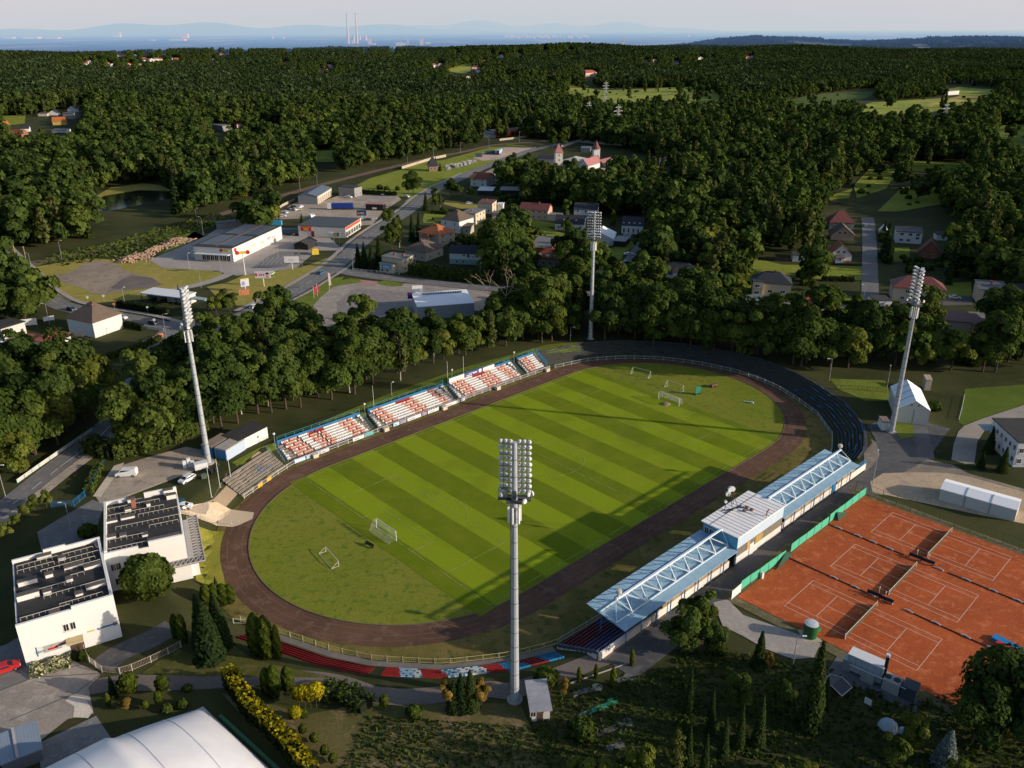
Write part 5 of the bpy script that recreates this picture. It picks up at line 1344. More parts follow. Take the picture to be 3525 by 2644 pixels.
c1, W1 = centre_block('white sports centre block with black flat roof, emblem sign and entrance', Vector((-81, 111, 0)), Vector((-68.2, 118.4, 0)), 21.3, 8.1,
 {'front': ((0, .56, .25), (.56, 1, .75)), 'back': ((0, .35, .3), (.35, .6, .8), (.6, 1, .45)), 'side': ((1, .35),)},
 ((.05, .5, .87), (.55, .9, .87), (.05, .45, .79), (.5, .95, .78), (.3, .9, .70), (.6, .75, .5), (.25, .6, .42), (.3, .95, .30), (.05, .55, .08), (.45, .9, .12), (.55, .95, .62)),
 ((.05, .25, .60, .9), (.03, .26, .38, 1.1), (.3, .38, .36, .8), (.34, .42, .62, .7), (.55, .76, .67, .5), (.76, .95, .58, .6), (.55, .62, .47, .6), (.74, .96, .27, .6), (.62, .7, .22, .5), (.34, .44, .06, .5), (.5, .58, .84, .6), (.93, 1.0, .9, .5), (.27, .43, .95, .6)))
for x in (-.035, .035): window(c1, W1*(.0+x), 0, 5.2, .85, 1.5, sill=True)
MB().box(W1*.02, -1.0, 2.85, 2.6, 2.0, .18).build('entrance_canopy', M('canopy_ochre', (.55, .44, .24)), c1)
door(c1, W1*.03, -.04, 2.0, 2.7)
MB().box(W1*.03, -.03, .02, 2.1, .05, 2.8).build('door_shade_panel', BLACKM, c1)  # flat black sheet, painted shade of a recess around the door
# emblem sign: white board, grey bars, red band
sg = MB().box(-W1*.2, -.06, 1.5, 5.0, .08, 1.5).build('emblem_sign', WHITE, c1)
SGN = M('sign_grey', (.14, .14, .16), .6, .1)
mb = MB()
for k in range(7): mb.box(-W1*.2 - .2+(k % 2)*.1, -.13, 1.66+k*.19, 2.7, .04, .07)
for x in (-2.45, 2.45): mb.box(-W1*.2+x, -.13, 1.3, .07, .05, 1.9)
for k in range(3): mb.box(-W1*.2 - 1.9, -.13, 1.95+k*.13, 1.2, .04, .05)
mb.build('sign_bars', SGN, sg)
MB().box(-W1*.2 - .1, -.17, 1.9, 1.5, .05, .35).box(-W1*.2+1.75, -.17, 2.2, 1.2, .05, .34).build('sign_red', M('sign_crimson', (.50, .02, .06), .6, .1), sg)
MB().tube((-W1*.2 - .1, -.15, 2.55), (-W1*.2 - .1, -.2, 2.55), .27, n=12).build('sign_emblem', M('sign_gold', (.55, .35, .12)), sg)
MB().box(-W1*.2 - 2.4, -.16, 1.85, .3, .05, .5).build('sign_blue', M('sign_blue', (.06, .30, .62)), sg)
lt2 = MB().box(W1*.2, -.05, 2.95, 1.1, .06, .3).build('wall_lettering', M('letter_yellow', (.62, .50, .10)), c1)
for x, w__, cc in ((.275, .34, 'letter_blue'), (.325, .8, 'letter_green'), (.40, 1.3, 'letter_blue'), (.465, .5, 'letter_slate')):
 MB().box(W1*x, -.05, 2.95, w__, .06, .3).build('wall_lettering', M(cc, {'letter_blue': (.02, .16, .38), 'letter_green': (.03, .16, .14), 'letter_slate': (.06, .10, .18)}[cc], .6, .1), c1)
MB().tube((W1*.52 - 1.0, -.02, 3.1), (W1*.52 - 1.0, -.1, 3.1), .36, n=14).build('wall_roundel', SGN, c1)
c2, W2 = centre_block('white sports centre block with black roof and a wrapped veranda beside the track', Vector((-75.6, 131.2, 0)), Vector((-62.8, 136.9, 0)), 20.0, 8.2,
 {'front': ((0, .42, .2), (.55, 1, .7)), 'back': ((0, .4, .4), (.55, 1, .8)), 'side': ((-1, .45),)},
 ((.0, .75, .84), (.02, .8, .70), (.45, .98, .60), (.15, .98, .44), (.0, .5, .22), (.58, .96, .34), (.02, .6, .06)),
 ((.02, .17, .62, .5), (.22, .4, .63, .5), (.0, .15, .31, .5), (.28, .36, .77, .7), (.57, .62, .80, .7), (.85, .98, .86, 1.0), (.82, .95, .97, 1.1), (.32, .42, .96, .8), (.55, .95, .06, .8), (.48, .55, .22, .5), (.2, .28, .3, .4)))
MB().box(-W2*.1, 20*.83, 7.8, .8, .9, 1.9).build('chimney', BRICK, c2)
for x, z in ((-.42, 5.1), (-.36, 5.1), (-.26, 5.1), (-.20, 5.1), (-.06, 5.1), (.0, 5.1), (-.40, 1.9), (-.34, 1.9), (.30, 1.9), (.42, 1.9)): window(c2, W2*x, 0, z, .95, 1.6, sill=z < 3)
MB().box(W2*.36, -.7, -.3, W2*.34, 1.4, 3.3).box(W2/2+.9, 7.5, -.3, 1.8, 16.4, 3.3).build('ground_floor_wing', CENW, c2)
cn = MB(); x0, x1 = W2*.12, W2/2+3.0
cn.beam((x0, -2.2, 3.6), (x1, -2.2, 3.6), .16).beam((x0, -.2, 3.6), (x1 - 1.8, -.2, 3.6), .12).beam((x1, -2.2, 3.6), (x1, 16, 3.6), .16).beam((x1 - 1.9, 0, 3.6), (x1 - 1.9, 16, 3.6), .12)
for k in range(9):
 x = x0+(x1 - x0)*k/9; xb = x0+(x1 - x0)*(k+1)/9
 cn.beam((x, -2.2, 3.6), (xb, -.2, 3.6), .07).beam((x, -2.2, 3.6), (x, -.2, 3.6), .08)
for k in range(15):
 y = -.2+16*k/15; cn.beam((x1 - 1.9, y, 3.6), (x1, y, 3.6), .08).beam((x1 - 1.9, y, 3.6), (x1, y+1, 3.6), .06)
cn.build('veranda_lattice', M('lattice_grey', (.50, .46, .42), .6, .15), c2)
MB().box((x0+x1)/2, -1.2, 3.36, x1 - x0, 2.2, .1).box(x1 - .95, 8, 3.38, 1.9, 16, .1).build('veranda_roof', M('veranda_slate', (.22, .20, .20), .8), c2)
# air dome
A_, B_ = Vector((-48.6, 101.9, 0)), Vector((-66, 86.4, 0)); C_ = Vector((-32, 87.2, 0))
ea = (B_ - A_).normalized(); eb = (C_ - A_).normalized()
dm = MB(); nu, nv = 36, 30; La, Lb, Hd = 42.0, 25.0, 9.0
def ff(t): return max(0, 1 - abs(2*t - 1) ** 2.4) ** .62
for i in range(nu+1):
 for j in range(nv+1):
  s_, t_ = i/nu, j/nv
  s2 = min(1, s_*1.5)*.5 if s_ < .34 else .5
  q = A_+ea*(La*s_)+eb*(Lb*t_)
  dm.v.append((q.x, q.y, Hd*ff(s2 if s_ < .34 else .5)*ff(t_)))
dm.f = [(i*(nv+1)+j, (i+1)*(nv+1)+j, (i+1)*(nv+1)+j+1, i*(nv+1)+j+1) for i in range(nu) for j in range(nv)]
dm.m = [0]*len(dm.f)
md, nt = nodes('dome_fabric')
p = pos(nt)
cc = mixc(nt, ramp(nt, noise(nt, p, .25, 4, .6), .3, .7), (.66, .65, .68), (.76, .74, .74))
finish(md, nt, cc, .45, 0, .35)
dome = empty('air_dome', (0, 0, 0), 0, 'large white inflated sports hall at the bottom edge with a green edge strip', 'sports dome')
me = dm.mesh('dome_skin', md); me.polygons.foreach_set('use_smooth', np.ones(len(me.polygons), bool)); link('skin', me, dome)
sm_ = MB()
for s_ in (.16, .30, .46, .62):
 for j in range(nv):
  pts_ = []
  for t_ in (j/nv, (j+1)/nv):
   q = A_+ea*(La*s_)+eb*(Lb*t_); z = Hd*ff(min(1, s_*1.5)*.5 if s_ < .34 else .5)*ff(t_)
   pts_.append((q.x, q.y, z+.03))
  sm_.beam(*pts_, .09, .02)
sm_.build('seam', M('dome_seam', (.5, .5, .54)), dome)
e1 = A_+eb*5.5 - ea*.3; e2 = A_+eb*26 - ea*.3
q1, q2 = A_+eb*26.3+ea*2, A_+eb*26.3+ea*30
MB().beam((A_+eb*25.3 - ea*.5+Vector((0, 0, .5)))[:], (A_+eb*25.3+ea*30+Vector((0, 0, .5)))[:], 1.0, .5).build('edge_strip', M('edge_green', (.04, .20, .07), .7, .2), dome)
MB().beam((A_+eb*4 - ea*.6+Vector((0, 0, .25)))[:], (A_+eb*25 - ea*.6+Vector((0, 0, .25)))[:], .5, .5).build('anchor_beam', M('edge_green2', (.05, .16, .08), .7, .2), dome)
# metal shed at the corner
p1, p2, p3 = at('X', -260, 1560, 2.6), at('X', 545, 1530, 2.6), at('X', 375, 1255, 2.6)
tq = house('blue-grey corrugated metal shed with a pale ridge strip at the bottom left corner', at('X', 60, 1760, 0), at('X', 555, 1560, 0), 5.6, 2.4, .35, 'mono', M('shed_grey', (.16, .17, .18)), MC('shed_sheet', (.25, .30, .37), .45, 2.4, 0, 0, .55, .15), name='shed', cat='shed', ov=.3)
MB().beam((-tq['w']*.08, -.3, 2.56), (-tq['w']*.08, 5.9, 2.92), .35, .06).build('ridge_strip', M('strip_cream', (.45, .42, .38)), tq)
# hut by the near mast
hh = house('small white hut with slanted weathered sheet roof beside the near mast', at('12', 1236, 1366), at('12', 1350, 1356), 5.6, 2.3, .5, 'mono', OFFW, MC('hut_sheet', (.34, .34, .38), .7, .8, 0, 0, .85, .35, (.16, .16, .17)), name='hut', cat='hut', ov=.35)
window(hh, -1.2, 0, 1.5, .9, 1.0); window(hh, .1, 0, 1.9, 1.0, .5); door(hh, -.1, -.03, .9, 1.9)
# two blue containers and white block at the left mast
wb = house('white utility building with dark flat roof above the blue containers', at('01', 1420, 1262), at('01', 1520, 1300), at('01', 1615, 1195), 3.0, .3, 'mono', WHITE, T_BLK, name='utility_building', cat='building', ov=.1)
house('long pale container with deep blue end wall next to the left mast', at('01', 1370, 1340), at('01', 1442, 1358), at('01', 1535, 1280), 2.7, 0, 'flat', M('container_pale', (.42, .50, .62), .6, .1), MC('container_roof', (.40, .37, .33), .8, .4), name='container', cat='container', ov=.04, group='containers by the left mast')
MB().box(0, -.05, 0, 3.2, .06, 2.6).build('end_panel', BLUE_D, bpy.data.objects['container'])
house('blue container with brown roof partly behind the left mast', at('01', 1285, 1320), at('01', 1350, 1336), at('01', 1445, 1255), 2.6, 0, 'flat', BLUE_D, MC('container_roof2', (.28, .22, .17), .8, .4), name='container', cat='container', ov=.04, group='containers by the left mast')
cab = empty('power_cabinet', at('01', 1198, 1400), .4, 'group of white switch cabinets beside the left mast', 'cabinet')
for x, y, z in ((-.8, 0, 2.0), (.2, .2, 2.4), (1.0, -.2, 1.7)): MB().box(x, y, 0, .8, .7, z).box(x, y, z, .9, .8, .06).build('cabinet_box', WHITEM, cab)
one('generator', MB().box(0, 0, .2, 3.0, 1.6, 1.5).box(0, 0, 1.7, 3.1, 1.7, .08).box(-1, 0, 0, .2, 1.5, .2).box(1, 0, 0, .2, 1.5, .2), WHITEM, 'white box-shaped generator at the foot of the left mast', 'generator', None, at('01', 1278, 1408), .5)
for k, (x, y, c, l) in enumerate(((1298, 1470, M('bin_green', (.10, .13, .09)), 'pale green wheeled bin'), (1340, 1440, BLACKM, 'black wheeled bin'), (1370, 1425, BLACKM, 'dark refuse container'))):
 one('waste_bin', MB().box(0, 0, .15, 1.2, .8, 1.0).box(0, .05, 1.15, 1.3, .9, .1).tube((-.5, -.3, .15), (-.4, -.3, .15), .15).tube((.5, -.3, .15), (.4, -.3, .15), .15), c, l+' beside the white generator', 'bin', None, at('01', x, y), .4+k)
for k, (b, t) in enumerate((((1338, 1560), (1310, 1380)), ((1393, 1503), (1375, 1325)), ((1463, 1455), (1440, 1290)))):
 q = at('01', *b); q.z = tz(q)
 f_ = empty('flagpole', q, 0, ['nearest', 'middle', 'farthest'][k]+' of three bare white flagpoles by the left terrace', 'flagpole', 'flagpoles by the left terrace')
 MB().tube((0, 0, 0), (0, 0, 7.5), .07, .05).build('pole', WHITEM, f_); MB().lathe([(.3, 0), (.3, .12), (.1, .14)], n=10).build('base', CONCM, f_)
for k, (x, yb, yt, l) in enumerate(((633, 895, 735, 'left'), (715, 850, 705, 'middle'), (791, 840, 682, 'right'))):
 q = at('11', x, yb, -.2); q = U(*[(-19.2, -48.9), (7.3, -49.0), (13.5, -49.0)][k], .1)
 f_ = empty('flagpole', q, 0, l+' of three slim flagpoles behind the far seating blocks', 'flagpole', 'flagpoles behind the seating blocks')
 MB().tube((0, 0, -.5), (0, 0, 7.2), .06, .04).build('pole', WHITEM, f_); MB().box(0, 0, -.6, .3, .3, .2).build('base', CONCM, f_)
def lamp_post(label, p, h, arm=.8, az=0, group=None, head=None, mat_=None):
 f_ = empty('lamp_post', (p.x, p.y, tz(p)), az, label, 'lamp post', group)
 MB().tube((0, 0, 0), (0, 0, h), .10, .055, 8).tube((0, 0, h - .05), (arm, 0, h+.15), .045, .04, 6).build('pole', mat_ or GALV, f_)
 if head == 'ball': MB().lathe([(.1, 0), (.3, .12), (.34, .34), (.2, .56), (0, .6)], 0, 0, h, 12).build('lamp_globe', WHITEM, f_)
 else: MB().box(arm+.25, 0, h+.08, .7, .26, .14).build('lamp_head', WHITEM, f_)
 return f_
for k, (u_, n_) in enumerate(((-49.6, -49), (-22.2, -49), (10.2, -50.5), (34.6, -49.2))):
 lamp_post(['first', 'second', 'third', 'fourth'][k]+' globe lamp from the left behind the far seating blocks', U(u_, n_, 0), 3.0, .01, 0, 'globe lamps behind the seating', 'ball')
TH = R(-45.3); TE = Vector((math.cos(TH), math.sin(TH), 0)); TN = Vector((-math.sin(TH), math.cos(TH), 0))
TC = [Vector((62.1, 121.6, 0)), Vector((74.7, 133.8, 0)), Vector((87.5, 146.0, 0))]
CLAY = MG('clay', (.36, .082, .026), (.28, .064, .022), (.42, .125, .05), .09, .5, fine=3)
c0_ = TC[1]
def TP(a, b, z=0):
 q = c0_+TE*a+TN*b; return Vector((q.x, q.y, z))
ca, cb_ = -19.6, 20.5
sheet('clay_court', [TP(-19.6, -26.8), TP(24, -26.8), TP(24, 25.5), TP(-19.6, 25.5)], .10, CLAY)
sheet('court_surround', [TP(-22, -29), TP(26, -29), TP(26, 28), TP(-22, 28)], .05, MG('court_margin', (.12, .10, .06), (.08, .085, .03), (.2, .15, .10), .15, .6, fine=3))
LINE, nt = nodes('court_line'); finish(LINE, nt, (.66, .50, .40), .8)
for k, c in enumerate(TC):
 mb = MB(); rz = TH
 def tl(a, b): mb.beam((*a, 0), (*b, 0), .09, .01)
 L2, Wd2, Ws = 11.885, 5.485, 4.115
 for s in (-1, 1):
  tl((s*L2, -Wd2), (s*L2, Wd2)); tl((-L2, s*Wd2), (L2, s*Wd2)); tl((-L2, s*Ws), (L2, s*Ws)); tl((s*6.4, -Ws), (s*6.4, Ws))
 tl((-6.4, 0), (6.4, 0))
 tag(mb.build('court_markings', LINE, None, (c.x, c.y, .135), rz), kind='structure')
 nt_ = empty('tennis_net', (c.x, c.y, .13), rz, ['nearest', 'middle', 'farthest'][k]+' of three tennis nets on the orange clay courts', 'tennis net', 'tennis nets')
 MB().box(0, 0, .05, .03, 12.6, .86).build('mesh', M('net_dark', (.06, .07, .055), .9, .2), nt_)
 MB().box(0, 0, .91, .07, 12.6, .10).build('headband', M('band_cream', (.62, .50, .36), .7, .1), nt_)
 for s in (-1, 1): MB().box(0, s*6.4, 0, .16, .16, 1.15).build('post', M('band_cream', (.62, .50, .36)), nt_)
BN = MB().box(0, 0, .4, 2.6, .42, .07).box(0, .24, .45, 2.6, .07, .45)
for x in (-1.1, 1.1): BN.box(x, 0, 0, .09, .4, .4)
me_ = BN.mesh('court_bench', M('bench_navy', (.03, .035, .05), .6))
for k, (w_, x, y, l) in enumerate((('W', 1040, 275, 'left bench of the pair between the nearest and middle court'), ('W', 1190, 345, 'right bench of the pair between the nearest and middle court'), ('B2', 0, 0, 'left bench of the pair between the middle and farthest court'), ('B2', 1, 0, 'right bench of the pair between the middle and farthest court'))):
 if w_ == 'B2': q = G((2925+(830 if x == 0 else 980)*.27125)/PX, (1740+(685 if x == 0 else 745)*.27125)/PX)
 else: q = at(w_, x, y)
 tag(link('court_bench', me_, None, (q.x, q.y, .13), TH+.05), 'dark '+l, 'bench', 'benches between the tennis courts')
me_ = MB().tube((0, 0, 0), (0, 0, 1.6), .05).box(0, 0, 1.5, .12, .5, .08).mesh('net_post', RW)
for k, (X_, Y_, l) in enumerate((((2925+848*.27125), (1740+650*.27125), 'beside the farthest net, left one'), ((2925+998*.27125), (1740+705*.27125), 'beside the farthest net, right one'), ((2725+1105*.27125), (1980+240*.27125), 'beside the middle net, left one'), ((2725+1185*.27125), (1980+300*.27125), 'beside the middle net, right one'))):
 tag(link('umpire_post', me_, None, G(X_/PX, Y_/PX, .13), TH), 'thin cream umpire post '+l, 'post', 'umpire posts on the courts')
# dividing curtains lie on the ground, weighted with white sleeves
for k, (b_, segs) in enumerate(((-8.6, (-9.6, -5.4, -2.4, .9, 4.6, 9.4, 14.4, 18.6)), (8.7, (-17, -12.8, -9.6, -6.2, 3.6, 8.6, 13.4, 17.6)))):
 cu = empty('divider_curtain', TP(0, b_, .13), TH, ['near', 'far'][k]+' rolled divider curtain with white sleeves between the clay courts', 'curtain', 'divider curtains')
 MB().tube((-19.5, 0, .1), (-3.2, 0, .1), .09, n=6).tube((5.2, 0, .1), (20, 0, .1), .09, n=6).build('roll', M('curtain_dark', (.08, .05, .045), .9), cu)
 for a in segs:
  MB().tube((a - .8, .02, .14), (a - .1, .14, .2), .13, n=7).tube((a - .1, .14, .2), (a+.8, -.02, .14), .13, n=7).build('sleeve', M('sleeve_white', (.66, .64, .66), .6, .1), cu)
# green windscreen
WS = M('windscreen_green', (.07, .42, .27), .7, .12, .4)
WSD = M('windscreen_dark', (.012, .07, .045), .8, .2, .4)
ws = empty('windscreen', (0, 0, 0), 0, 'bright green fabric windscreen along the left side of the tennis courts', 'windscreen')
for (a, b) in (((88, 1308), (655, 905)), ((720, 832), (1200, 470)), ((1212, 450), (1672, 98))):
 p, q = at('S', *a), at('S', *b); mb = MB(); n = max(2, int((q - p).length/3))
 V = []
 for i in range(n+1):
  r_ = p+(q - p)*i/n; sag = .12*math.sin(i*2.3)
  V += [(r_.x, r_.y, .25+abs(sag)), (r_.x, r_.y, 2.25+sag*.6)]
 mb.add(V, [(2*i, 2*i+2, 2*i+3, 2*i+1) for i in range(n)]).build('panel', WS, ws)
 for i in range(n+1):
  r_ = p+(q - p)*i/n; MB().tube((r_.x, r_.y, 0), (r_.x, r_.y, 2.4), .05).build('post', M('post_green', (.03, .12, .08)), ws)
for a, b, c in (((655, 905), (745, 865), (540, 1060)), ((1300, 400), (1450, 330), (1330, 430))):
 p, q, r_ = at('S', *a), at('S', *b), at('S', *c)
 MB().add([(p.x, p.y, 1.9), (q.x, q.y, .3), (r_.x, r_.y, .2)], [(0, 1, 2)]).build('loose_flap', WSD, ws)
one('white_sheet_screen', MB().box(0, 0, .3, 3.4, .05, 1.9).box(-1.6, 0, 0, .08, .08, 2.3).box(1.6, 0, 0, .08, .08, 2.3), WHITEM, 'white sheet screen joined to the lower end of the green windscreen', 'screen', None, at('S', 30, 1380), R(46))
q = at('S', 358, 1150); one('roller_box', MB().box(0, 0, 0, .5, .5, 1.4).box(0, 0, 1.4, .6, .6, .08), WHITEM, 'slim white box standing by the green windscreen', 'box', None, q, .5)
# water tank, plant unit, shelters
tk = empty('water_tank', at('22', 852, 822), 0, 'round dark green water tank with pale lid beside the courts', 'tank')
MB().lathe([(1.15, 0), (1.15, 2.7)], n=24).build('shell', M('tank_green', (.015, .10, .03), .4, .15), tk)
MB().lathe([(1.2, 2.7), (1.2, 2.8), (.6, 2.92), (0, 2.94)], n=24).build('lid', M('tank_lid', (.50, .54, .58), .5, .1), tk)
MB().box(0, 0, -.1, 3.2, 3.2, .2).build('slab', M('slab_sand', (.5, .42, .32)), tk)
one('clay_trough', MB().box(0, 0, .3, .9, 2.0, .6).beam((0, -.8, .9), (0, .9, 1.5), .9, .1).box(0, .9, 0, 1.0, .15, 1.5), M('trough_green', (.03, .22, .08)), 'slanted green trough leaning behind the water tank', 'trough', None, at('22', 884, 780), R(20))
pu = empty('heating_plant', at('22', 1290, 1120), TH+.10, 'grey panelled heating plant with black flue beside the courts', 'plant unit')
MB().box(-2.4, .6, .4, 5.6, 2.2, 3.0).build('panel_casing', MC('casing_panels', (.40, .43, .46), .5, 1.0, 0, 0, .6, .1), pu)
MB().box(-2.4, .6, 3.4, 5.7, 2.3, .1).build('casing_top', WHITEM, pu)
MB().box(-5.2, .2, 0, 1.2, 1.8, 2.2).build('end_box', GALV, pu); MB().box(-1.6, -.6, 0, 2.0, 1.4, 1.8).build('burner_box', M('burner_grey', (.33, .34, .34)), pu)
MB().box(2.0, -.2, 0, 2.6, 2.2, 2.2).build('fan_box', M('burner_grey', (.33, .34, .34)), pu)
MB().tube((1.2, -.2, 2.2), (1.2, -.2, 2.35), .5, n=14).tube((2.6, -.2, 2.2), (2.6, -.2, 2.35), .5, n=14).build('fan', BLACKM, pu)
MB().box(4.6, .1, 0, 2.2, 2.4, 2.4).build('duct', M('duct_slate', (.05, .07, .085)), pu)
fl = MB().tube((.5, .2, 0), (.5, .2, 5.6), .28).build('flue', BLACKM, pu); MB().tube((.5, .2, 5.6), (.5, .2, 6.0), .34).build('flue_cap', WHITEM, fl)
MB().tube((-4.6, -1.2, 2.1), (4.2, -1.2, 2.1), .06).build('pipe', WHITEM, pu)
MB().box(-.5, -.6, -.1, 14, 5, .16).build('slab', M('slab_grey', (.14, .14, .14)), pu)
sl = empty('garden_shelter', at('22', 1010, 1185), TH - .1, 'low open shelter with two black roof panels and a white rim', 'shelter')
mb = MB().add([(-1.9, -1.5, 1.7), (0, -1.5, 2.4), (0, 1.5, 2.4), (-1.9, 1.5, 1.7), (1.9, -1.5, 1.7), (1.9, 1.5, 1.7)], [(0, 1, 2, 3), (1, 4, 5, 2)]).build('roof', M('shelter_slate', (.035, .042, .055), .4), sl)
mb = MB()
for a, b in (((-1.9, -1.5, 1.72), (0, -1.5, 2.42)), ((0, -1.5, 2.42), (1.9, -1.5, 1.72)), ((1.9, -1.5, 1.72), (1.9, 1.5, 1.72)), ((1.9, 1.5, 1.72), (0, 1.5, 2.42)), ((0, 1.5, 2.42), (-1.9, 1.5, 1.72)), ((-1.9, 1.5, 1.72), (-1.9, -1.5, 1.72))): mb.beam(a, b, .1)
mb.build('rim', M('rim_white', (.5, .48, .45)), sl)
for x in (-1.8, 1.8):
 for y in (-1.4, 1.4): MB().box(x, y, 0, .1, .1, 1.7).build('post', DARKW, sl)
wsn = empty('notice_board', at('22', 1212, 1285), TH, 'square white notice board on the dark lawn', 'notice board')
MB().box(0, 0, 1.0, 1.1, .06, 1.1).build('board', WHITEM, wsn); MB().box(-.45, .06, 0, .07, .07, 2.0).build('post', DARKW, wsn); MB().box(.45, .06, 0, .07, .07, 2.0).build('post', DARKW, wsn)
one('tarpaulin_heap', MB().lathe([(1.6, 0), (1.2, .8), (.7, 1.1), (0, 1.2)], n=9).lathe([(.8, 0), (.5, .5), (0, .6)], 1.8, -.8, 0, 7), M('tarp_pale', (.36, .44, .50), .6, .3, 2), 'pale blue tarpaulin heap at the bottom right', 'tarpaulin', None, at('22', 1350, 1400))
bc = empty('bouncy_mats', at('Y', 2110, 180), TH - .15, 'stack of blue and red play mats at the right edge', 'play mats')
MB().box(0, 1.2, .0, 6.5, 1.6, .7).box(1, -1.2, 0, 4.5, 1.0, .6).build('blue_mat', M('mat_blue', (.02, .22, .50), .5), bc); MB().box(.6, 0, 0, 5.5, 1.0, .8).build('red_mat', M('mat_red', (.50, .03, .05), .5), bc)
# mini golf lanes
for k, (w_, a, b, c, l) in enumerate((('Z', (810, 735), (1090, 650), (.16, .155, .15), 'grey mini golf lane with a pale round end nearest the roofed stand'), ('Z', (910, 1005), (1290, 840), (.05, .30, .17), 'green mini golf lane with a round end'), ('Z', (1110, 1240), (1480, 1095), (.11, .105, .10), 'dark grey mini golf lane below the green one'), ('Z', (1250, 1420), (1470, 1350), (.14, .14, .14), 'short broken mini golf lane at the bottom'), ('Z', (1370, 560), (1490, 520), (.15, .15, .14), 'faint stub of a mini golf lane by the path'))):
 p, q = at(w_, *a), at(w_, *b); L_ = (q - p).length
 rt = empty('mini_golf_lane', p, math.atan2((q - p).y, (q - p).x), l, 'mini golf lane', 'mini golf lanes in the garden')
 mt = M('lane_%d' % k, c, .8, .35, 1.5)
 for i in range(4): MB().box(L_*(i+.5)/4, 0, 0, L_/4 - .06, .9, .14).build('lane_slab', mt if not (k == 1 and i == 0) else M('lane_worn', (.2, .24, .2)), rt)
 if k != 3: MB().lathe([(.85, 0), (.85, .15)], L_+.5, 0, 0, 12).build('hole_disc', mt if k else M('disc_pale', (.36, .36, .26), .8, .3), rt)
one('path_edging', MB().beam(tuple(at('Z', 780, 590))[:2]+(.1,), tuple(at('Z', 1500, 340))[:2]+(.1,), .15, .2), CONCM, 'thin pale kerb edging beside the shaded path', 'kerb')
def fence(label, pts, h, matp, matb, step=2.5, bars=.3, name='fence', solid=False, cat='fence', group=None, plinth=None):
 root = empty(name, (0, 0, 0), 0, label, cat, group)
 pm = MB().box(0, 0, 0, .1, .1, h+.08).mesh('fence_post', matp); rail = MB(); bar = MB(); pt_ = []
 for a, b in zip(pts[:-1], pts[1:]):
  a, b = Vector((a[0], a[1], 0)), Vector((b[0], b[1], 0)); n = max(1, round((b - a).length/step))
  for i in range(n):
   p, q = a+(b - a)*i/n, a+(b - a)*(i+1)/n; zp, zq = tz(p), tz(q)
   pt_.append((p, zp))
   if solid: rail.add([(p.x, p.y, zp), (q.x, q.y, zq), (q.x, q.y, zq+h), (p.x, p.y, zp+h)], [(0, 1, 2, 3)])
   else:
    for z in (h, .2): rail.beam((p.x, p.y, zp+z), (q.x, q.y, zq+z), .05)
    m_ = int((q - p).length/bars)
    for j in range(1, m_):
     r_ = p+(q - p)*j/m_; bar.beam((r_.x, r_.y, zp+.2), (r_.x, r_.y, zp+h), .025)
 pt_.append((b, tz(b)))
 for p, z in pt_[:99]: link('post', pm, root, (p.x, p.y, z))
 rail.build('panel' if solid else 'rails', matb, root)
 if bar.f: bar.build('bars', matb, root)
 return root
fence('white picket gate fence curving in front of the sports centre courtyard', [at('X', *q) for q in ((1075, 180), (1140, 320), (1300, 445), (1525, 470), (1680, 425), (1920, 320), (2140, 215), (2300, 130))], 1.35, RW, M('picket_rose', (.50, .40, .34), .7), 2.4, .22)
fence('blue railing fence beside the lower road and the hedge', [at('01', *q) for q in ((655, 1395), (600, 1500), (540, 1590), (470, 1650))]+[at('L', 560, 340)], 1.6, BLUE_D, BLUE_D, 2.5, .16)
fence('green and white panelled guard fence along the far side of the lower road', [at('01', *q) for q in ((110, 1500), (250, 1400), (380, 1310), (480, 1240), (590, 1165))], 1.0, M('guard_green', (.04, .22, .18)), M('guard_white', (.55, .56, .52), .6, .3, .3), 3, .2, solid=True)
fence('low cream fence between the lawn and the sand apron', [at('01', 1130, 1692), at('02', 1270, 35), at('02', 1360, 30), at('02', 1455, 28)], 1.1, RW, RW, 2.4, .3)
fence('white tube railing on the concrete apron at the left bend', [at('02', 1475, 695, -1.5), at('02', 1560, 688, -1.5), at('02', 1635, 675, -1.5)], 1.1, RW, RW, 3, 9)
fence('long pale concrete wall beside the railway', [at('F', -60, 745), at('F', 150, 680), at('F', 330, 625), at('F', 500, 590)], 2.0, CONCM, M('wall_sand', (.46, .38, .28), .9, .2, .3), 3, 1, 'wall', True, 'wall')
fence('pale wall in front of the red garages', [at('F', 1180, 385), at('F', 1400, 360), at('F', 1640, 325), at('F', 1700, 318)], 1.8, CONCM, MATS['wall_sand'], 3, 1, 'wall', True, 'wall')
fence('pale low wall left of the truck yard', [at('C', 40, 690), at('C', 190, 560), at('C', 350, 480)], 1.5, CONCM, MATS['wall_sand'], 3, 1, 'wall', True, 'wall')
fence('white picket fence in front of the cream cube house', [at('C', 1085, 1372), at('C', 1250, 1392), at('C', 1460, 1408), at('C', 1680, 1424)], 1.1, WHITEM, WHITEM, 2.5, .25)
fence('grey wall round the yard behind the castle-like restaurant', [at('N', 175, 105), at('N', 295, 62), at('N', 480, 78), at('N', 720, 96)], 2.2, CONCM, M('wall_pale', (.42, .40, .34), .9, .2, .3), 5, 1, 'wall', True, 'wall')
fence('wire fence along the far edge of the tennis courts', [TP(-21.5, 26.6), TP(0, 26.8), TP(25, 27)], 2.6, M('post_rust', (.10, .075, .05)), M('wire_dark', (.06, .06, .05)), 3, 1.5)
fence('rusty fence left of the storage tent', [at('K', -230, 330), at('K', 100, 345), at('K', 460, 375)], 1.4, M('post_rust', (.1, .075, .05)), M('fence_rust', (.12, .08, .045), .9), 2.5, .4)
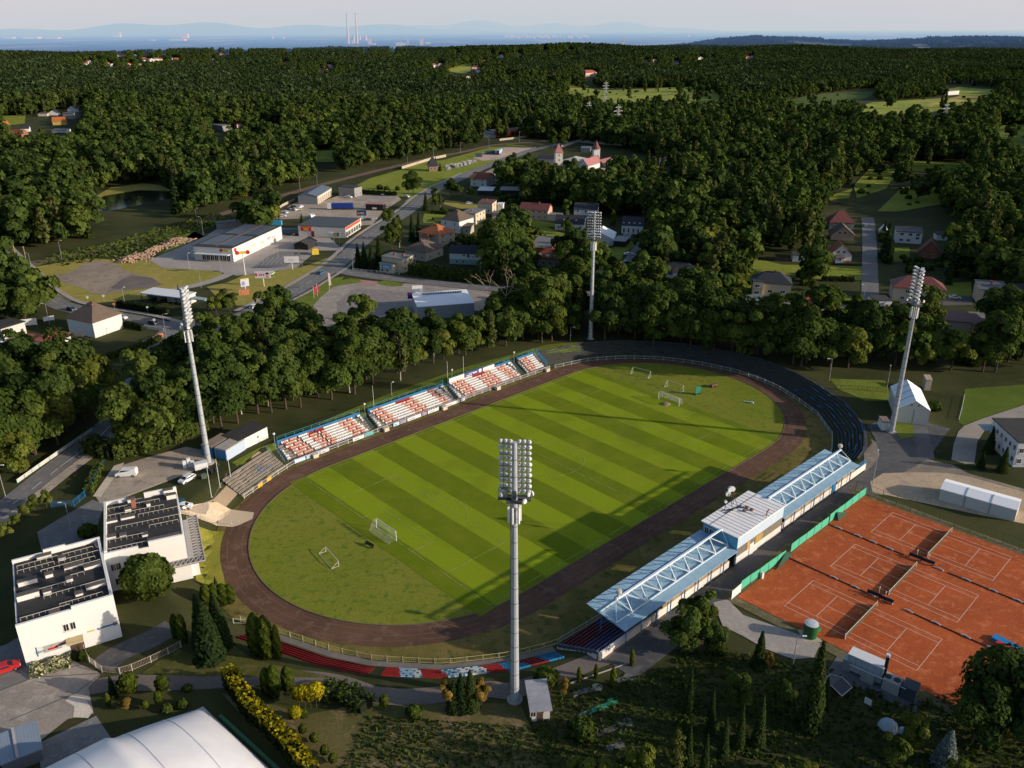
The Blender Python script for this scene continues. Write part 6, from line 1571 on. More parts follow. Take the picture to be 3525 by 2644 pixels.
fence('white edge fence beside the shaded lawn right of the storage tent', [at('K', 1450, 440), at('K', 1420, 590), at('K', 1385, 720)], .9, WHITEM, WHITEM, 2, .4)
fence('dark hedge-like board fence behind the sunny lawn', [at('G', 400, 722), at('G', 620, 735), at('G', 815, 742)], 1.6, DARKW, DARKW, 3, 1, 'fence', True)
fence('dark kerb fence in front of the white gabled house', [at('G', 1030, 752), at('G', 1300, 785), at('G', 1720, 800)], .9, DARKW, DARKW, 3, 1, 'fence', True)
fence('low beige garden wall by the carwash junction', [at('A', 1830, 1080), at('A', 1975, 1095), at('A', 2080, 1110)], 1.1, OFFW, OFFW, 3, 1, 'wall', True, 'wall')
# rubble beside the supermarket: individual stones one could not count
rb_ = MB()
for i in range(900):
 t = RNG.random(); s_ = RNG.normal()*.5
 a = at('A', 1560, 245); b = at('A', 2330, -70)
 q = a+(b - a)*t; n = Vector((-(b - a).y, (b - a).x, 0)).normalized()
 q = q+n*(s_*(4.5+2*math.sin(t*9)))
 hgt = max(0, 1.9 - abs(s_)*2.2)*(.6+.4*math.sin(t*17)); r_ = .25+.5*RNG.random()
 rb_.box(q.x, q.y, hgt*RNG.random(), r_*1.5, r_, r_*.8, RNG.random()*6)
tag(rb_.build('rubble', M('rubble_tan', (.46, .31, .21), .95, .35, .3)), 'heap of broken tan stones beside the supermarket yard', 'rubble', None, 'stuff')
TYRE = M('tyre', (.015, .015, .015), .9, .1); RIM = M('rim', (.35, .35, .36), .35, .1, 3, .6); HLAMP = M('headlight', (.7, .7, .66), .2, .05); TLAMP = M('taillight', (.35, .01, .01), .3, .05)
ME_TYRE = MB().tube((0, -.1, 0), (0, .1, 0), .32, n=16).mesh('tyre', TYRE); ME_RIM = MB().tube((0, -.115, 0), (0, .115, 0), .19, n=12).mesh('rim', RIM)
ME_HL = MB().box(0, 0, 0, .08, .34, .16).mesh('headlight', HLAMP); ME_TL = MB().box(0, 0, 0, .08, .3, .2).mesh('taillight', TLAMP)
PROF = {'hatch': ([(-2.0, .3), (-2.05, .75), (-1.9, 1.0), (-1.45, 1.42), (-.2, 1.48), (.55, 1.40), (1.25, .98), (1.95, .82), (2.1, .55), (2.05, .3)], [(-1.78, 1.02), (-1.38, 1.36), (-.2, 1.42), (.5, 1.34), (1.08, 1.0)]),
  'sedan': ([(-2.2, .3), (-2.25, .8), (-2.15, .98), (-1.5, 1.02), (-.85, 1.42), (.3, 1.44), (1.1, 1.0), (2.05, .84), (2.2, .55), (2.15, .3)], [(-1.38, 1.03), (-.82, 1.36), (.26, 1.38), (.98, 1.02)]),
  'van': ([(-2.4, .3), (-2.45, 1.0), (-2.35, 1.9), (-2.1, 1.98), (1.0, 1.96), (1.6, 1.25), (2.3, 1.05), (2.42, .6), (2.38, .3)], [(-2.2, 1.12), (-2.12, 1.8), (.92, 1.8), (1.42, 1.2)]),
  'pickup': ([(-2.6, .4), (-2.6, 1.05), (-.7, 1.05), (-.65, 1.72), (.5, 1.74), (1.15, 1.15), (2.3, 1.02), (2.5, .6), (2.45, .4)], [(-.5, 1.14), (-.46, 1.62), (.46, 1.64), (.98, 1.16)])}
CARM = {}
def car(label, p, az, kind, colour, z=None, group='vehicles on the roads and yards'):
 key = (kind, colour)
 if key not in CARM:
  pr, gl = PROF[kind]; wd = .86 if kind != 'van' else .95
  mb = MB(); n = len(pr)
  ys = ((-wd, 1), (wd, 1))
  L1 = [(x, -wd*(1 if z_ < 1.04 else .84), z_) for x, z_ in pr]; L2 = [(x, wd*(1 if z_ < 1.04 else .84), z_) for x, z_ in pr]
  mb.add(L1+L2, [tuple(range(n)), tuple(range(2*n - 1, n - 1, -1))]+[(i, n+i, n+(i+1) % n, (i+1) % n) for i in range(n)])
  paint = M('paint_'+'_'.join('%02d' % int(c*99) for c in colour), colour, .25, .04, .6, 0, .6)
  body = mb.mesh('car_body', paint)
  g = MB()
  m_ = len(gl)
  for s in (-1, 1):
   g.add([(x, s*(wd*(1 if z_ < 1.04 else .84)+.012+(.05 if z_ < 1.2 else .0)), z_) for x, z_ in gl], [tuple(range(m_))])
  fr_ = [(gl[-1], pr[[i for i, q in enumerate(pr) if q[1] > 1.3][-1]])]
  (xa, za), (xb, zb) = (gl[-1][0]+.1, gl[-1][1]+.02), (gl[-2][0]+.1, gl[-2][1]+.03)
  g.add([(xa+.05, -wd*.8, za), (xa+.05, wd*.8, za), (xb+.05, wd*.72, zb), (xb+.05, -wd*.72, zb)], [(0, 1, 2, 3)])
  (xa, za), (xb, zb) = gl[0], gl[1]
  g.add([(xa - .12, -wd*.8, za), (xa - .12, wd*.8, za), (xb - .14, wd*.72, zb), (xb - .14, -wd*.72, zb)], [(0, 1, 2, 3)])
  CARM[key] = (body, g.mesh('car_glass', GLASS), wd, pr)
 body, glass, wd, pr = CARM[key]
 root = empty({'van': 'parked_van', 'pickup': 'pickup_truck'}.get(kind, 'car'), (p.x, p.y, (tz(p) if z is None else z)+.02), az, label, {'van': 'van', 'pickup': 'pickup'}.get(kind, 'car'), group)
 link('body', body, root); link('window', glass, root)
 xf, xr = pr[-1][0] - .75, pr[0][0]+.75
 for x in (xf, xr):
  for s in (-1, 1):
   o = link('wheel', ME_TYRE, root, (x, s*(wd - .06), .32)); link('rim', ME_RIM, o)
 for s in (-1, 1):
  link('headlight', ME_HL, root, (pr[-2][0] - .06, s*wd*.7, .68)); link('taillight', ME_TL, root, (pr[0][0] - .03, s*wd*.75, .8))
 return root
CW = (.74, .74, .74); CS = (.46, .50, .56); CK = (.02, .022, .03); CRD = (.55, .02, .02); CBL = (.03, .14, .24); CCR = (.66, .58, .44); CGN = (.42, .58, .32); CTEAL = (.01, .10, .12)
def az2(w_, a, b):
 p, q = at(w_, *a), at(w_, *b); return math.atan2((q - p).y, (q - p).x)
car('white passenger van parked on the gravel car park', at('01', 806, 1452), az2('01', (860, 1445), (750, 1450)), 'van', CW)
car('white hatchback parked askew near the left mast', at('01', 1190, 1485), az2('01', (1235, 1445), (1140, 1500)), 'hatch', CW)
car('teal and white pickup parked behind the sports centre', at('01', 1150, 1645), az2('01', (1085, 1590), (1185, 1650)), 'pickup', CTEAL)
car('white car standing behind the sports centre roof', at('L', 1990, 352), az2('L', (1920, 340), (2040, 330)), 'hatch', CW)
car('bright red car parked at the left edge beside the sports centre', at('02', 40, 1040), az2('02', (-20, 1060), (130, 1010)), 'sedan', CRD)
car('silver car driving down the left road', at('A', 482, 558), az2('A', (500, 520), (460, 580))+3.0, 'hatch', CS)
car('dark blue car driving down the left road below the silver one', at('A', 910, 845), az2('A', (850, 820), (970, 860)), 'hatch', (.03, .05, .09))
car('white estate car driving behind the dark hedge', at('A', 1545, 950), az2('A', (1480, 940), (1630, 960)), 'sedan', CW)
car('dark car waiting at the junction behind the wall', at('A', 1950, 1020), az2('A', (1880, 1000), (2010, 1030)), 'hatch', CK)
car('cream car stopped at the lower junction', at('A', 1725, 1415), az2('A', (1660, 1440), (1800, 1390)), 'hatch', CCR)
car('black car stopped behind the cream car', at('A', 1865, 1450), az2('A', (1790, 1475), (1940, 1420)), 'hatch', CK)
car('white and blue van at the left edge beside the low white building', at('A', 55, 1300), az2('A', (130, 1290), (-30, 1330))+PI, 'van', CW)
car('dark car parked behind the van at the left edge', at('A', 160, 1245), az2('A', (100, 1260), (220, 1230)), 'hatch', CK)
car('white car turning beside the big round tree', at('B', 1165, 1325), az2('B', (1110, 1350), (1225, 1300)), 'hatch', CW)
car('pale green car parked at the edge of the supermarket lawn', at('B', 1382, 905), az2('B', (1340, 915), (1420, 885))+.3, 'hatch', CGN)
car('teal-blue car driving on the main road', at('B', 2012, 895), az2('B', (1965, 915), (2055, 875)), 'hatch', CBL)
car('white van behind the red-signed shop', at('C', 565, 695), az2('C', (535, 700), (605, 670)), 'van', CW)
car('white pickup with flat bed on the concrete apron', at('C', 1495, 412), az2('C', (1560, 400), (1450, 412)), 'pickup', CW)
car('white flatbed pickup beside the office building', at('C', 1030, 448), az2('C', (940, 440), (1085, 452)), 'pickup', CW)
car('white car on the grass edge of the concrete apron', at('C', 1765, 440), 2.6, 'hatch', CW)
car('dark car in the small yard behind the shop', at('C', 1278, 735), .3, 'hatch', CK)
car('silver car in the small yard behind the shop', at('C', 1345, 725), .2, 'hatch', CS)
for k, (x, y, c) in enumerate(((240, 600, CK), (330, 570, CK), (350, 605, CW), (395, 605, CCR), (420, 575, CW), (240, 640, CW), (195, 690, CW), (110, 695, CRD))):
 car(['black car at the back left of the truck yard', 'second black car at the back of the truck yard', 'white car in the middle of the cluster in the truck yard', 'cream car in the cluster in the truck yard', 'white car at the back right of the cluster in the truck yard', 'white car at the front of the cluster in the truck yard', 'white car by the yard fence', 'red car by the yard fence'][k], at('C', x, y), .3+k, 'hatch', c)
car('white sedan parked beside the lane to the tent', at('E', 1415, 880), 0.0, 'sedan', CW)
car('dark blue car parked beside the bend of the lane', at('E', 1390, 990), .3, 'hatch', CBL)
car('dark violet car in the shade beside the lane mouth', at('E', 1005, 1262), -.1, 'hatch', (.05, .045, .10))
car('small white car behind the big tent', at('E', 1398, 636), 0, 'hatch', CW)
car('white car parked at the head of the right lane', at('G', 1757, 295), R(88), 'hatch', CW)
car('silver-blue car parked on the drive in the right neighbourhood', at('H', 1330, 1210), -.15, 'sedan', (.52, .58, .66))
car('grey car half hidden under a tree on the right street', at('H', 1960, 1330), -.1, 'sedan', CS)
car('silver car parked beside the pale yellow house', at('D', 1310, 232), .2, 'hatch', CS)
car('blue-grey car beside the pink house', at('D', 1915, 400), 1.4, 'hatch', CS)
car('white van on the lot beyond the castle-like restaurant', at('N', 790, 242), 0, 'van', CW)
car('small white car on the lot beyond the castle-like restaurant', at('N', 640, 243), .5, 'hatch', CW)
car('white car in front of the red garages', at('F', 1610, 300), 0, 'hatch', CS)
car('blue and white car on the pink gravel lot', at('F', 1145, 618), .2, 'sedan', CS)
for k, (x, y, l) in enumerate(((1150, 1480, 'left'), (1220, 1478, 'middle'), (1320, 1482, 'right'))):
 car(l+' of three pale cars in the shade below the street', at('E', x, y), .1, 'hatch', CS if k != 1 else CK)
# lorry and trailers
lo2 = empty('lorry', at('C', 940, 596), az2('C', (1105, 592), (770, 592)), 'long lorry with royal blue tarpaulin and white cab', 'lorry', 'vehicles on the roads and yards')
MB().box(-1.0, 0, 1.1, 12.2, 2.5, 2.7).build('tarpaulin', M('tarp_blue', (.02, .05, .26), .5, .1), lo2); MB().box(-1, 0, .7, 12.2, 2.4, .38).build('chassis', BLACKM, lo2)
MB().box(6.7, 0, .7, 2.2, 2.5, 2.9).build('cab', M('cab_white', (.70, .70, .72), .3, .05), lo2); MB().box(7.82, 0, 1.9, .05, 2.2, 1.0).build('windscreen', GLASS, lo2)
for x in (-6, -4.8, -3.6, 3.4, 6.6):
 for s in (-1, 1): o = link('wheel', ME_TYRE, lo2, (x, s*1.1, .48), 0, (1.5, 1.5, 1.5)); link('rim', ME_RIM, o)
tr_ = empty('trailer', at('F', 1175, 555), az2('F', (1140, 560), (1220, 505)), 'pale blue box trailer on the pink gravel lot', 'trailer')
MB().box(0, 0, .9, 13, 2.6, 2.9).build('box_body', M('box_paleblue', (.34, .48, .60), .5, .1), tr_); MB().box(-6.52, 0, .9, .06, 2.5, 2.9).build('rear_door', M('door_navy', (.05, .05, .12)), tr_)
for x in (-5, -3.8):
 for s in (-1, 1): link('wheel', ME_TYRE, tr_, (x, s*1.1, .48), 0, (1.5, 1.5, 1.5))
MB().box(0, 0, .6, 12.6, 2.2, .3).build('chassis', BLACKM, tr_)
one('freight_container', MB().box(0, 0, 0, 9, 2.5, 2.6).box(0, 0, 2.6, 9.1, 2.6, .08), MC('container_teal', (.05, .11, .11), .6, 2), 'dark teal freight container beside the box trailer', 'container', None, at('F', 1060, 552), .05)
one('freight_container', MB().box(0, 0, 0, 5.5, 2.5, 2.4).box(0, 0, 2.4, 5.6, 2.6, .08), MATS['container_teal'], 'small teal freight container left of the trailer', 'container', None, at('F', 915, 592), .02)
one('skip_container', MB().box(0, 0, 0, 7.5, 2.6, 2.4).box(0, 0, 2.4, 7.6, 2.7, .06), MC('container_cyan', (.05, .34, .55), .5, 1.4, 0, 0, .55), 'bright blue container at the edge of the truck yard', 'container', None, at('B', 1425, 275), 0.0)
one('storage_row', MB().box(0, 0, 0, 13, 3, 2.6).box(0, 0, 2.6, 13.1, 3.1, .06), MC('container_slate', (.15, .20, .24), .6, 1.2), 'row of slate grey containers right of the supermarket', 'container', None, at('B', 1600, 385), .0)
one('yellow_tank', MB().box(0, 0, .2, 3.2, 2.6, 2.2).box(0, 0, 2.4, 2.4, 2.0, .5), M('yellow_box', (.66, .46, .05), .6, .15), 'bright yellow box container near the roadside', 'container', None, at('B', 1935, 650), .4)
def billboard(label, p, h, w_, bh, col_, az=0.0, marks=()):
 root = empty('billboard', (p.x, p.y, tz(p)), az, label, 'billboard')
 MB().tube((0, .1, 0), (0, .1, h), .22).build('post', M('post_cream', (.66, .60, .52)), root)
 bd = MB().box(0, 0, h, w_, .3, bh).build('panel', M('panel_'+'_'.join('%d' % (c*99) for c in col_), col_, .6, .05), root)
 for x, z, ww, hh, c in marks: MB().box(x, -.17, h+z, ww, .05, hh).build('print', M('print_'+'_'.join('%d' % (q*99) for q in c), c, .6, .05), bd)
 return root
billboard('white billboard with faint red print beside the car park', at('B', 1647, 838), 3.0, 6.2, 2.8, (.70, .68, .70), .05, ((-.2, 1.3, 2.2, .3, (.60, .40, .48)), (.2, .8, 2.6, .25, (.60, .5, .6))))
billboard('white billboard with red lettering and a portrait beside the main road', at('B', 1286, 1052), 3.4, 6.4, 2.9, (.68, .62, .66), .0, ((-2.6, .9, .8, 1.2, (.60, .03, .10)), (-1.2, 1.1, .5, .8, (.60, .06, .12)), (-.4, 1.1, .5, .8, (.60, .06, .12)), (.5, 1.1, .5, .8, (.60, .06, .12)), (2.0, .2, 1.0, 2.0, (.62, .36, .28)), (2.0, 1.7, 1.2, .7, (.12, .03, .03))))
billboard('white and orange billboard in front of the red-signed shop', at('C', 850, 1036), 3.6, 5.6, 2.5, (.66, .66, .62), .0, ((1.0, .4, 2.0, 1.6, (.66, .38, .06)), (2.3, .2, .8, 1.8, (.06, .06, .14))))
billboard('navy billboard with bright marks behind the shop', at('C', 1202, 732), 2.6, 5.2, 2.9, (.03, .045, .10), .0, ((-1.6, .8, 1.0, 1.0, (.6, .22, .08)), (.4, 1.2, 2.2, .5, (.5, .45, .3)), (.6, .3, 2.0, .5, (.06, .22, .6))))
billboard('small yellow and white price board beside the billboard with red lettering', at('B', 1055, 1120), 2.2, 3.4, 3.2, (.56, .55, .58), .6, ((0, 2.7, 3.2, .4, (.6, .5, .08)), (-.6, .5, 1.2, 1.6, (.22, .25, .55))))
one('brick_sign', MB().box(0, 0, 0, 4.0, .8, 2.2).box(.2, -.45, .4, 2.6, .08, 1.3), M('sign_terracotta', (.50, .20, .11), .8, .2), 'terracotta sign wall on the dry lawn', 'sign', None, at('B', 1035, 1160), .35)
for k, (w_, a, b, c, l) in enumerate((('B', (1922, 1208), 5.0, (.5, .06, .08), 'left red banner flag beside the main road'), ('B', (1965, 1178), 5.0, (.5, .06, .08), 'right red banner flag beside the main road'), ('B', (2118, 1105), 7.5, (.62, .45, .42), 'tall pale pink banner flag beside the main road'))):
 f_ = empty('banner_flag', at(w_, *a), .3, l, 'banner flag', 'banner flags by the main road')
 MB().tube((0, 0, 0), (0, 0, b), .05).build('pole', WHITEM, f_); MB().add([(0, 0, b*.25), (.9, 0, b*.3), (.8, 0, b*.9), (0, 0, b)], [(0, 1, 2, 3)]).build('flag', M('flag_%d' % k, c, .7, .15), f_)
for k, (w_, x, y, h, l) in enumerate((('A', 745+45, 205, 9, 'beside the railway at the far left'), ('A', 408, 345, 8, 'by the level crossing'), ('A', 1595, 820, 8, 'in front of the car wash'), ('A', 2115, 1210, 9, 'with a long arm at the junction'), ('A', 632, 1030, 8, 'by the white board fence'), ('B', 340, 838, 7, 'left on the supermarket yard'), ('B', 742, 852, 7, 'in front of the supermarket entrance'), ('B', 1277, 750, 7, 'right of the supermarket logo pylon'), ('B', 1467, 690, 7, 'in the middle of the parking bays'), ('B', 1655, 578, 7, 'beside the black kiosk'), ('B', 490, 1075, 8, 'on the dry lawn above the car wash'), ('C', 922, 1075, 7, 'right of the white and orange billboard'), ('C', 1090, 1372, 8, 'at the street corner by the spruces'), ('D', 632, 1130, 8, 'beside the cream cube house'), ('D', 1452, 1230, 8, 'in front of the mint house'), ('B', 445, 305, 10, 'on the railway behind the supermarket'), ('A', 2580, -120, 9, 'where the railway enters the trees'), ('F', 342, 620, 9, 'on the railway above the chapel'), ('F', 682, 545, 9, 'on the railway above the gravestones'), ('F', 1045, 485, 9, 'on the railway above the container'), ('F', 1428, 405, 9, 'on the railway in front of the red garages'), ('F', 12, 695, 9, 'at the left end of the railway wall'), ('C', 640, 330, 9, 'behind the grey warehouse'), ('C', 418, 350, 8, 'in the trees left of the grey warehouse'), ('E', 1238, 1322, 4, 'with a white sign at the lane mouth'), ('G', 1725, 1295, 8, 'leaning beside the right lane'), ('K', 290, 1530, 8, 'at the corner of the lane behind the roofed stand'), ('01', 35, 1585, 8, 'at the left edge of the lower road'), ('01', 345, 855, 8, 'in the trees above the lower road'), ('11', 348, 950, 4, 'on the grass bank behind the second seating block'), ('11', 1480, 600, 5, 'on the grass behind the right seating block'), ('21', 975, 850, 7, 'behind the dark bench terrace'), ('21', 1340, 905, 7, 'left of the right mast'), ('22', 745, 1010, 6, 'with two lamps beside the shaded paved yard'), ('L', 770, 555, 6, 'in the shade left of the sports centre'))):
 lamp_post('thin grey pole '+l, at(w_, x, y), h, .9, [0, PI, 1.2][k % 3], 'lamp posts and poles')
one('power_pole', MB().beam((-1.2, 0, 0), (0, 0, 8.6), .25).beam((1.2, 0, 0), (0, 0, 8.6), .25).beam((-.6, 0, 4), (.6, 0, 4), .16).beam((-1.2, 0, 8.2), (1.2, 0, 8.2), .12), M('pole_brown', (.22, .17, .13), .9), 'A-shaped brown power pole beside the white billboard', 'power pole', None, at('B', 1748, 822), .2)
one('white_board', MB().box(0, 0, .4, 5.2, .1, 2.4).box(-2.4, .1, 0, .12, .12, 2.8).box(2.4, .1, 0, .12, .12, 2.8), WHITEM, 'blank white board half covered by a tree at the left', 'board', None, at('A', 375, 1045), .35)
one('white_board', MB().box(0, 0, .4, 3.6, .1, 1.6).box(-1.6, .1, 0, .12, .12, 2.0).box(1.6, .1, 0, .12, .12, 2.0), WHITEM, 'small white board beside the junction pole at the left', 'board', None, at('A', 625, 985), .6)
for k, (x, y, w_, c, l) in enumerate(((1650, 1370, 3.2, (.66, .42, .16), 'orange and white roadside board on the hedge'), (1848, 1275, 1.4, (.5, .5, .48), 'small grey roadside board on the hedge'), (1990, 1225, 2.2, (.66, .64, .6), 'white roadside board near the corner'), (2048, 1190, 1.6, (.6, .24, .12), 'red-orange roadside board at the corner'))):
 one('roadside_board', MB().box(0, 0, .3, w_, .08, 1.3).box(-w_*.4, .08, 0, .1, .1, 1.4).box(w_*.4, .08, 0, .1, .1, 1.4), M('rboard_%d' % k, c, .6, .15, 1), l, 'board', None, at('A', x, y), .55)
sgn = [(1458, 835, (.6, .2, .04), 'orange warning sign on the verge'), (1122, 750, (.6, .6, .55), 'round white sign on the verge'), (1325, 730, (.6, .6, .6), 'triangular give-way sign on the verge'), (1885, 880, (.6, .6, .6), 'small white sign on the hedge strip'), (1968, 1040, (.6, .6, .62), 'white bus stop sign at the junction')]
for x, y, c, l in sgn:
 f_ = empty('road_sign', at('A', x, y), .2, l, 'road sign'); MB().tube((0, 0, 0), (0, 0, 2.6), .05).build('pole', GALV, f_); MB().tube((0, -.06, 2.3), (0, .0, 2.3), .5, n=10).build('plate', M('plate_%d' % int(c[1]*99), c), f_)
for k, (x, y) in enumerate(((222, 252), (328, 185), (358, 330), (300, 240))):
 one('crossing_signal', MB().tube((0, 0, 0), (0, 0, [9, 5.5, 3, 3][k]), .1).box(0, -.1, [8.6, 5, 2.4, 2.4][k], .5, .2, .7), M('signal_stripe', (.56, .40, .25), .7, .5, 2.5), ['tall red and white signal mast at the level crossing', 'twin-lamp signal mast at the level crossing', 'short right barrier post at the level crossing', 'short left barrier post at the level crossing'][k], 'signal', 'level crossing signals', at('A', x, y))
def ter(w_, x, y):
 """survey mark on the undulating ground"""
 z = 0.0
 for _ in range(14):
  p = at(w_, x, y, z); z = .5*z+.5*tz(p)
 p = at(w_, x, y, z); p.z = tz(p)
 return p
HOUSE_MARKS = []
def fh(label, w_, p1, p2, dep, h, rh, kind, wall, roof, **k):
 a, b = ter(w_, *p1), ter(w_, *p2)
 q = px(w_, (p1[0]+p2[0])/2, (p1[1]+p2[1])/2) if w_ else ((p1[0]+p2[0])/2, (p1[1]+p2[1])/2)
 HOUSE_MARKS.append((q[0], q[1], abs(px(w_, *p2)[0] - px(w_, *p1)[0])/2 if w_ else abs(p2[0] - p1[0])/2))
 if not isinstance(dep, (int, float)): dep = (ter(w_, *dep) - b).length
 return house(label, a, b, dep, h, rh, kind, wall, roof, z=min(a.z, b.z), **k)
T_RED2 = MC('bright_red_sheet', (.50, .06, .03), .6, 1.2, 0, 0, .8)
RGAR = M('garage_red', (.58, .07, .03), .7, .15, .4)
h_ = fh('long bright red garage block with dark brown roof beyond the railway', 'F', (1135, 338), (1580, 300), 12, 5.2, .8, 'mono', RGAR, T_BRN, name='garage_block', cat='garages')
w_ = h_['w']
for a, b in ((.1, .26), (.42, .52), (.54, .68)): MB().box(w_*((a+b)/2 - .5), -.05, 0, w_*(b - a), .1, 3.6).build('bay_shade_panel', BLACKM, h_)  # black panels on the wall, painted darkness of open bays
for a in (.35, .9): MB().box(w_*(a - .5), -.1, 2.4, 3.4, .1, 1.4).build('sign_board', M('sign_amber', (.66, .30, .10)), h_)
fh('low building with wide grey-blue roof beside the red garages', 'F', (925, 352), (1130, 345), 18, 3.6, 1.8, 'gable', OFFW, T_BLU, name='shed', cat='building')
h_ = fh('white house with two red tile roofs above the main road', 'F', (810, 960), (1015, 975), (1048, 930), 5.2, 3.2, 'gable', WHITE, T_RED, win=(2, 2))
MB().box(-h_['w']*.28, -.5, 4.9, 1.0, 8, 3).build('fire_wall', M('fire_wall', (.6, .3, .15)), h_)
fh('shed with bright corrugated tin roof behind the white house', 'F', (905, 1075), (1090, 1080), 8, 3, 1.0, 'mono', DARKW, MC('bright_tin', (.62, .64, .66), .4, .8, 0, 0, .6), name='shed', cat='shed')
fh('long shed with patchy rusty tin roof among trees', 'F', (1190, 1070), (1470, 1075), 7, 3, 1.0, 'mono', DARKW, T_RUST, name='shed', cat='shed')
# chapel
ch = empty('chapel', ter('F', 335, 765), .2, 'small chapel with steep dark spire roof beside the gravestones', 'chapel')
MB().box(0, 0, 0, 6.5, 6.5, 4.2).build('wall', M('chapel_stone', (.34, .22, .15), .9, .3), ch); roof_mesh('hip', 6.5, 6.5, 4.2, 6.5, .9, 0).build('roof', T_DRK, ch, (0, -3.25, 0))
MB().box(4.2, -.5, 0, 2.4, 4, 3).build('porch', M('chapel_pale', (.52, .40, .30)), ch)
for x in (-1.6, 1.4): window(ch, x, -3.25, 2, .8, 2)
gm = [MB().box(0, 0, 0, 1.4, .5, 1.5+.3*k).box(0, -.9, 0, 1.3, 1.9, .25).mesh('gravestone', M('grave_%d' % k, c, .6, .2)) for k, c in enumerate(((.6, .6, .62), (.3, .3, .33), (.45, .40, .36)))]
for k in range(64):
 t, s_ = RNG.random(), RNG.random()
 x = 500+380*t; y = 765 - 105*t - 45*s_*(1 - .5*t)
 p = ter('F', x, y)
 tag(link('gravestone', gm[k % 3], None, p, RNG.random()*.4), 'pale gravestone standing in the crowded plot beside the chapel', 'gravestone', 'gravestones beside the chapel')
# castle-like restaurant
PKR = MC('pink_roof', (.42, .17, .16), .7, 1.2, 0, 0, .8)
tw = empty('tower_building', ter('N', 152, 238), .15, 'slim pale tower with pink pyramid roof at the castle-like restaurant', 'tower')
MB().box(0, 0, 0, 5.5, 5.5, 10.5).build('wall', OFFW, tw); roof_mesh('hip', 5.5, 5.5, 10.5, 6.5, .5, 0).build('roof', PKR, tw, (0, -2.75, 0))
for z in (8.5, 5): window(tw, 0, -2.75, z, .9, 1.4); window(tw, 2.75, 0, z, .9, 1.4, PI/2)
tw = empty('tower_building', ter('N', 425, 195), .2, 'second tower with dark red cone roof behind the pink roofs', 'tower')
MB().box(0, 0, 0, 5, 5, 9).build('wall', WHITE, tw); MB().lathe([(3.6, 9), (1.8, 12), (0, 15.5)], n=12).build('roof', T_MAR, tw)
fh('restaurant wing with pale grey patterned roof beside the slim tower', 'N', (172, 238), (300, 248), (322, 222), 4.4, 2.4, 'hip', CREAM, MC('pale_roof', (.46, .44, .43), .6, .8), name='restaurant', cat='restaurant', win=(1, 1))
fh('restaurant hall with bright pink gable roof', 'N', (300, 266), (368, 272), (410, 240), 3.8, 4.2, 'gabley', WHITE, PKR, name='restaurant', cat='restaurant')
fh('restaurant wing with darker red gable behind the pink hall', 'N', (366, 240), (408, 246), 8, 4, 4, 'gabley', WHITE, T_MAR, name='restaurant', cat='restaurant', win=(1, 1))
fh('open shed with long faded pink roof at the restaurant', 'N', (412, 240), (472, 246), (540, 210), 3.6, 1.6, 'gabley', DARKW, PKR, name='shed', cat='shed')
fh('low building with pale grey roof in front of the restaurant', 'N', (80, 296), (302, 300), 7, 2.8, 1.4, 'gable', CREAM, MC('pale_roof2', (.42, .42, .43), .6, .8), name='outbuilding', cat='outbuilding')
fh('low terrace building with flat brown roof beside the restaurant', 'N', (310, 310), (440, 318), 6, 2.6, 0, 'flat', CREAM, T_GRY, name='outbuilding', cat='outbuilding')
fh('dark roofed hall left of the slim tower', 'N', (0, 212), (120, 215), 10, 3.4, 2.2, 'gable', GREYW, T_DRK, name='hall', cat='hall')
fh('grey metal shed behind the restaurant', 'N', (315, 132), (385, 134), 7, 3, .8, 'mono', GREYW, T_BLU, name='shed', cat='shed')
fh('big gabled house with brown roof at the edge of the wood', 'N', (885, 228), (1002, 240), (1075, 208), 5, 4.2, 'gable', OFFW, T_BRN, win=(1, 4))
fh('lone white house with orange roof in the left wood', '10', (68, 818), (150, 826), 9, 5, 4, 'hip', WHITE, T_ORG, win=(2, 3))
# left hamlet
for a in ((('V', (385, 362), (482, 360), 8, 4.2, 4.0, 'gable', M('mustard', (.50, .38, .10)), T_ORG), 'mustard house with bright orange roof in the left hamlet'),
          (('V', (462, 316), (545, 318), (598, 300), 6.5, .3, 'flat', GREYW, T_GRY), 'large pale cube house in the left hamlet'),
          (('V', (490, 262), (558, 262), 8, 3.0, 3.6, 'gabley', WHITE, T_DRK), 'white gabled house behind the cube house in the left hamlet'),
          (('V', (355, 290), (420, 290), 8, 3.0, 3.0, 'gabley', WHITE, T_DRK), 'small white gabled house in the left hamlet'),
          (('V', (575, 190), (690, 185), 12, 3.4, 4.0, 'hip', BEIGE, T_ORG), 'wide house with orange hip roof at the top of the left hamlet'),
          (('V', (400, 218), (488, 215), 8, 3.0, .6, 'mono', OFFW, T_GRY), 'low pale house with flat roof in the left hamlet'),
          (('V', (182, 262), (290, 266), 9, 4.0, 2.4, 'gable', CREAM, T_MAR), 'cream house with maroon roof at the left of the hamlet'),
          (('V', (278, 296), (345, 296), 6, 2.8, .6, 'mono', CREAM, T_GRY), 'low cream annex in the left hamlet'),
          (('V', (378, 415), (485, 418), 7, 2.8, .4, 'mono', WHITE, T_GRY), 'low white bungalow below the mustard house'),
          (('V', (55, 448), (160, 452), 9, 3.6, 3.4, 'gable', BRICK, T_RED), 'brick house with red roof at the left edge'),
          (('V', (150, 412), (215, 410), 8, 3.4, 2.4, 'gable', WHITE, T_DRK), 'white house with dark roof at the left edge'),
          (('V', (0, 385), (75, 378), 9, 2.6, 4.0, 'gable', BRICK, T_ORG), 'low house with red-orange roof cut by the left edge')):
 fh(a[1], *a[0])
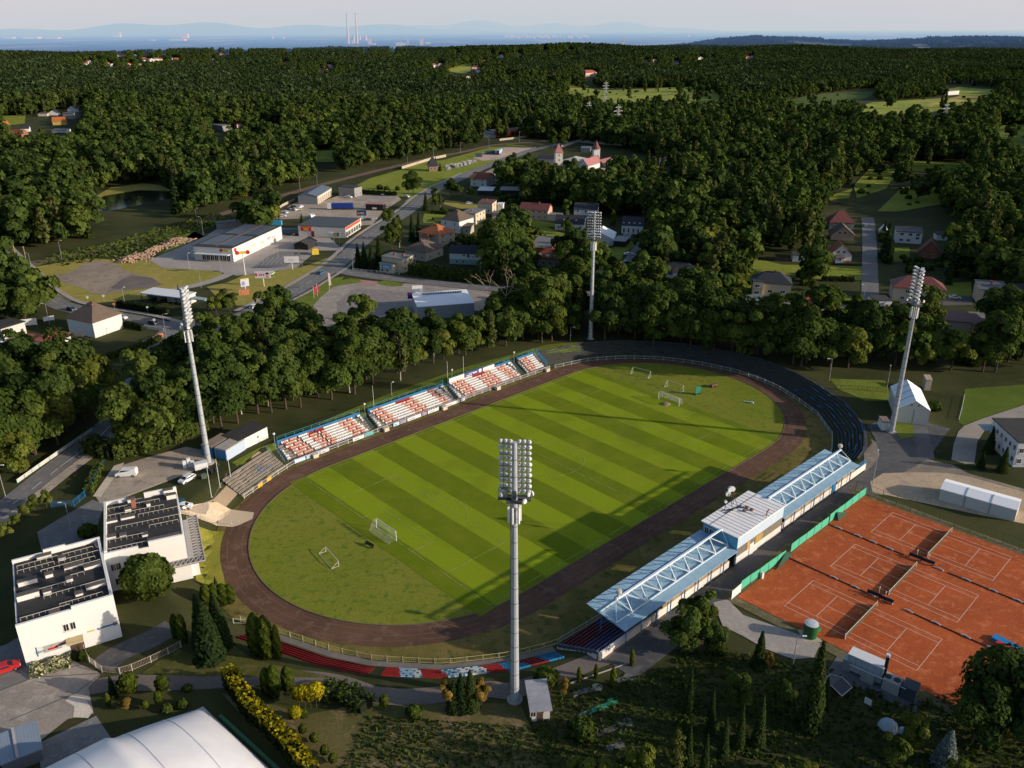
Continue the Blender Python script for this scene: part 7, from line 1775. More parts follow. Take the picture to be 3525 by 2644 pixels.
# hamlet in the left centre wood
for a, l in (((1350, 825, 1415, 835, 9, 5.5, 0, 'flat', GREYW, T_GRY), 'grey cube house in the clearing of the left wood'), ((1385, 810, 1455, 808, 9, 6.5, .6, 'mono', PINKW, T_RED), 'tall pink house in the clearing of the left wood'),
             ((1505, 815, 1548, 812, 8, 4.0, 1.5, 'mono', PINKW, T_RED), 'small pink house right of the tall pink house'), ((1450, 850, 1495, 850, 7, 3, .5, 'mono', WHITE, T_GRY), 'low white shed below the pink houses'),
             ((1690, 862, 1720, 862, 6, 3.5, 2, 'gabley', WHITE, T_DRK), 'little white gabled house in the left wood'), ((1640, 870, 1660, 870, 5, 3, 1, 'mono', WHITE, T_GRY), 'tiny white shed in the left wood'), ((1765, 890, 1800, 890, 6, 3, 1, 'mono', PINKW, T_GRY), 'small pinkish shed in the left wood')):
 fh(l, '00', (a[0], a[1]), (a[2], a[3]), *a[4:])
# distant villages: white, red and grey houses
WL = [WHITE, OFFW, CREAM, PINKW]; RF = [T_RED, T_ORG, T_MAR, T_DRK, T_GRY]
vil = [('00', 'the far village on the left', [(545, 412), (575, 405), (628, 398), (692, 420), (715, 425), (755, 360), (785, 362), (808, 425), (825, 420), (860, 365), (890, 418), (920, 385), (928, 390), (965, 392), (995, 388), (1022, 384), (1045, 352), (1098, 382), (1128, 385), (985, 332), (930, 340), (965, 325), (1372, 330), (1408, 350), (1445, 345), (1350, 385), (1810, 408), (1840, 332), (2080, 428), (2110, 436), (2050, 460), (2110, 630), (1560, 328)]),
       ('10', 'the far hamlet in the middle', [(188, 338), (355, 335), (768, 352), (985, 358), (1040, 368), (1160, 352), (935, 405), (660, 420), (625, 430), (720, 515), (832, 512), (848, 505), (1030, 515), (1105, 505), (1350, 505), (1620, 480), (1640, 490), (1590, 470), (1960, 402), (2015, 398), (2150, 405), (1480, 328), (1320, 325), (880, 440), (900, 460), (1060, 490)]),
       ('20', 'the far hamlet on the right', [(10, 408), (160, 378), (235, 380), (460, 375), (480, 372), (1730, 520), (1760, 525), (1840, 525), (1865, 522), (1945, 530), (2015, 540), (2110, 580), (2145, 600), (2130, 495)])]
for w_, l, pts in vil:
 for k, (x, y) in enumerate(pts):
  big = 1.35 if y > 440 else 1.0
  hw = (14 if y < 440 else 20)*(.8+.5*RNG.random())
  fh('pale little house with a %s roof in %s' % (['red', 'orange', 'maroon', 'dark', 'grey'][(k*3+len(l)) % 5], l), w_, (x - hw, y), (x+hw, y+RNG.normal()*2), 9, 4.2+2*RNG.random(), 3.5, ['gable', 'gabley', 'hip'][k % 3], WL[k % 4], RF[(k*3+len(l)) % 5], name='village_house', group='houses in '+l)
h_ = fh('long white house with flat roof between the far right fields', '20', (1712, 606), (1798, 600), 12, 6, 0, 'flat', WHITE, T_GRY)
h_ = fh('big red-roofed hotel on the distant hillside', '10', (1578, 490), (1648, 488), 14, 9, 5, 'hip', PINKW, T_RED, name='hotel', cat='hotel')
tw = empty('water_tower', ter('10', 1815, 322), 0, 'white water tower rising above the distant wood', 'tower'); MB().box(0, 0, 0, 9, 9, 46).build('shaft', WHITE, tw); MB().box(0, 0, 46, 11, 11, 4).build('head', WHITE, tw)
# pylons
def pylon(label, w_, x, y, yt):
 p = ter(w_, x, y); D_m = p.y; s_ = .5425 if w_ in WIN and w_[0].isdigit() else .27125
 h = abs(y - yt)*s_*D_m/FOC*1.02/math.cos(PITCH)
 root = empty('power_pylon', p, .5, label, 'power pylon', 'lattice power pylons')
 mb = MB(); b = h*.10
 lv = [0, .18, .34, .48, .6, .72, .82, .9, 1.0]; wd = [b*(1 - t*.93) if t < .6 else b*.42*(1 - (t - .6)*1.9) for t in lv]
 for (t0, w0), (t1, w1) in zip(zip(lv[:-1], wd[:-1]), zip(lv[1:], wd[1:])):
  for i, j in ((-1, -1), (1, -1), (1, 1), (-1, 1)):
   mb.beam((i*w0, j*w0, t0*h), (i*w1, j*w1, t1*h), .28)
  for s in (-1, 1):
   mb.beam((-w0, s*w0, t0*h), (w1, s*w1, t1*h), .2).beam((w0, s*w0, t0*h), (-w1, s*w1, t1*h), .2).beam((s*w0, -w0, t0*h), (s*w1, w1, t1*h), .2)
 mb.build('lattice', M('pylon_grey', (.36, .37, .36), .6, .1), root)
 for t, a in ((.66, .15), (.78, .19), (.9, .12)): MB().beam((-a*h, 0, t*h), (a*h, 0, t*h), .45).beam((-a*h, 0, t*h), (0, 0, (t+.05)*h), .22).beam((a*h, 0, t*h), (0, 0, (t+.05)*h), .22).build('crossarm', MATS['pylon_grey'], root)
 HOUSE_MARKS.append((*px(w_, x, y), 4))
 return root
pylon('tallest lattice pylon standing before the meadow', '10', 1778, 855, 695)
pylon('lattice pylon standing on the bright meadow', '10', 1702, 655, 540)
pylon('faint lattice pylon left of the tallest one', '10', 1596, 772, 665)
pylon('small lattice pylon behind the right wood edge', '10', 1878, 700, 650)
pylon('dim lattice pylon by the right-hand wood', '20', 1692, 835, 680)
# power station on the plain
CHIM = M('stack_white', (.62, .60, .58), .8, .1, .02); COOL = M('cooling_tower', (.50, .50, .50), .8, .1, .02)
def plain(w_, x, y): return ter(w_, x, y)
ps = plain('10', 70, 278)
for k, (x, y, l) in enumerate(((74, 278, 'left'), (130, 276, 'right'))):
 p = plain('10', x, y); h = .5425*152*p.y/FOC/math.cos(PITCH)
 r_ = empty('power_station_chimney', p, 0, l+' of two very tall pale chimneys of the power station on the horizon', 'chimney', 'chimneys of the power station')
 MB().lathe([(p.y*.0012, 0), (p.y*.00062, h)], n=12).build('shaft', CHIM, r_)
 for z in (.93, .97): MB().lathe([(p.y*.00072, h*z), (p.y*.00070, h*(z+.02))], n=12).build('red_band', M('stack_red', (.5, .12, .08)), r_)
for k, (x, y, w_, h) in enumerate(((68, 276, 14, 46), (108, 274, 15, 46), (146, 255, 13, 26), (184, 256, 15, 28), (95, 277, 10, 20))):
 p = plain('10', x, y); s_ = .5425*p.y/FOC
 tag(MB().lathe([(w_*.55*s_, 0), (w_*.38*s_, h*.7*s_), (w_*.42*s_, h*s_)], n=16).build('cooling_tower', COOL, None, p), ['first', 'second', 'third', 'fourth', 'lowest'][k]+' pale cooling tower of the distant power station, counted from the left', 'cooling tower', 'cooling towers of the power station')
for k, (w0, x, y, w_, h) in enumerate((('10', 207, 282, 20, 30), ('10', 225, 284, 40, 8), ('10', 395, 290, 40, 18), ('10', 450, 285, 8, 40), ('10', 537, 286, 18, 36), ('10', 575, 280, 30, 12), ('10', 420, 292, 30, 16), ('00', 762, 235, 16, 26), ('00', 745, 235, 40, 8), ('00', 1175, 245, 40, 26), ('00', 1130, 258, 90, 8), ('00', 1732, 248, 10, 18), ('00', 1800, 246, 12, 10), ('00', 205, 245, 90, 8), ('00', 335, 246, 80, 7), ('00', 60, 244, 60, 7), ('00', 970, 258, 26, 5), ('20', 85, 235, 8, 16))):
 p = plain(w0, x, y); s_ = .5425*p.y/FOC
 one('industrial_block', MB().box(0, 0, 0, w_*s_, w_*s_*.5, h*s_), M('far_block', (.60, .58, .56), .9, .1, .01), 'pale industrial block on the hazy plain, number of its cluster unclear', 'industrial building', 'far industrial blocks', p)
for k in range(34):
 x = 1070+520*(k/33)+RNG.normal()*6; y = 238+RNG.normal()*3+(6 if k % 3 == 0 else 0)
 p = plain('10', x, y); s_ = .5425*p.y/FOC
 one('apartment_block', MB().box(0, 0, 0, (8+9*RNG.random())*s_, 7*s_, (6+9*RNG.random())*s_), M('far_flats', (.66, .58, .54), .9, .15, .01), 'tiny pale apartment block in the hazy town on the horizon', 'apartment block', 'apartment blocks of the far town', p)
# mountains beyond the plain
mtm, nt = nodes('far_mountain'); finish(mtm, nt, (.05, .07, .09), .95)
mb = MB(); nA = 120
def ridge(d0, a0, a1, f, name):
 V = [];
 for i in range(nA+1):
  a = a0+(a1 - a0)*i/nA; h = f(i/nA)
  for d, z in ((d0, -130), (d0+3500, h - 130), (d0+8000, -130)): V.append((d*math.sin(a), d*math.cos(a), z))
 F = [(3*i+j, 3*i+3+j, 3*i+4+j, 3*i+1+j) for i in range(nA) for j in (0, 1)]
 m_ = MB().add(V, F).mesh(name, mtm); m_.polygons.foreach_set('use_smooth', np.ones(len(m_.polygons), bool))
 tag(link(name, m_), kind='structure')
ridge(30000, -.62, .02, lambda t: 430*math.sin(PI*t) ** .8*(.72+.28*math.sin(t*13+1)*math.sin(t*31)), 'hills')
ridge(36000, -.22, .25, lambda t: 520*math.sin(PI*t)*(.7+.3*math.sin(t*11)*math.sin(t*27+.6)), 'hills')
def unit(v): return v/np.maximum(np.linalg.norm(v, axis=-1, keepdims=True), 1e-9)
def rdir(rng, n): return unit(rng.normal(size=(n, 3)))
def leaf_mesh(name, C, N, S, T, mat, asp=.75, rng=None):
 """many small leaf-cluster faces: centre, facing, size, tint"""
 rng = rng or RNG
 n = len(C); a = unit(np.cross(N, rdir(rng, n))); b = np.cross(N, a)
 s = S[:, None]*.5
 k = .25*s*(rng.random((n, 1)) - .5)
 V = np.stack([C - a*s - b*s*asp, C+a*s - b*s*asp+N*k, C+a*s+b*s*asp, C - a*s+b*s*asp+N*k], 1).reshape(-1, 3)
 me = bpy.data.meshes.new(name)
 np_mesh(me, V, np.arange(4*n).reshape(n, 4))
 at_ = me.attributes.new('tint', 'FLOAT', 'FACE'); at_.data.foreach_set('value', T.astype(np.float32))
 me.materials.append(mat)
 return me
def crown_broad(rng, R_, H0, H1, n, nb=16, leaf=.7, oval=1.0):
 """lumpy crown of an oak, alder or lime"""
 hc, hh = (H0+H1)/2, (H1 - H0)/2
 d = rdir(rng, nb); d[:, 2] = d[:, 2]*.9+.15
 rr = (.35+.38*rng.random(nb))[:, None]
 bc = np.stack([d[:, 0]*R_*rr[:, 0]*1.35, d[:, 1]*R_*rr[:, 0]*1.35, hc+d[:, 2]*hh*rr[:, 0]*1.35*oval], 1)
 br = R_*(.30+.20*rng.random(nb)); bc = np.concatenate([bc, [[0, 0, hc]]]); br = np.concatenate([br, [R_*.62]])
 bt = np.concatenate([.78+.44*rng.random(nb), [.8]])
 k = rng.choice(nb+1, n, p=(br ** 2)/(br ** 2).sum())
 u = rdir(rng, n); u[:, 2] = np.where(u[:, 2] < -.35, -u[:, 2], u[:, 2])
 C = bc[k]+u*br[k][:, None]*(.70+.36*rng.random((n, 1)) ** .6)*np.array([1, 1, .92])
 out = unit((C - np.array([0, 0, hc]))/np.array([R_, R_, hh]))
 N = unit(u*.75+out*.35+rdir(rng, n)*.55+np.array([0, 0, .15]))
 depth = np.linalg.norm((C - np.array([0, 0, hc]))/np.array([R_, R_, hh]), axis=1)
 T = bt[k]*(.45+.55*np.clip(depth, 0, 1.05))*(.75+.5*rng.random(n))  # inner leaves darker: crown shade painted in, with random tone
 S = leaf*(.6+.8*rng.random(n))
 return C, N, S, T
def crown_birch(rng, R_, H0, H1, n, leaf=.55):
 """tall loose crown with drooping sprays"""
 h = H0+(H1 - H0)*rng.random(n) ** .9
 t = (h - H0)/(H1 - H0)
 prof = np.clip(np.sin(PI*np.clip(t*.86+.1, 0, 1)) ** .7, .06, 1)
 nb = 14; az = rng.random(nb)*2*PI; lob = .6+.6*rng.random(nb)
 k = rng.integers(0, nb, n); a = az[k]+rng.normal(size=n)*.32
 layer = .78+.22*np.sin(h*2.3+az[k]*3)
 r = R_*prof*lob[k]*layer*(.35+.65*rng.random(n) ** .5)
 C = np.stack([r*np.cos(a), r*np.sin(a), h], 1)
 N = unit(np.stack([np.cos(a), np.sin(a), .25+0*a], 1)+rdir(rng, n)*.7)
 T = (.45+.6*r/(R_*prof+.01))*(.7+.6*rng.random(n))  # sprays near the trunk darker: painted shade plus random tone
 return C, N, leaf*(.6+.8*rng.random(n)), T
def crown_spruce(rng, R_, H0, H1, n, leaf=.6, tiers=15):
 k = rng.integers(0, tiers, n); t = (k+rng.random(n)*.6)/tiers
 rad = R_*(1 - t) ** .85+.12
 f = rng.random(n) ** .55
 nbr = 9; a = (rng.integers(0, nbr, n)+(k % 2)*.5)*2*PI/nbr+rng.normal(size=n)*.22
 z = H0+(H1 - H0)*t - f*rad*.32+rng.normal(size=n)*.08
 C = np.stack([rad*f*np.cos(a), rad*f*np.sin(a), z], 1)
 N = unit(np.stack([np.cos(a)*.7, np.sin(a)*.7, .7+0*a], 1)+rdir(rng, n)*.5)
 T = (.35+.7*f)*(.7+.6*rng.random(n))  # inner needles darker: painted shade plus random tone
 return C, N, leaf*(.5+.7*rng.random(n))*(1 - .4*t), T
def crown_column(rng, R_, H0, H1, n, leaf=.4, p=2.6):
 t = rng.random(n); z = H0+(H1 - H0)*t
 prof = (1 - np.abs(2*t - .85).clip(0, 1.15) ** p/1.15 ** p).clip(.03, 1) ** .55
 a = rng.random(n)*2*PI
 rr = R_*prof*(.86+.10*np.sin(a*5+z*2.2)+.12*rng.random(n))
 C = np.stack([rr*np.cos(a), rr*np.sin(a), z], 1)
 N = unit(np.stack([np.cos(a), np.sin(a), .3+(t - .5)], 1)+rdir(rng, n)*.55)
 T = (.6+.35*np.sin(a*5+z*2.2)*.5+.3*t)*(.65+.7*rng.random(n))  # hollows darker and top lighter: light and shade painted in
 return C, N, leaf*(.6+.8*rng.random(n)), T
def crown_ball(rng, R_, H0, H1, n, leaf=.35):
 u = rdir(rng, n); hc, hh = (H0+H1)/2, (H1 - H0)/2
 bump = 1+.10*np.sin(u[:, 0]*7+1)*np.sin(u[:, 1]*6)+.08*np.sin(u[:, 2]*9)
 C = u*np.array([R_, R_, hh])*(bump*(.84+.18*rng.random(n)))[:, None]+np.array([0, 0, hc])
 N = unit(u+rdir(rng, n)*.55)
 T = (.72+.3*u[:, 2])*(.6+.8*rng.random(n))  # top lighter, underside darker: light and shade painted in
 return C, N, leaf*(.6+.8*rng.random(n)), T
def trunk_mesh(name, H, r, mat, limbs=5, spread=2.2, lean=0.0, seed=0):
 rg = random.Random(seed); mb = MB(); p = Vector((0, 0, -.3)); n = 5; pts = [p]
 for i in range(n):
  p = p+Vector((rg.uniform(-.12, .12)+lean, rg.uniform(-.12, .12), (H+.3)/n)); pts.append(p)
 for i in range(n): mb.tube(pts[i], pts[i+1], r*(1 - .8*i/n), r*(1 - .8*(i+1)/n), 7, cap=False)
 for k in range(limbs):
  i = 2+k % 3; a = k*2.4; q = pts[i]
  e = q+Vector((math.cos(a)*spread, math.sin(a)*spread, H*.28)); mb.tube(q, e, r*.4, r*.12, 5, cap=False)
 return mb.mesh(name, mat)
BARK = M('bark', (.085, .065, .048), .95, .4, 2); BIRCHB = M('birch_bark', (.50, .46, .40), .9, .45, 3)
LF_D = MLEAF('leaf_dark', (.036, .060, .016), (.066, .094, .022))
LF_M = MLEAF('leaf_mid', (.056, .086, .018), (.096, .124, .026))
LF_L = MLEAF('leaf_light', (.085, .105, .018), (.135, .150, .028))
LF_B = MLEAF('leaf_birch', (.064, .082, .024), (.108, .122, .036))
LF_S = MLEAF('needle_dark', (.020, .034, .012), (.040, .056, .015), .1)
LF_BL = MLEAF('needle_blue', (.10, .13, .12), (.13, .16, .15), .1)
LF_T = MLEAF('thuja', (.048, .068, .010), (.095, .112, .016), .12)
LF_Y = MLEAF('golden', (.30, .25, .012), (.42, .33, .016), .2)
LF_FL = MLEAF('yellow_bush', (.55, .42, .015), (.62, .48, .02), .2)
LF_A = MLEAF('autumn_tint', (.16, .105, .025), (.20, .13, .03), .2)
rg = np.random.default_rng(11)
PROTO = {}
def proto(key, crown, mat, trunk, n_):
 C, N, S, T = crown; me = leaf_mesh(key+'_crown', C, N, S, T, mat, rng=rg)
 PROTO.setdefault(n_, []).append((me, trunk))
# near prototypes, roughly 12 to 20 m tall
for i in range(4):
 proto('broad%d' % i, crown_broad(rg, 4.6+.5*i, .8, 13+i, 4200, 15+2*i, .62), LF_D if i % 2 else LF_M, trunk_mesh('trunk_b%d' % i, 8, .30, BARK, 6, 2.4, 0, i), 'broad')
for i in range(2):
 proto('tall%d' % i, crown_broad(rg, 3.9, 1.0, 17.5+i, 4400, 24, .62, 1.15), LF_M if i else LF_D, trunk_mesh('trunk_t%d' % i, 13, .32, BARK, 6, 1.8, 0, 10+i), 'tall')
for i in range(2):
 proto('birch%d' % i, crown_birch(rg, 3.2, 3.0, 15+1.5*i, 2800, .5), LF_B, trunk_mesh('trunk_bi%d' % i, 13, .2, BIRCHB, 6, 1.4, .02, 20+i), 'birch')
for i in range(2):
 proto('light%d' % i, crown_broad(rg, 4.4, .6, 11, 3400, 14, .6), LF_L, trunk_mesh('trunk_l%d' % i, 7, .28, BARK, 5, 2, 0, 30+i), 'light')
for i in range(2):
 proto('spruce%d' % i, crown_spruce(rg, 3.0, .8, 15+i*2, 4200, .62), LF_S, trunk_mesh('trunk_s%d' % i, 13, .22, BARK, 0, 1, 0, 40+i), 'spruce')
proto('blue', crown_spruce(rg, 2.6, .4, 8.5, 2600, .5, 11), LF_BL, trunk_mesh('trunk_bs', 7, .16, BARK, 0), 'blue')
for i in range(2):
 proto('thuja%d' % i, crown_column(rg, 1.25, .15, 7.5+i, 2600, .36), LF_T, trunk_mesh('trunk_th%d' % i, 3, .12, BARK, 0), 'thuja')
proto('goldthuja', crown_column(rg, 1.0, .2, 4.2, 1500, .32), LF_Y, trunk_mesh('trunk_gt', 2, .1, BARK, 0), 'goldthuja')
proto('ball', crown_ball(rg, 1.5, .9, 4.4, 1500, .33), LF_T, trunk_mesh('trunk_ba', 1.6, .10, BARK, 0), 'ball')
proto('goldball', crown_ball(rg, 1.3, 1.9, 4.4, 1500, .30), LF_Y, trunk_mesh('trunk_gb', 2.4, .07, BARK, 0), 'goldball')
proto('bush', crown_ball(rg, 1.5, -.2, 2.0, 900, .42), LF_M, trunk_mesh('trunk_bu', .8, .08, BARK, 0), 'bush')
proto('goldbush', crown_ball(rg, 1.6, -.2, 2.4, 900, .42), LF_FL, trunk_mesh('trunk_gbu', .8, .08, BARK, 0), 'goldbush')
proto('bigball', crown_ball(rg, 4.3, .6, 8.6, 9000, .5), LF_M, trunk_mesh('trunk_bb', 5, .3, BARK, 5, 2.4), 'bigball')
proto('autumn', crown_broad(rg, 3.2, 1.5, 12, 2600, 14, .55), LF_A, trunk_mesh('trunk_au', 8, .25, BARK, 5, 1.6), 'autumn')
NAMES = {'broad': 'deciduous_tree', 'tall': 'deciduous_tree', 'birch': 'birch_tree', 'light': 'deciduous_tree', 'spruce': 'spruce_tree', 'blue': 'spruce_tree', 'thuja': 'thuja_tree', 'goldthuja': 'thuja_tree', 'ball': 'clipped_shrub',
         'goldball': 'clipped_shrub', 'bush': 'bush', 'goldbush': 'bush', 'bigball': 'deciduous_tree', 'autumn': 'deciduous_tree'}
CATS = {'deciduous_tree': 'tree', 'birch_tree': 'tree', 'spruce_tree': 'tree', 'thuja_tree': 'tree', 'clipped_shrub': 'shrub', 'bush': 'bush'}
def plant(kind, p, s=1.0, label=None, group=None, sxy=None, v=None):
 ps_ = PROTO[kind]; me, tr = ps_[(v if v is not None else RNG.integers(0, 99)) % len(ps_)]
 rt = empty(NAMES[kind], (p[0], p[1], tz(p)), RNG.random()*6.28, label, CATS[NAMES[kind]], group)
 rt.scale = (s*(sxy or 1), s*(sxy or 1), s)
 link('crown', me, rt); link('trunk', tr, rt)
 return rt
# --- woods: where trees stand, in survey coordinates of their feet
TOWN = [(-50, 590), (20, 545), (130, 530), (270, 505), (420, 468), (560, 424), (700, 386), (800, 360), (870, 346), (960, 326), (1060, 300), (1130, 298), (1200, 303), (1330, 318), (1420, 340), (1440, 380), (1320, 400), (1390, 465), (1395, 560), (1420, 610), (1500, 610), (1520, 560), (1640, 545), (1750, 545),
  (1765, 470), (1790, 435), (1880, 432), (1925, 465), (2060, 465), (2075, 560), (2260, 610), (2400, 2000), (-200, 2000)]
POLYS = [ # polygon, spacing, kinds
 ([(-20, 600), (40, 603), (92, 665), (96, 690), (40, 705), (-20, 715)], 5.5, 'broad broad tall'),
 ([(-30, 1030), (-30, 862), (120, 850), (220, 852), (268, 872), (250, 898), (200, 935), (150, 968), (60, 1022), (20, 1045)], 5.2, 'broad broad tall light'),
 ([(245, 990), (300, 930), (345, 880), (430, 830), (500, 792), (560, 768), (640, 772), (728, 788), (860, 778), (950, 760), (1050, 742), (1120, 692), (1180, 672), (1270, 690), (1270, 726), (1240, 733), (1153, 744), (1051, 765), (973, 780), (871, 820), (816, 842), (728, 862), (681, 876), (582, 904), (483, 931), (440, 953), (330, 976)], 5.0, 'broad broad tall tall birch light'),
 ([(1292, 700), (1400, 706), (1500, 722), (1600, 738), (1700, 748), (1850, 752), (2000, 758), (2260, 765), (2260, 808), (2000, 800), (1900, 793), (1800, 798), (1720, 795), (1640, 780), (1550, 760), (1400, 743), (1300, 735)], 5.2, 'broad broad tall broad light'),
 ([(1075, 420), (1100, 388), (1200, 402), (1260, 398), (1330, 425), (1400, 445), (1400, 470), (1340, 468), (1300, 470), (1230, 450), (1080, 440)], 6, 'broad tall broad birch'),
 ([(965, 520), (1010, 512), (1100, 508), (1175, 512), (1185, 545), (1080, 555), (1060, 548), (985, 550)], 7, 'broad light bush bush'),
 ([(1065, 572), (1115, 545), (1160, 552), (1150, 600), (1060, 612)], 6, 'broad light broad'),
 ([(1210, 575), (1285, 560), (1295, 610), (1285, 628), (1060, 622), (1075, 604), (1160, 606)], 5.5, 'broad tall birch broad light'),
 ([(1400, 600), (1420, 612), (1410, 640), (1340, 632), (1345, 600)], 6, 'bush light broad'),
 ([(1520, 565), (1560, 555), (1600, 575), (1595, 640), (1520, 655)], 6, 'broad birch spruce light'),
 ([(1720, 590), (1760, 588), (1790, 622), (1720, 625)], 6, 'broad bush light'),
 ([(1890, 500), (1925, 520), (1915, 600), (1890, 640)], 6, 'broad spruce bush'),
 ([(1930, 545), (2070, 545), (2150, 590), (2140, 605), (1960, 590)], 7, 'broad broad bush spruce'),
 ([(2080, 570), (2260, 620), (2260, 660), (2180, 640), (2090, 600)], 6.5, 'broad broad bush'),
 ([(2150, 690), (2260, 700), (2260, 760), (2150, 740)], 6, 'broad broad tall'),
 ([(2030, 690), (2140, 695), (2150, 745), (1900, 740), (1720, 722), (1720, 700), (1900, 712)], 6.5, 'broad bush light'),
 ([(1500, 668), (1590, 668), (1600, 700), (1500, 705)], 6.5, 'broad broad light'),
 ([(500, 505), (560, 485), (590, 470), (600, 490), (520, 520)], 6, 'broad bush light'),
 ([(1440, 660), (1500, 655), (1490, 690), (1330, 690), (1330, 662)], 6, 'broad tall broad'),
]
CLEAR = [ # glades, fields and hamlets left open, survey coordinates
 [(180, 450), (200, 424), (240, 403), (310, 394), (345, 398), (376, 412), (390, 428), (300, 448), (222, 462)],
 [px('10', *q) for q in ((1440, 596), (1480, 530), (1700, 560), (1950, 557), (2300, 550), (2420, 650), (1900, 655), (1760, 662), (1600, 618))],
 [px('20', *q) for q in ((0, 555), (250, 570), (310, 655), (0, 675))], [px('20', *q) for q in ((1060, 700), (1250, 645), (1700, 612), (2050, 602), (1900, 665), (1620, 730), (1300, 735))],
 [px('20', *q) for q in ((620, 665), (880, 595), (1300, 555), (1230, 618), (1100, 668), (900, 675))], [px('20', *q) for q in ((1690, 555), (1800, 535), (2105, 568), (1970, 610), (1800, 606))],
 [px('20', *q) for q in ((600, 705), (740, 668), (910, 662), (800, 695))], [px('20', *q) for q in ((2040, 805), (2500, 780), (2500, 960), (2010, 935))],
 [px('20', *q) for q in ((1120, 1180), (1240, 1050), (1420, 1064), (1350, 1205), (1150, 1265))], [px('20', *q) for q in ((1430, 1190), (1720, 1155), (1690, 1310), (1420, 1350), (1270, 1350))],
 [px('20', *q) for q in ((950, 1250), (1130, 1195), (1110, 1265), (980, 1280))], [px('20', *q) for q in ((1490, 1015), (1910, 1035), (1870, 1106), (1490, 1096))],
 [px('10', *q) for q in ((670, 458), (860, 392), (858, 450), (822, 480))], [px('00', *q) for q in ((1970, 955), (2160, 950), (2140, 1050), (1980, 1050))], [px('00', *q) for q in ((0, 740), (175, 735), (165, 805), (0, 820))], [px('00', *q) for q in ((1610, 785), (1810, 785), (1800, 845), (1640, 840))],
 [px('V', *q) for q in ((300, 310), (620, 200), (640, 320), (560, 440), (60, 470), (40, 430), (200, 300))], [px('00', *q) for q in ((1330, 830), (1560, 810), (1560, 880), (1340, 880))],
 [px('N', *q) for q in ((860, 235), (1100, 200), (1080, 255), (880, 262))], [(1790, 432), (1890, 425), (1900, 560), (1780, 580)], [(1925, 505), (2050, 505), (2060, 540), (1925, 540)],
]
KEEP = [  # roads and buildings that stay clear of auto-placed trees: disc centre and radius in metres
]
for o in bpy.data.objects:
 if o.parent is None and o.get('w') and o.location.y < 900: KEEP.append((o.location.x - math.sin(o.rotation_euler.z)*o['d']/2, o.location.y+math.cos(o.rotation_euler.z)*o['d']/2, math.hypot(o['w'], o['d'])/2+1.5))
KEEP = np.array(KEEP)
ROADL = [np.array([q.xy for q in smooth_line(D_(*pts))]) for pts in (R_MAIN, R_LEFT, R_UP, R_RT, RAIL, [(1313, 640), (1313, 618), (1338, 592), (1360, 565), (1383, 534), (1400, 515)], [(1880, 664), (1879, 592), (1878, 524), (1873, 470)])]
def open_ground(X, Y, road=6.0):
 ok = np.ones(len(X), bool)
 for a, b, r_ in KEEP: ok &= np.hypot(X - a, Y - b) > r_
 for l in ROADL: ok &= poly_dist(l, X, Y, False) > road
 return ok
def jitter_grid(x0, x1, y0, y1, s):
 gx, gy = np.meshgrid(np.arange(x0, x1, s), np.arange(y0, y1, s))
 gx = gx+(np.arange(gx.shape[0]) % 2)[:, None]*s/2
 n = gx.size
 return gx.ravel()+RNG.uniform(-.38, .38, n)*s, gy.ravel()+RNG.uniform(-.38, .38, n)*s
VIEW = []   # fronts of houses that the planting leaves open: survey box and distance
for o in bpy.data.objects:
 if o.parent is None and o.get('w') and 150 < o.location.y < 620:
  c, s = math.cos(o.rotation_euler.z), math.sin(o.rotation_euler.z); w_, d_ = o['w'], o['d']
  top = max((v.co.z for ch in o.children if ch.name.startswith('roof') and ch.type == 'MESH' for v in ch.data.vertices), default=5)
  q = [proj(np.array([o.location.x+a*w_*c - b*d_*s]), np.array([o.location.y+a*w_*s+b*d_*c]), np.array([z])) for a in (-.5, .5) for b in (0, 1) for z in (1.2, top)]
  xs_ = [v[0][0] for v in q]; ys_ = [v[1][0] for v in q]
  VIEW.append((min(xs_), max(xs_), min(ys_), max(ys_), o.location.y))
VIEW = np.array(VIEW)
def hides(x, y, h):
 a, t = proj(np.array([x]), np.array([y]), np.array([h])); _, f_ = proj(np.array([x]), np.array([y]), np.array([0.0])); a, t, f_ = a[0], t[0], f_[0]
 r_ = 3.0/y*FOC/PX if h > 4 else 1.0/y*FOC/PX
 x0, x1, y0, y1, yy = VIEW.T; m = (x1 - x0)*.12; n = (y1 - y0)*.30
 return bool(((y < yy+4) & (a+r_ > x0+m) & (a - r_ < x1 - m) & (t < y1 - n) & (f_ > y0+n)).any())
TREES = []   # x, y, kind, scale
for pl_, sp_, kinds in POLYS:
 W = np.array([G(*q).xy for q in pl_]); X, Y = jitter_grid(*(W.min(0)[0], W.max(0)[0]), *(W.min(0)[1], W.max(0)[1]), sp_)
 k = poly_in(W, X, Y) & open_ground(X, Y); X, Y = X[k], Y[k]; ks = kinds.split()
 for x, y in zip(X, Y):
  kd = ks[RNG.integers(0, len(ks))]
  if hides(x, y, 5.5 if kd == 'bush' else 13.0): kd = 'bush'
  if kd == 'bush' and hides(x, y, 2.0): continue
  TREES.append((x, y, kd, (.80+.48*RNG.random())*(1.0 if kd in ('broad', 'light') else .95)))
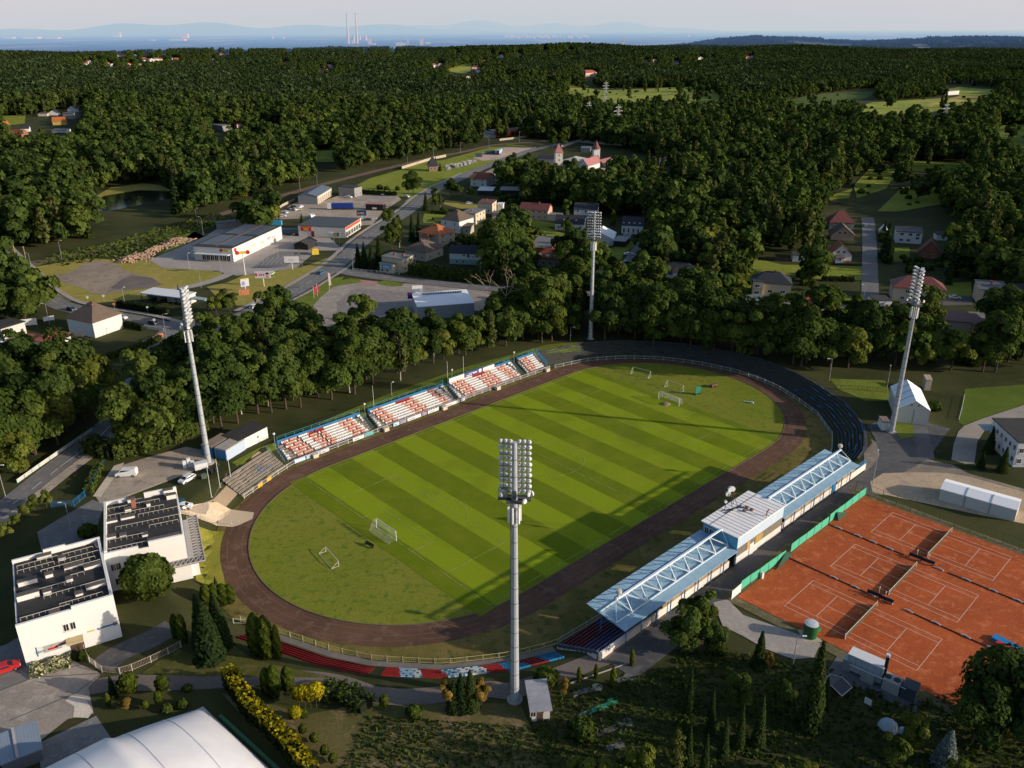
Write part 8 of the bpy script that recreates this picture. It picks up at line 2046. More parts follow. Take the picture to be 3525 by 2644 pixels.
# the forest beyond, on a wider grid
X, Y = jitter_grid(-720, 760, 330, 1120, 7.2)
k = np.abs(X) < (Y+60)*.66; X, Y = X[k], Y[k]
def free(X, Y, hh=(0, 7, 14)):
 """no tree where its foot or crown would stand in an open glade"""
 Z = terr(X, Y); ok = np.ones(len(X), bool)
 for h in hh:
  sx, sy = proj(X, Y, Z+h)
  if h == 0: ok &= ~poly_in(TOWN, sx, sy)
  for c in CLEAR: ok &= ~poly_in(c, sx, sy)
  for a, b, hw in HOUSE_MARKS: ok &= ~((np.abs(sx - a) < hw+2) & (sy > b - 5) & (sy < b+2))
 return ok
k = free(X, Y) & open_ground(X, Y, 7); X, Y = X[k], Y[k]
NEARF = [(x, y, ['broad', 'broad', 'tall', 'tall', 'birch', 'birch', 'light', 'spruce', 'broad', 'tall'][int(RNG.integers(0, 10))], .62+.75*RNG.random() ** 1.4) for x, y in zip(X, Y)]
# the trees that show largest stand as single trees, the others belong to the wood
TREES.sort(key=lambda t: math.hypot(t[0], t[1])/t[3])
SPEC = []
def area_name(x, y):
 sx_, sy_ = proj(np.array([x]), np.array([y]), np.array([0.0])); sx_, sy_ = sx_[0], sy_[0]
 if sy_ > 820 and sx_ < 275: return 'on the left side of the lower road', 'trees left of the lower road'
 if sx_ < 110: return 'in the clump by the left road', 'trees by the left road'
 if sx_ < 640 and sy_ > 760: return 'in the dark belt behind the left mast', 'trees behind the left mast'
 if sx_ < 1285 and sy_ > 665: return 'in the dark belt behind the far seating blocks', 'trees behind the far seating blocks'
 if sy_ > 695: return 'in the shaded belt beyond the right bend', 'trees beyond the right bend'
 if sx_ < 1440: return 'in the gardens between the houses', 'trees in the gardens between the houses'
 return 'in the gardens of the right neighbourhood', 'trees in the right neighbourhood'
DESC = {'broad': 'dense dark round-crowned tree', 'tall': 'tall dense dark green tree', 'birch': 'loose feathery birch with pale trunk', 'light': 'lighter yellow-green bushy tree', 'spruce': 'narrow dark spruce', 'bush': 'low green bush'}
NIND = 262
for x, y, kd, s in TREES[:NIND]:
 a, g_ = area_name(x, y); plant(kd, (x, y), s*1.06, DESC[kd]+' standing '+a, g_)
REST = TREES[NIND:]+NEARF
FP_ = {}
def fproto(key, crown, mat):
 C, N, S, T = crown
 o = bpy.data.objects.new('proto_'+key, leaf_mesh(key, C, N, S, T, mat, rng=rg))
 return o
ORDER = []
for kd, mk in (('broad', lambda i: (crown_broad(rg, 5.0+.5*i, .8, 13+i, 700, 13, 1.4), [LF_D, LF_M, LF_D][i])), ('tall', lambda i: (crown_broad(rg, 4.1, 1.0, 17+i, 700, 18, 1.35, 1.15), [LF_M, LF_D, LF_D][i])),
               ('birch', lambda i: (crown_birch(rg, 3.0, 2, 15.5, 480, 1.15), LF_B)), ('light', lambda i: (crown_broad(rg, 4.2, .6, 10.5, 560, 12, 1.3), LF_L)), ('spruce', lambda i: (crown_spruce(rg, 2.8, .6, 16, 620, 1.2, 11), LF_S)),
               ('bush', lambda i: (crown_ball(rg, 1.8, -.2, 2.4, 160, .8), LF_M))):
 for i in range(3 if kd in ('broad', 'tall') else 1):
  c, mt = mk(i); FP_.setdefault(kd, []).append(len(ORDER)); ORDER.append(fproto('%s_%d' % (kd, i), c, mt))
# far patches: pieces of wood 56 m square
PS = 56.0
def patch(seed):
 r2 = np.random.default_rng(seed); Cs, Ns, Ss, Ts = [], [], [], []
 gx, gy = np.meshgrid(np.arange(-PS/2+3.5, PS/2, 7.0), np.arange(-PS/2+3.5, PS/2, 7.0))
 gx, gy = gx.ravel()+r2.uniform(-2.6, 2.6, gx.size), gy.ravel()+r2.uniform(-2.6, 2.6, gx.size)
 for x, y in zip(gx, gy):
  t = r2.random(); h = r2.uniform(11.5, 15.5); n = 52
  if t < .55: c = crown_broad(r2, r2.uniform(4.6, 6.4), 2, h, n, 6, 3.6)
  elif t < .8: c = crown_birch(r2, r2.uniform(3.4, 4.6), 3, h+2.5, n, 3.0)
  else: c = crown_spruce(r2, 3.6, 2, h+2.5, n, 3.2, 6)
  Cs.append(c[0]+np.array([x, y, 0])); Ns.append(c[1]); Ss.append(c[2]); Ts.append(c[3]*r2.choice([.62, .85, 1.0, 1.15, 1.5], p=[.25, .3, .25, .14, .06]))
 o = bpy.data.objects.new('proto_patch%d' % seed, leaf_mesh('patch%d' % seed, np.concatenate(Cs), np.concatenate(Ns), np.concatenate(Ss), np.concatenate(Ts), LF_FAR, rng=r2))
 return o
LF_FAR = MLEAF('leaf_far', (.044, .070, .028), (.068, .092, .036))
PIDX = []
for s_ in range(7): PIDX.append(len(ORDER)); ORDER.append(patch(100+s_))
pts, ids, scl, rot = [], [], [], []
for x, y, kd, s in REST:
 pts.append((x, y, tz((x, y)) - .1)); v = FP_[kd]; ids.append(v[RNG.integers(0, len(v))]); scl.append(s*1.05); rot.append(RNG.random()*6.28)
gx, gy = np.meshgrid(np.arange(-3000, 3200, PS), np.arange(1000, 4300, PS)); gx, gy = gx.ravel()+0.0, gy.ravel()+0.0
k = (np.abs(gx) < (gy+80)*.64) & (np.hypot(gx, gy) > 1060); gx, gy = gx[k], gy[k]
thin_x, thin_y = [], []
off = np.array([(-.5, -.5), (.5, -.5), (-.5, .5), (.5, .5), (0, 0), (0, .5), (0, -.5), (.5, 0), (-.5, 0)])*PS
ok = np.ones(len(gx), bool); anyok = np.zeros(len(gx), bool)
for a, b in off:
 f_ = free(gx+a, gy+b, (0, 5, 10, 15)); ok &= f_; anyok |= f_
for x, y in zip(gx[ok], gy[ok]):
 pts.append((x, y, float(terr(np.array([x]), np.array([y]))[0]) - .3)); ids.append(PIDX[RNG.integers(0, len(PIDX))]); scl.append(1.0+.12*RNG.random()); rot.append(RNG.integers(0, 4)*PI/2)
k = anyok & ~ok
ex, ey = [], []
for x, y in zip(gx[k], gy[k]):
 a, b = np.meshgrid(np.arange(-PS/2+4, PS/2, 8.0), np.arange(-PS/2+4, PS/2, 8.0)); ex.append(x+a.ravel()+RNG.uniform(-3, 3, a.size)); ey.append(y+b.ravel()+RNG.uniform(-3, 3, a.size))
ex, ey = np.concatenate(ex), np.concatenate(ey); ez = terr(ex, ey); f_ = free(ex, ey); ex, ey, ez = ex[f_], ey[f_], ez[f_]
ck = list(FP_)
for x, y, z in zip(ex, ey, ez):
 v = FP_[['broad', 'broad', 'tall', 'birch', 'light', 'spruce'][int(RNG.integers(0, 6))]]
 pts.append((x, y, z - .1)); ids.append(v[RNG.integers(0, len(v))]); scl.append(.75+.4*RNG.random()); rot.append(RNG.random()*6.28)
# scattered bushes and single trees on the meadows
for c, n in ((1, 60), (2, 40), (3, 14), (4, 8), (7, 14), (8, 10), (9, 14), (11, 10)):
 P_ = np.array(CLEAR[c]); sx_ = RNG.uniform(P_[:, 0].min(), P_[:, 0].max(), n*3); sy_ = RNG.uniform(P_[:, 1].min(), P_[:, 1].max(), n*3); q = poly_in(P_, sx_, sy_)
 for x, y in list(zip(sx_[q], sy_[q]))[:n]:
  p = ter('', x, y); pts.append(tuple(p)); v = FP_[['bush', 'bush', 'bush', 'broad', 'birch'][int(RNG.integers(0, 5))]]; ids.append(v[0]); scl.append(.5+.8*RNG.random()); rot.append(RNG.random()*6)
# hedgerow along the plain ridge on the right and far woods beyond the ridge
n = 2600
th = RNG.uniform(-.60, .66, n); rr = RNG.uniform(4300, 7600, n) ** 1.0
fx, fy = rr*np.sin(th), rr*np.cos(th); fz = terr(fx, fy)
m_ = (np.sin(fx/420+1)*np.sin(fy/350)+.45*np.sin(fx/160)+.7*(th > .08)) > -.25
for x, y, z in zip(fx[m_], fy[m_], fz[m_]):
 pts.append((x, y, z - .3)); ids.append(PIDX[RNG.integers(0, len(PIDX))]); scl.append(1.1+.3*RNG.random()); rot.append(RNG.integers(0, 4)*PI/2)
me = bpy.data.meshes.new('forest')
me.vertices.add(len(pts)); me.vertices.foreach_set('co', np.array(pts, np.float32).ravel())
for nm, tp, val in (('pid', 'INT', np.array(ids, np.int32)), ('scl', 'FLOAT', np.array(scl, np.float32)), ('rot', 'FLOAT', np.array(rot, np.float32))):
 a_ = me.attributes.new(nm, tp, 'POINT'); a_.data.foreach_set('value', val)
me.update()
forest = tag(link('forest', me), kind='stuff')
ng = bpy.data.node_groups.new('forest_nodes', 'GeometryNodeTree')
ng.interface.new_socket('Geometry', in_out='INPUT', socket_type='NodeSocketGeometry'); ng.interface.new_socket('Geometry', in_out='OUTPUT', socket_type='NodeSocketGeometry')
gi, go = ng.nodes.new('NodeGroupInput'), ng.nodes.new('NodeGroupOutput')
pc = bpy.data.collections.new('wood_pieces')
for i, o in enumerate(ORDER):
 o.name = 'wood_piece_%02d' % i; pc.objects.link(o)
ji = ng.nodes.new('GeometryNodeCollectionInfo'); ji.inputs['Collection'].default_value = pc
ji.inputs['Separate Children'].default_value = True; ji.inputs['Reset Children'].default_value = True
def attr(nm, tp):
 n_ = ng.nodes.new('GeometryNodeInputNamedAttribute'); n_.data_type = tp; n_.inputs[0].default_value = nm
 return n_.outputs[0]
iop = ng.nodes.new('GeometryNodeInstanceOnPoints'); mtp = ng.nodes.new('GeometryNodeMeshToPoints')
ng.links.new(gi.outputs[0], mtp.inputs[0]); ng.links.new(mtp.outputs[0], iop.inputs['Points']); ng.links.new(ji.outputs[0], iop.inputs['Instance'])
iop.inputs['Pick Instance'].default_value = True
ng.links.new(attr('pid', 'INT'), iop.inputs['Instance Index'])
cx_ = ng.nodes.new('ShaderNodeCombineXYZ'); ng.links.new(attr('rot', 'FLOAT'), cx_.inputs[2])
er = ng.nodes.new('FunctionNodeEulerToRotation'); ng.links.new(cx_.outputs[0], er.inputs[0]); ng.links.new(er.outputs[0], iop.inputs['Rotation'])
ng.links.new(attr('scl', 'FLOAT'), iop.inputs['Scale'])
ng.links.new(iop.outputs[0], go.inputs[0])
md_ = forest.modifiers.new('forest', 'NODES'); md_.node_group = ng
print('forest instances', len(pts))
def hedge(label, pts, wd, h, mat, leaf=.4, dens=14, top=None, name='hedge', z0=0.0):
 root = empty(name, (pts[0][0], pts[0][1], 0), 0, label, 'hedge')
 P_ = [Vector((q[0], q[1], 0)) for q in pts]; Cs, Ns = [], []; Ct = []
 core = MB()
 for a, b in zip(P_[:-1], P_[1:]):
  d = b - a; L_ = d.length; d.normalize(); n = Vector((-d.y, d.x, 0))
  za, zb_ = tz(a), tz(b)
  core.add([(a+n*s*wd*.36+Vector((0, 0, za+z)) - P_[0])[:] for s in (-1, 1) for z in (-.3, h*.86)]+[(b+n*s*wd*.36+Vector((0, 0, zb_+z)) - P_[0])[:] for s in (-1, 1) for z in (-.3, h*.86)],
                 [(0, 1, 5, 4), (2, 3, 7, 6), (1, 3, 7, 5), (0, 1, 3, 2), (4, 5, 7, 6)])
  m_ = int(L_*(2*h+wd)*dens); t = RNG.random(m_)*L_; f = RNG.random(m_)*(2*h+wd)
  side = np.where(f < h, -1, np.where(f < 2*h, 1, 0)); hh = np.where(f < h, f, np.where(f < 2*h, f - h, h)); lat = np.where(side == 0, (f - 2*h)/wd - .5, side*.5)
  bump = .12*np.sin(t*1.7)+.1*np.sin(t*3.9+1)+RNG.normal(size=m_)*.09
  base = np.array(a)[None]+np.array(d)[None]*t[:, None]+np.array(n)[None]*(lat*wd*(1+bump*(side != 0)))[:, None]
  zg = za+(zb_ - za)*t/max(L_, .1)
  C = np.stack([base[:, 0] - P_[0].x, base[:, 1] - P_[0].y, zg+hh+bump*(side == 0)*1.6], 1)
  N = np.where((side == 0)[:, None], np.array([[0, 0, 1.0]]), np.array(n)[None]*side[:, None])
  N = unit(N+rdir(RNG, m_)*.6)
  k = (hh > h*.80) & (RNG.random(m_) < .9) if top else np.zeros(m_, bool)
  Cs.append(C[~k]); Ns.append(N[~k]);
  if top: Ct.append((C[k], N[k]))
 C, N = np.concatenate(Cs), np.concatenate(Ns); m_ = len(C)
 link('foliage', leaf_mesh('hedge_foliage', C, N, leaf*(.6+.8*RNG.random(m_)), .55+.7*RNG.random(m_), mat), root)
 core.build('stems', M('hedge_core', (.010, .014, .004), .95), root)  # near-black filler box, shade between the leaves put into its colour
 if top:
  C = np.concatenate([q[0] for q in Ct]); N = np.concatenate([q[1] for q in Ct])
  link('new_growth', leaf_mesh('hedge_top', C, N, leaf*(.6+.9*RNG.random(len(C))), .45+.8*RNG.random(len(C)), top), root)
 return root
hedge('long dark hedge with bright golden top beside the inflated hall', [at('02', *q) for q in ((1462, 1120), (1500, 1180), (1600, 1330), (1760, 1480), (1900, 1640), (1990, 1760))], 2.0, 3.4, LF_S, .34, 16, LF_Y)
hedge('low dark leafy hedge block behind the gold shrubs', [at('02', 2050, 1190), at('12', 60, 1200), at('12', 190, 1290)], 3.4, 1.7, LF_M, .34, 12)
hedge('clipped dark hedge behind the white pyramid-roofed house', [at('A', 1440, 1035), at('A', 1640, 1062), at('A', 1815, 1098)], 1.6, 2.2, LF_S, .45, 9)
hedge('dark hedge in front of the car wash', [at('A', 1505, 800), at('A', 1800, 850), at('A', 2140, 905)], 1.8, 2.6, LF_S, .5, 8)
hedge('long hedge hung with roadside boards along the lower road', [at('A', 1385, 1460), at('A', 1640, 1380), at('A', 1900, 1290), at('A', 2040, 1220)], 1.6, 1.8, LF_T, .45, 9)
hedge('tall dark hedge along the street below the mint house', [at('D', 560, 1120), at('D', 800, 1150), at('D', 1100, 1190), at('D', 1480, 1235), at('D', 1560, 1240)], 3.0, 4.6, LF_D, .8, 5)
hedge('hedge row between the lawn and the long garden on the right', [at('G', 1210, 985), at('G', 1500, 990), at('G', 1620, 995)], 1.6, 1.8, LF_S, .6, 6)
hedge('low hedge behind the old mansard house', [at('G', 1420, 1270), at('G', 1600, 1280), at('G', 1710, 1285)], 1.4, 1.3, LF_S, .5, 7)
hedge('hedge along the top edge of the concrete apron', [at('C', 1195, 395), at('C', 1400, 408), at('C', 1640, 420)], 2, 2.2, LF_D, .8, 5)
hedge('dark hedge behind the concrete apron garden', [at('D', 820, 350), at('D', 960, 356), at('D', 1030, 362)], 1.6, 1.6, LF_D, .6, 6)
hedge('young roadside hedge behind the blue railing', [at('01', 640, 1400), at('01', 590, 1500), at('01', 560, 1580)], 1.6, 1.6, LF_M, .45, 9)
hedge('dense hedge of saplings between the lower road and the car park', [at('01', 560, 1290), at('01', 720, 1330), at('01', 900, 1290), at('01', 1080, 1240), at('01', 1290, 1150)], 4.5, 3.6, LF_M, .5, 8)
# flower bed at the entrance
fb = empty('flower_bed', at('X', 640, 400), 0, 'hydrangea bed with pale yellow flowers in front of the white wall', 'flower bed')
a, b = at('X', 385, 440), at('X', 900, 290); d = (b - a).normalized(); nn = Vector((-d.y, d.x, 0)); L_ = (b - a).length
m_ = 2600; t = RNG.random(m_)*L_; f = RNG.normal(size=m_)*.75; C = np.array(a - fb.location)[None]+np.array(d)[None]*t[:, None]+np.array(nn)[None]*f[:, None]; C[:, 2] = 1.15*(1 - (f/2.4) ** 2).clip(0, 1)*(.75+.3*np.sin(t*2.1))*RNG.random(m_) ** .4
N = unit(np.stack([f*nn.x*.4, f*nn.y*.4, 1+0*f], 1)+rdir(RNG, m_)*.6); k = RNG.random(m_) < .36
LF_W = MLEAF('petals', (.62, .56, .30), (.66, .60, .38), .2)
link('foliage', leaf_mesh('bed_leaves', C[~k], N[~k], .30*(.6+.8*RNG.random((~k).sum())), .6+.6*RNG.random((~k).sum()), LF_M), fb)
link('flowers', leaf_mesh('bed_flowers', C[k]+np.array([0, 0, .12]), N[k], .26*(.6+.8*RNG.random(k.sum())), .6+.5*RNG.random(k.sum()), LF_W), fb)
SG = [  # kind, window, foot, scale, width factor, label
 ('bigball', '02', 955, 575, 1.0, 1.0, 'large round dense tree in front of the white sports centre'),
 ('spruce', '02', 1335, 955, .78, 1.25, 'broad dark conifer in front of the red seats'),
 ('spruce', '02', 1400, 880, .66, 1.2, 'second dark conifer close behind the broad one'),
 ('spruce', '02', 1285, 860, .6, 1.0, 'third dark conifer left of the broad one'),
 ('thuja', '02', 1300, 545, .60, 1.3, 'leftmost bright thuja of the clump beside the track'), ('thuja', '02', 1350, 530, .66, 1.3, 'middle bright thuja of the clump beside the track'),
 ('thuja', '02', 1402, 520, .62, 1.4, 'wide bright thuja of the clump beside the track'), ('thuja', '02', 1448, 510, .56, 1.3, 'rightmost bright thuja of the clump beside the track'), ('spruce', '02', 1357, 425, .2, 1.0, 'small dark cone tree behind the thuja clump'),
 ('thuja', '02', 1122, 830, .66, .85, 'left thuja of the pair beside the concrete slab'), ('thuja', '02', 1168, 862, .70, .9, 'right thuja of the pair beside the concrete slab'),
 ('thuja', '02', 1640, 930, .98, 1.15, 'thick columnar thuja hiding part of the red seats'), ('thuja', '02', 1702, 955, 1.0, 1.0, 'thick columnar thuja right beside the other thick one'), ('thuja', '02', 1768, 960, .92, .55, 'narrow dark columnar thuja before the red seats'),
 ('thuja', '02', 1700, 1190, .70, 1.0, 'left thuja below the path by the seats'), ('thuja', '02', 1748, 1205, .74, 1.0, 'middle thuja below the path by the seats'), ('thuja', '02', 1830, 1150, .58, 1.3, 'stout thuja below the path by the seats'),
 ('goldball', '02', 1905, 1275, .95, .85, 'leftmost of four golden standard shrubs in a row'), ('goldball', '02', 1940, 1278, 1.0, .85, 'second from the left of four golden standard shrubs'), ('goldball', '02', 1976, 1280, 1.0, .85, 'third from the left of four golden standard shrubs'), ('goldball', '02', 2012, 1272, 1.05, 1.0, 'rightmost of four golden standard shrubs in a row'),
 ('goldball', '02', 1882, 1388, .80, .95, 'single golden standard shrub beside the gold-topped hedge'),
 ('ball', '02', 1930, 1350, .45, 1.0, 'small green shrub right of the single golden shrub'), ('ball', '02', 1925, 1445, .42, 1.0, 'green shrub along the gold-topped hedge, second from the top'), ('ball', '02', 1998, 1500, .42, 1.1, 'green shrub along the gold-topped hedge, third from the top'), ('ball', '02', 2062, 1580, .40, 1.1, 'green shrub along the gold-topped hedge, fourth from the top'), ('ball', '02', 2116, 1630, .40, 1.1, 'green shrub along the gold-topped hedge, lowest one'),
 ('ball', '02', 828, 1205, 1.0, 1.0, 'large clipped ball tree beside the path on the left'), ('ball', '02', 1040, 1190, .82, .85, 'smaller clipped ball tree beside the path on the right'), ('spruce', '02', 722, 1205, .26, 1.0, 'small dark conifer left of the large ball tree'),
 ('thuja', '02', 692, 1268, .32, 1.0, 'small thuja in the dark bed left'), ('ball', '02', 1014, 1265, .62, .7, 'egg-shaped shrub below the smaller ball tree'), ('ball', '02', 928, 1290, .38, .9, 'little clipped ball in the dark bed'), ('bush', '02', 1158, 1270, .6, 1.0, 'pale loose bush in the dark bed right'), ('bush', '02', 1060, 1295, .5, 1.2, 'low green bush by the inflated hall'), ('autumn', '02', 805, 1290, .18, 1.6, 'rust-tinted shrub in the dark bed'), ('bush', '02', 1190, 1165, .5, 1.0, 'dark small bush beside the path'), ('bush', '02', 535, 960, .7, 1.0, 'bright green bush beside the entrance'),
 ('light', 'L', 62, 690, .34, 1.0, 'first young tree from the left along the verge'), ('light', 'L', 182, 570, .32, .8, 'second young tree from the left along the verge'), ('light', 'L', 272, 450, .30, .8, 'third young tree from the left along the verge'), ('light', 'L', 380, 372, .32, .9, 'fourth young tree from the left along the verge'), ('light', 'L', 512, 340, .36, .9, 'fifth young tree from the left along the verge'), ('bush', 'L', 960, 640, 1.2, 1.0, 'green bush against the back of the sports centre'),
 ('autumn', '12', 705, 1275, .46, .9, 'brownish conifer at the left of the cluster below the blue and white seats'), ('spruce', '12', 790, 1285, .48, 1.1, 'dark conifer in the middle of the cluster below the blue and white seats'), ('spruce', '12', 850, 1280, .46, 1.1, 'dark conifer right of the middle in the cluster below the seats'), ('autumn', '12', 918, 1265, .42, 1.0, 'brownish conifer at the right of the cluster below the seats'), ('spruce', '12', 745, 1290, .40, 1.2, 'short conifer in front of the cluster below the seats'),
 ('ball', '12', 303, 1285, .62, .8, 'egg-shaped shrub at the end of the low hedge'), ('bush', '12', 490, 1325, .9, .9, 'olive bush on the dark lawn'), ('bush', '12', 1330, 1120, 1.3, 1.0, 'black-green bush behind the white hut'),
 ('autumn', '12', 1440, 1215, .34, .7, 'slim conifer beside the grey mini golf lane'), ('thuja', '12', 1536, 1112, .36, .9, 'dark stump-shaped thuja with a pale top'), ('thuja', '12', 1642, 1088, .34, .8, 'dark small thuja by the kerb edging'), ('thuja', '12', 1750, 1140, .5, .8, 'tall dark thuja by the kerb edging'), ('thuja', '12', 1870, 1010, .4, .8, 'dark thuja beside the white stand end'), ('bush', '12', 1560, 1450, 1.2, 1.1, 'round dark bush below the green mini golf lane'),
 ('light', '12', 1890, 1830, .82, .6, 'sunlit yellow-green tree at the bottom edge'), ('light', '12', 1640, 1790, .5, 1.0, 'sunlit low tree left of the yellow-green one'), ('birch', '12', 2130, 1760, .62, .8, 'sunlit loose tree at the bottom right of the garden'), ('light', '12', 1530, 1730, .3, 1.2, 'sunlit low bush at the bottom edge'),
 ('broad', '22', 140, 800, .70, .95, 'dark dense tree behind the roofed stand'), ('broad', '22', 40, 930, .62, 1.0, 'dark tree at the corner of the roofed stand'), ('broad', '22', 230, 930, .42, 1.0, 'low dark tree above the paved yard'),
 ('spruce', '22', 525, 1015, .50, .95, 'upright dark conifer beside the paved yard'), ('autumn', '22', 590, 1035, .28, .9, 'olive conifer right of the upright one'),
 ('spruce', '22', 848, 1400, .98, .72, 'tallest dark spruce in front of the tennis courts'), ('spruce', '22', 940, 1270, .4, .8, 'small dark spruce right of the tallest one'), ('spruce', '22', 80, 1300, .60, .5, 'slim sunlit spruce at the left of the lower garden'), ('spruce', '22', 215, 1430, .52, .6, 'slim sunlit spruce second from the left of the lower garden'), ('spruce', '22', 520, 1510, .64, .6, 'slim spruce in the middle of the lower garden'), ('spruce', '22', 400, 1530, .5, .6, 'slim spruce left of the middle of the lower garden'), ('spruce', '22', 300, 1580, .5, .6, 'slim spruce near the bottom of the lower garden'), ('spruce', '22', 175, 1720, .5, .6, 'slim spruce at the bottom edge'), ('spruce', '22', 75, 1640, .5, .6, 'slim spruce at the bottom left of the lower garden'), ('broad', '22', 390, 1290, .42, .9, 'dark low tree among the slim spruces'), ('broad', '22', 660, 1290, .36, 1.0, 'dark shrubby tree left of the tallest spruce'),
 ('light', '22', 1490, 1520, .50, .85, 'sunlit bushy tree below the heating plant'), ('broad', '22', 1370, 1640, .38, .8, 'olive tree below the pale tarpaulin'), ('blue', '22', 1700, 1640, .80, .95, 'silver-blue spruce near the bottom right'), ('light', '22', 1790, 1790, .4, 1.1, 'sunlit low tree at the bottom right'),
 ('broad', '22', 2030, 1420, .92, 1.0, 'big shaded tree at the lower right corner'), ('light', '22', 2150, 1330, .80, 1.0, 'big sunlit tree at the right edge below the play mats'), ('broad', '22', 2220, 1560, .75, 1.0, 'sunlit tree at the right edge near the bottom'), ('broad', '22', 1880, 1500, .66, 1.0, 'shaded tree left of the big corner tree'), ('light', '22', 850, 1780, .30, 1.6, 'sunlit low thicket at the bottom edge'), ('light', '22', 680, 1760, .26, 1.4, 'second sunlit low thicket at the bottom edge'), ('bush', '22', 270, 925, .9, 1.0, 'dark bush at the fence of the paved yard'),
 ('broad', 'B', 1480, 1640, 1.12, .95, 'big round tree standing alone at the road junction'), ('light', 'B', 690, 1430, .74, 1.0, 'bright round tree beside the car wash'), ('broad', 'B', 860, 1400, .66, .9, 'second round tree beside the car wash'), ('spruce', 'B', 205, 1150, .24, .8, 'lone small cypress behind the car wash'),
 ('spruce', 'C', 1160, 1330, .74, .9, 'leftmost conifer of the dark group at the street corner'), ('spruce', 'C', 1240, 1340, .80, .9, 'second conifer of the dark group at the street corner'), ('spruce', 'C', 1330, 1350, .72, 1.0, 'third conifer of the dark group at the street corner'), ('spruce', 'C', 1430, 1300, .80, 1.1, 'rightmost conifer of the dark group at the street corner'), ('tall', 'C', 1580, 1100, 1.05, .95, 'tallest leafy tree beside the main road'), ('birch', 'C', 1680, 1080, .95, 1.0, 'feathery tree leaning against the tallest leafy tree'), ('spruce', 'C', 1840, 1000, .82, .8, 'left one of two spruces above the orange-roofed house'), ('spruce', 'C', 1930, 985, .84, .8, 'right one of two spruces above the orange-roofed house'), ('broad', 'C', 1855, 420, .98, 1.0, 'large round tree at the bend of the main road'), ('bush', 'C', 1430, 335, 1.4, 1.0, 'round bush on the meadow above the concrete apron'), ('bush', 'C', 1515, 345, 1.2, 1.0, 'second round bush on the meadow above the concrete apron'), ('bush', 'C', 1655, 350, 1.3, .8, 'narrow bush on the meadow above the concrete apron'), ('spruce', 'C', 440, 760, .34, 1.0, 'small conifer left of the red-signed shop'),
 ('spruce', 'F', 245, 1270, .72, 1.0, 'dark conifer at the roadside above the gardens'), ('tall', 'F', 360, 1255, .72, .9, 'leafy tree right of the roadside conifer'), ('birch', 'F', 430, 1230, .5, .7, 'yellowish slim tree right of the roadside conifer'), ('broad', 'F', 560, 1080, .66, 1.0, 'round tree left of the tin-roofed shed'), ('broad', 'F', 660, 1085, .62, 1.0, 'second round tree left of the tin-roofed shed'), ('broad', 'F', 800, 1110, .55, 1.0, 'round tree right of the two by the tin-roofed shed'), ('broad', 'F', 730, 480, .9, 1.2, 'big round tree beside the railway'), ('broad', 'F', 850, 470, .85, 1.1, 'second big round tree beside the railway'), ('tall', 'F', 1850, 480, .95, 1.0, 'tall tree left of the restaurant tower'), ('tall', 'F', 1990, 470, .95, 1.0, 'tall tree behind the restaurant tower'), ('spruce', 'F', 425, 770, .42, 1.0, 'dark conifer beside the chapel'), ('spruce', 'F', 370, 690, .42, .9, 'dark conifer behind the chapel'), ('bush', 'F', 470, 1290, 1.4, 1.0, 'dark bush on the lawn above the white pyramid house'),
 ('goldbush', 'G', 815, 1400, 1.0, 1.0, 'bright yellow shrub left of the rust-roofed house'), ('goldbush', 'G', 1345, 1400, .95, 1.0, 'bright yellow shrub in front of the rust-roofed house'), ('goldbush', 'G', 1605, 1425, .95, 1.1, 'bright yellow shrub beside the street'), ('goldbush', 'H', 1020, 1600, 1.0, 1.2, 'yellow shrub below the right mast head'), ('goldbush', 'H', 1860, 1630, .9, 1.0, 'yellow shrub right of the maroon-roofed house'),
 ('tall', 'G', 220, 1140, .80, .8, 'tall tree left of the cream house'), ('birch', 'G', 310, 840, .7, 1.0, 'feathery tree behind the cream house'), ('spruce', 'G', 930, 1420, .62, .7, 'columnar conifer left of the rust-roofed house'), ('broad', 'G', 1030, 1010, .5, 1.2, 'dark round tree on the long garden'), ('light', 'G', 1080, 1110, .4, 1.2, 'bushy tree below the dark round tree'), ('spruce', 'H', 430, 400, .5, 1.0, 'dark spruce hiding the white tent dome'), ('spruce', 'H', 480, 760, .8, .9, 'tall dark spruce beside the right lane'), ('spruce', 'H', 1250, 1030, .55, 1.0, 'dark spruce right of the maroon-roofed house'), ('broad', 'H', 1760, 1420, .62, 1.0, 'dark round tree in front of the grey house'), ('broad', 'H', 1480, 690, .8, 1.2, 'broad sunlit tree on the right'), ('broad', 'H', 1560, 400, .85, 1.1, 'broad sunlit tree above the other on the right'), ('spruce', 'K', 1930, 1380, .40, 1.2, 'dark spruce in front of the white clubhouse'), ('spruce', 'K', 1760, 1130, .42, 1.2, 'dark conifer at the corner of the white clubhouse'), ('spruce', 'K', 1660, 1330, .3, 1.2, 'low dark conifer left of the clubhouse'), ('bush', 'K', 1070, 590, 1.2, 1.0, 'green bush right of the storage tent'),
 ('ball', 'E', 1200, 1060, 1.3, 1.2, 'neat round tree beside the lane'), ('bush', 'D', 850, 430, .7, .6, 'small dark bush in the middle of the lawn'), ('broad', 'E', 640, 620, .62, .8, 'tree in front of the white gabled house'), ('tall', 'E', 620, 520, .8, .8, 'tall tree before the charcoal-roofed houses'), ('tall', 'E', 1215, 560, .62, .7, 'slim tree between the charcoal-roofed houses'), ('broad', 'E', 260, 660, .45, 1.2, 'round tree behind the brick garages'),
]
for kd, w_, x, y, s, sx_, lab in SG:
 p = at(w_, x, y); plant(kd, p, s, lab, None, sx_)
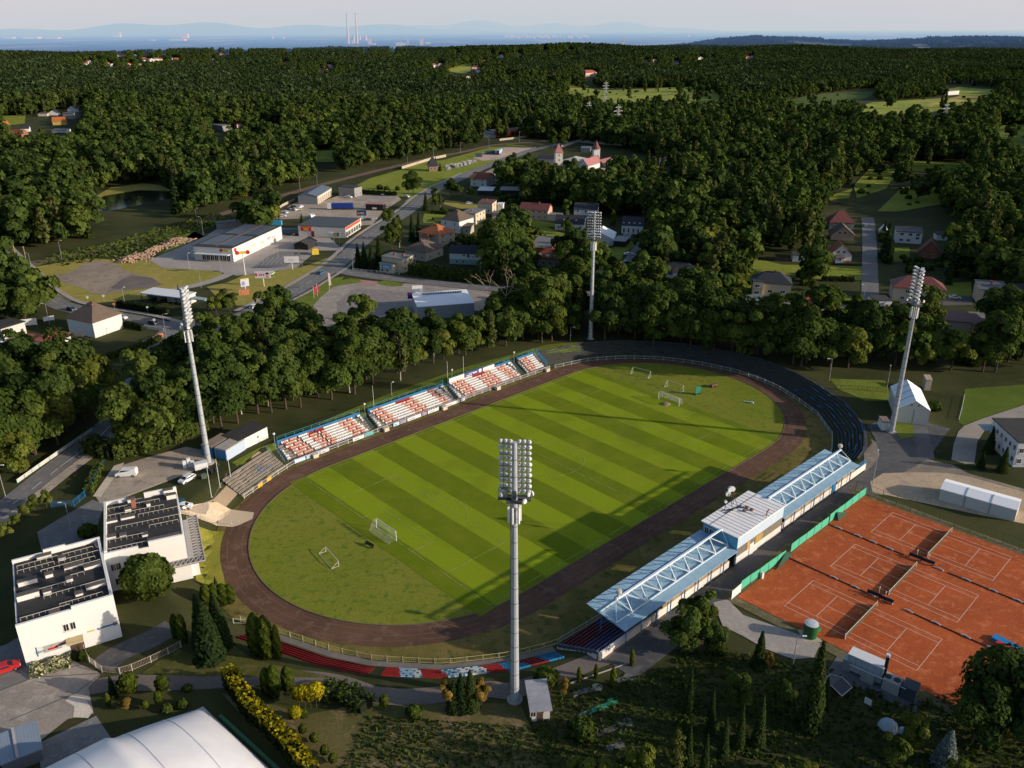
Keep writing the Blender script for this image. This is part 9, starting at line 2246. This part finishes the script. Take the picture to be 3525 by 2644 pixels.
# bare dead tree and a pale dead stump behind the far stand
dt = MB()
def limb(p, d, L_, r_, n):
 q = p+d*L_; dt.tube(p, q, r_, r_*.6, 6, cap=False)
 if n > 0:
  for k in range(2 if n < 3 else 3):
   a = Vector((RNG.normal()*.55, RNG.normal()*.55, RNG.normal()*.25)); limb(q, (d+a).normalized(), L_*(.62+.2*RNG.random()), r_*.55, n - 1)
limb(Vector((0, 0, 0)), Vector((.05, 0, 1)), 8.5, .36, 4)
q = at('11', 1040, 560); one('dead_tree', dt, M('dead_wood', (.50, .38, .26), .9, .3, 1), 'bare pale dead tree rising from the dark belt', 'dead tree', None, q)
dt = MB()
for k in range(7): dt.tube((k*.25 - .8, (k % 3)*.3, 0), (k*.3 - .9, (k % 3)*.3+.2, 5+(k*37 % 5)*.7), .14, .03, 5)
one('dead_tree', dt, MATS['dead_wood'], 'cluster of bare pale stems beside the lone round tree', 'dead tree', None, at('01', 1925, 640))
# rough tufts on the darker lawns
def tufts(label, poly_, n, mat, size, h):
 W = np.array([q.xy for q in poly_]); x = RNG.uniform(W[:, 0].min(), W[:, 0].max(), n); y = RNG.uniform(W[:, 1].min(), W[:, 1].max(), n); k = poly_in(W, x, y); x, y = x[k], y[k]
 z = terr(x, y)+h*RNG.random(len(x)); C = np.stack([x, y, z], 1); N = unit(rdir(RNG, len(x))+np.array([0, 0, .5]))
 o = link('grass', leaf_mesh('tufts', C, N, size*(.5+RNG.random(len(x))), .5+.8*RNG.random(len(x)), mat)); tag(o, label, 'grass', None, 'stuff')
tufts('rough dark grass over the lower garden', W_('12', (200, 1330), (1200, 1400), (1400, 1180), (1900, 1080), (2212, 1000), (2300, 1700), (0, 1700)), 9000, LF_D, .35, .3)
tufts('rough dark grass under the garden conifers', W_('22', (0, 900), (560, 950), (900, 1000), (1150, 1120), (1450, 1260), (1800, 1180), (2300, 1000), (2300, 1750), (0, 1750)), 9000, LF_D, .4, .35)
tufts('rank green growth along the railway', D_((80, 570), (135, 548), (270, 517), (420, 472), (470, 462), (500, 482), (420, 500), (330, 545), (140, 575)), 4000, LF_M, 1.0, 1.2)
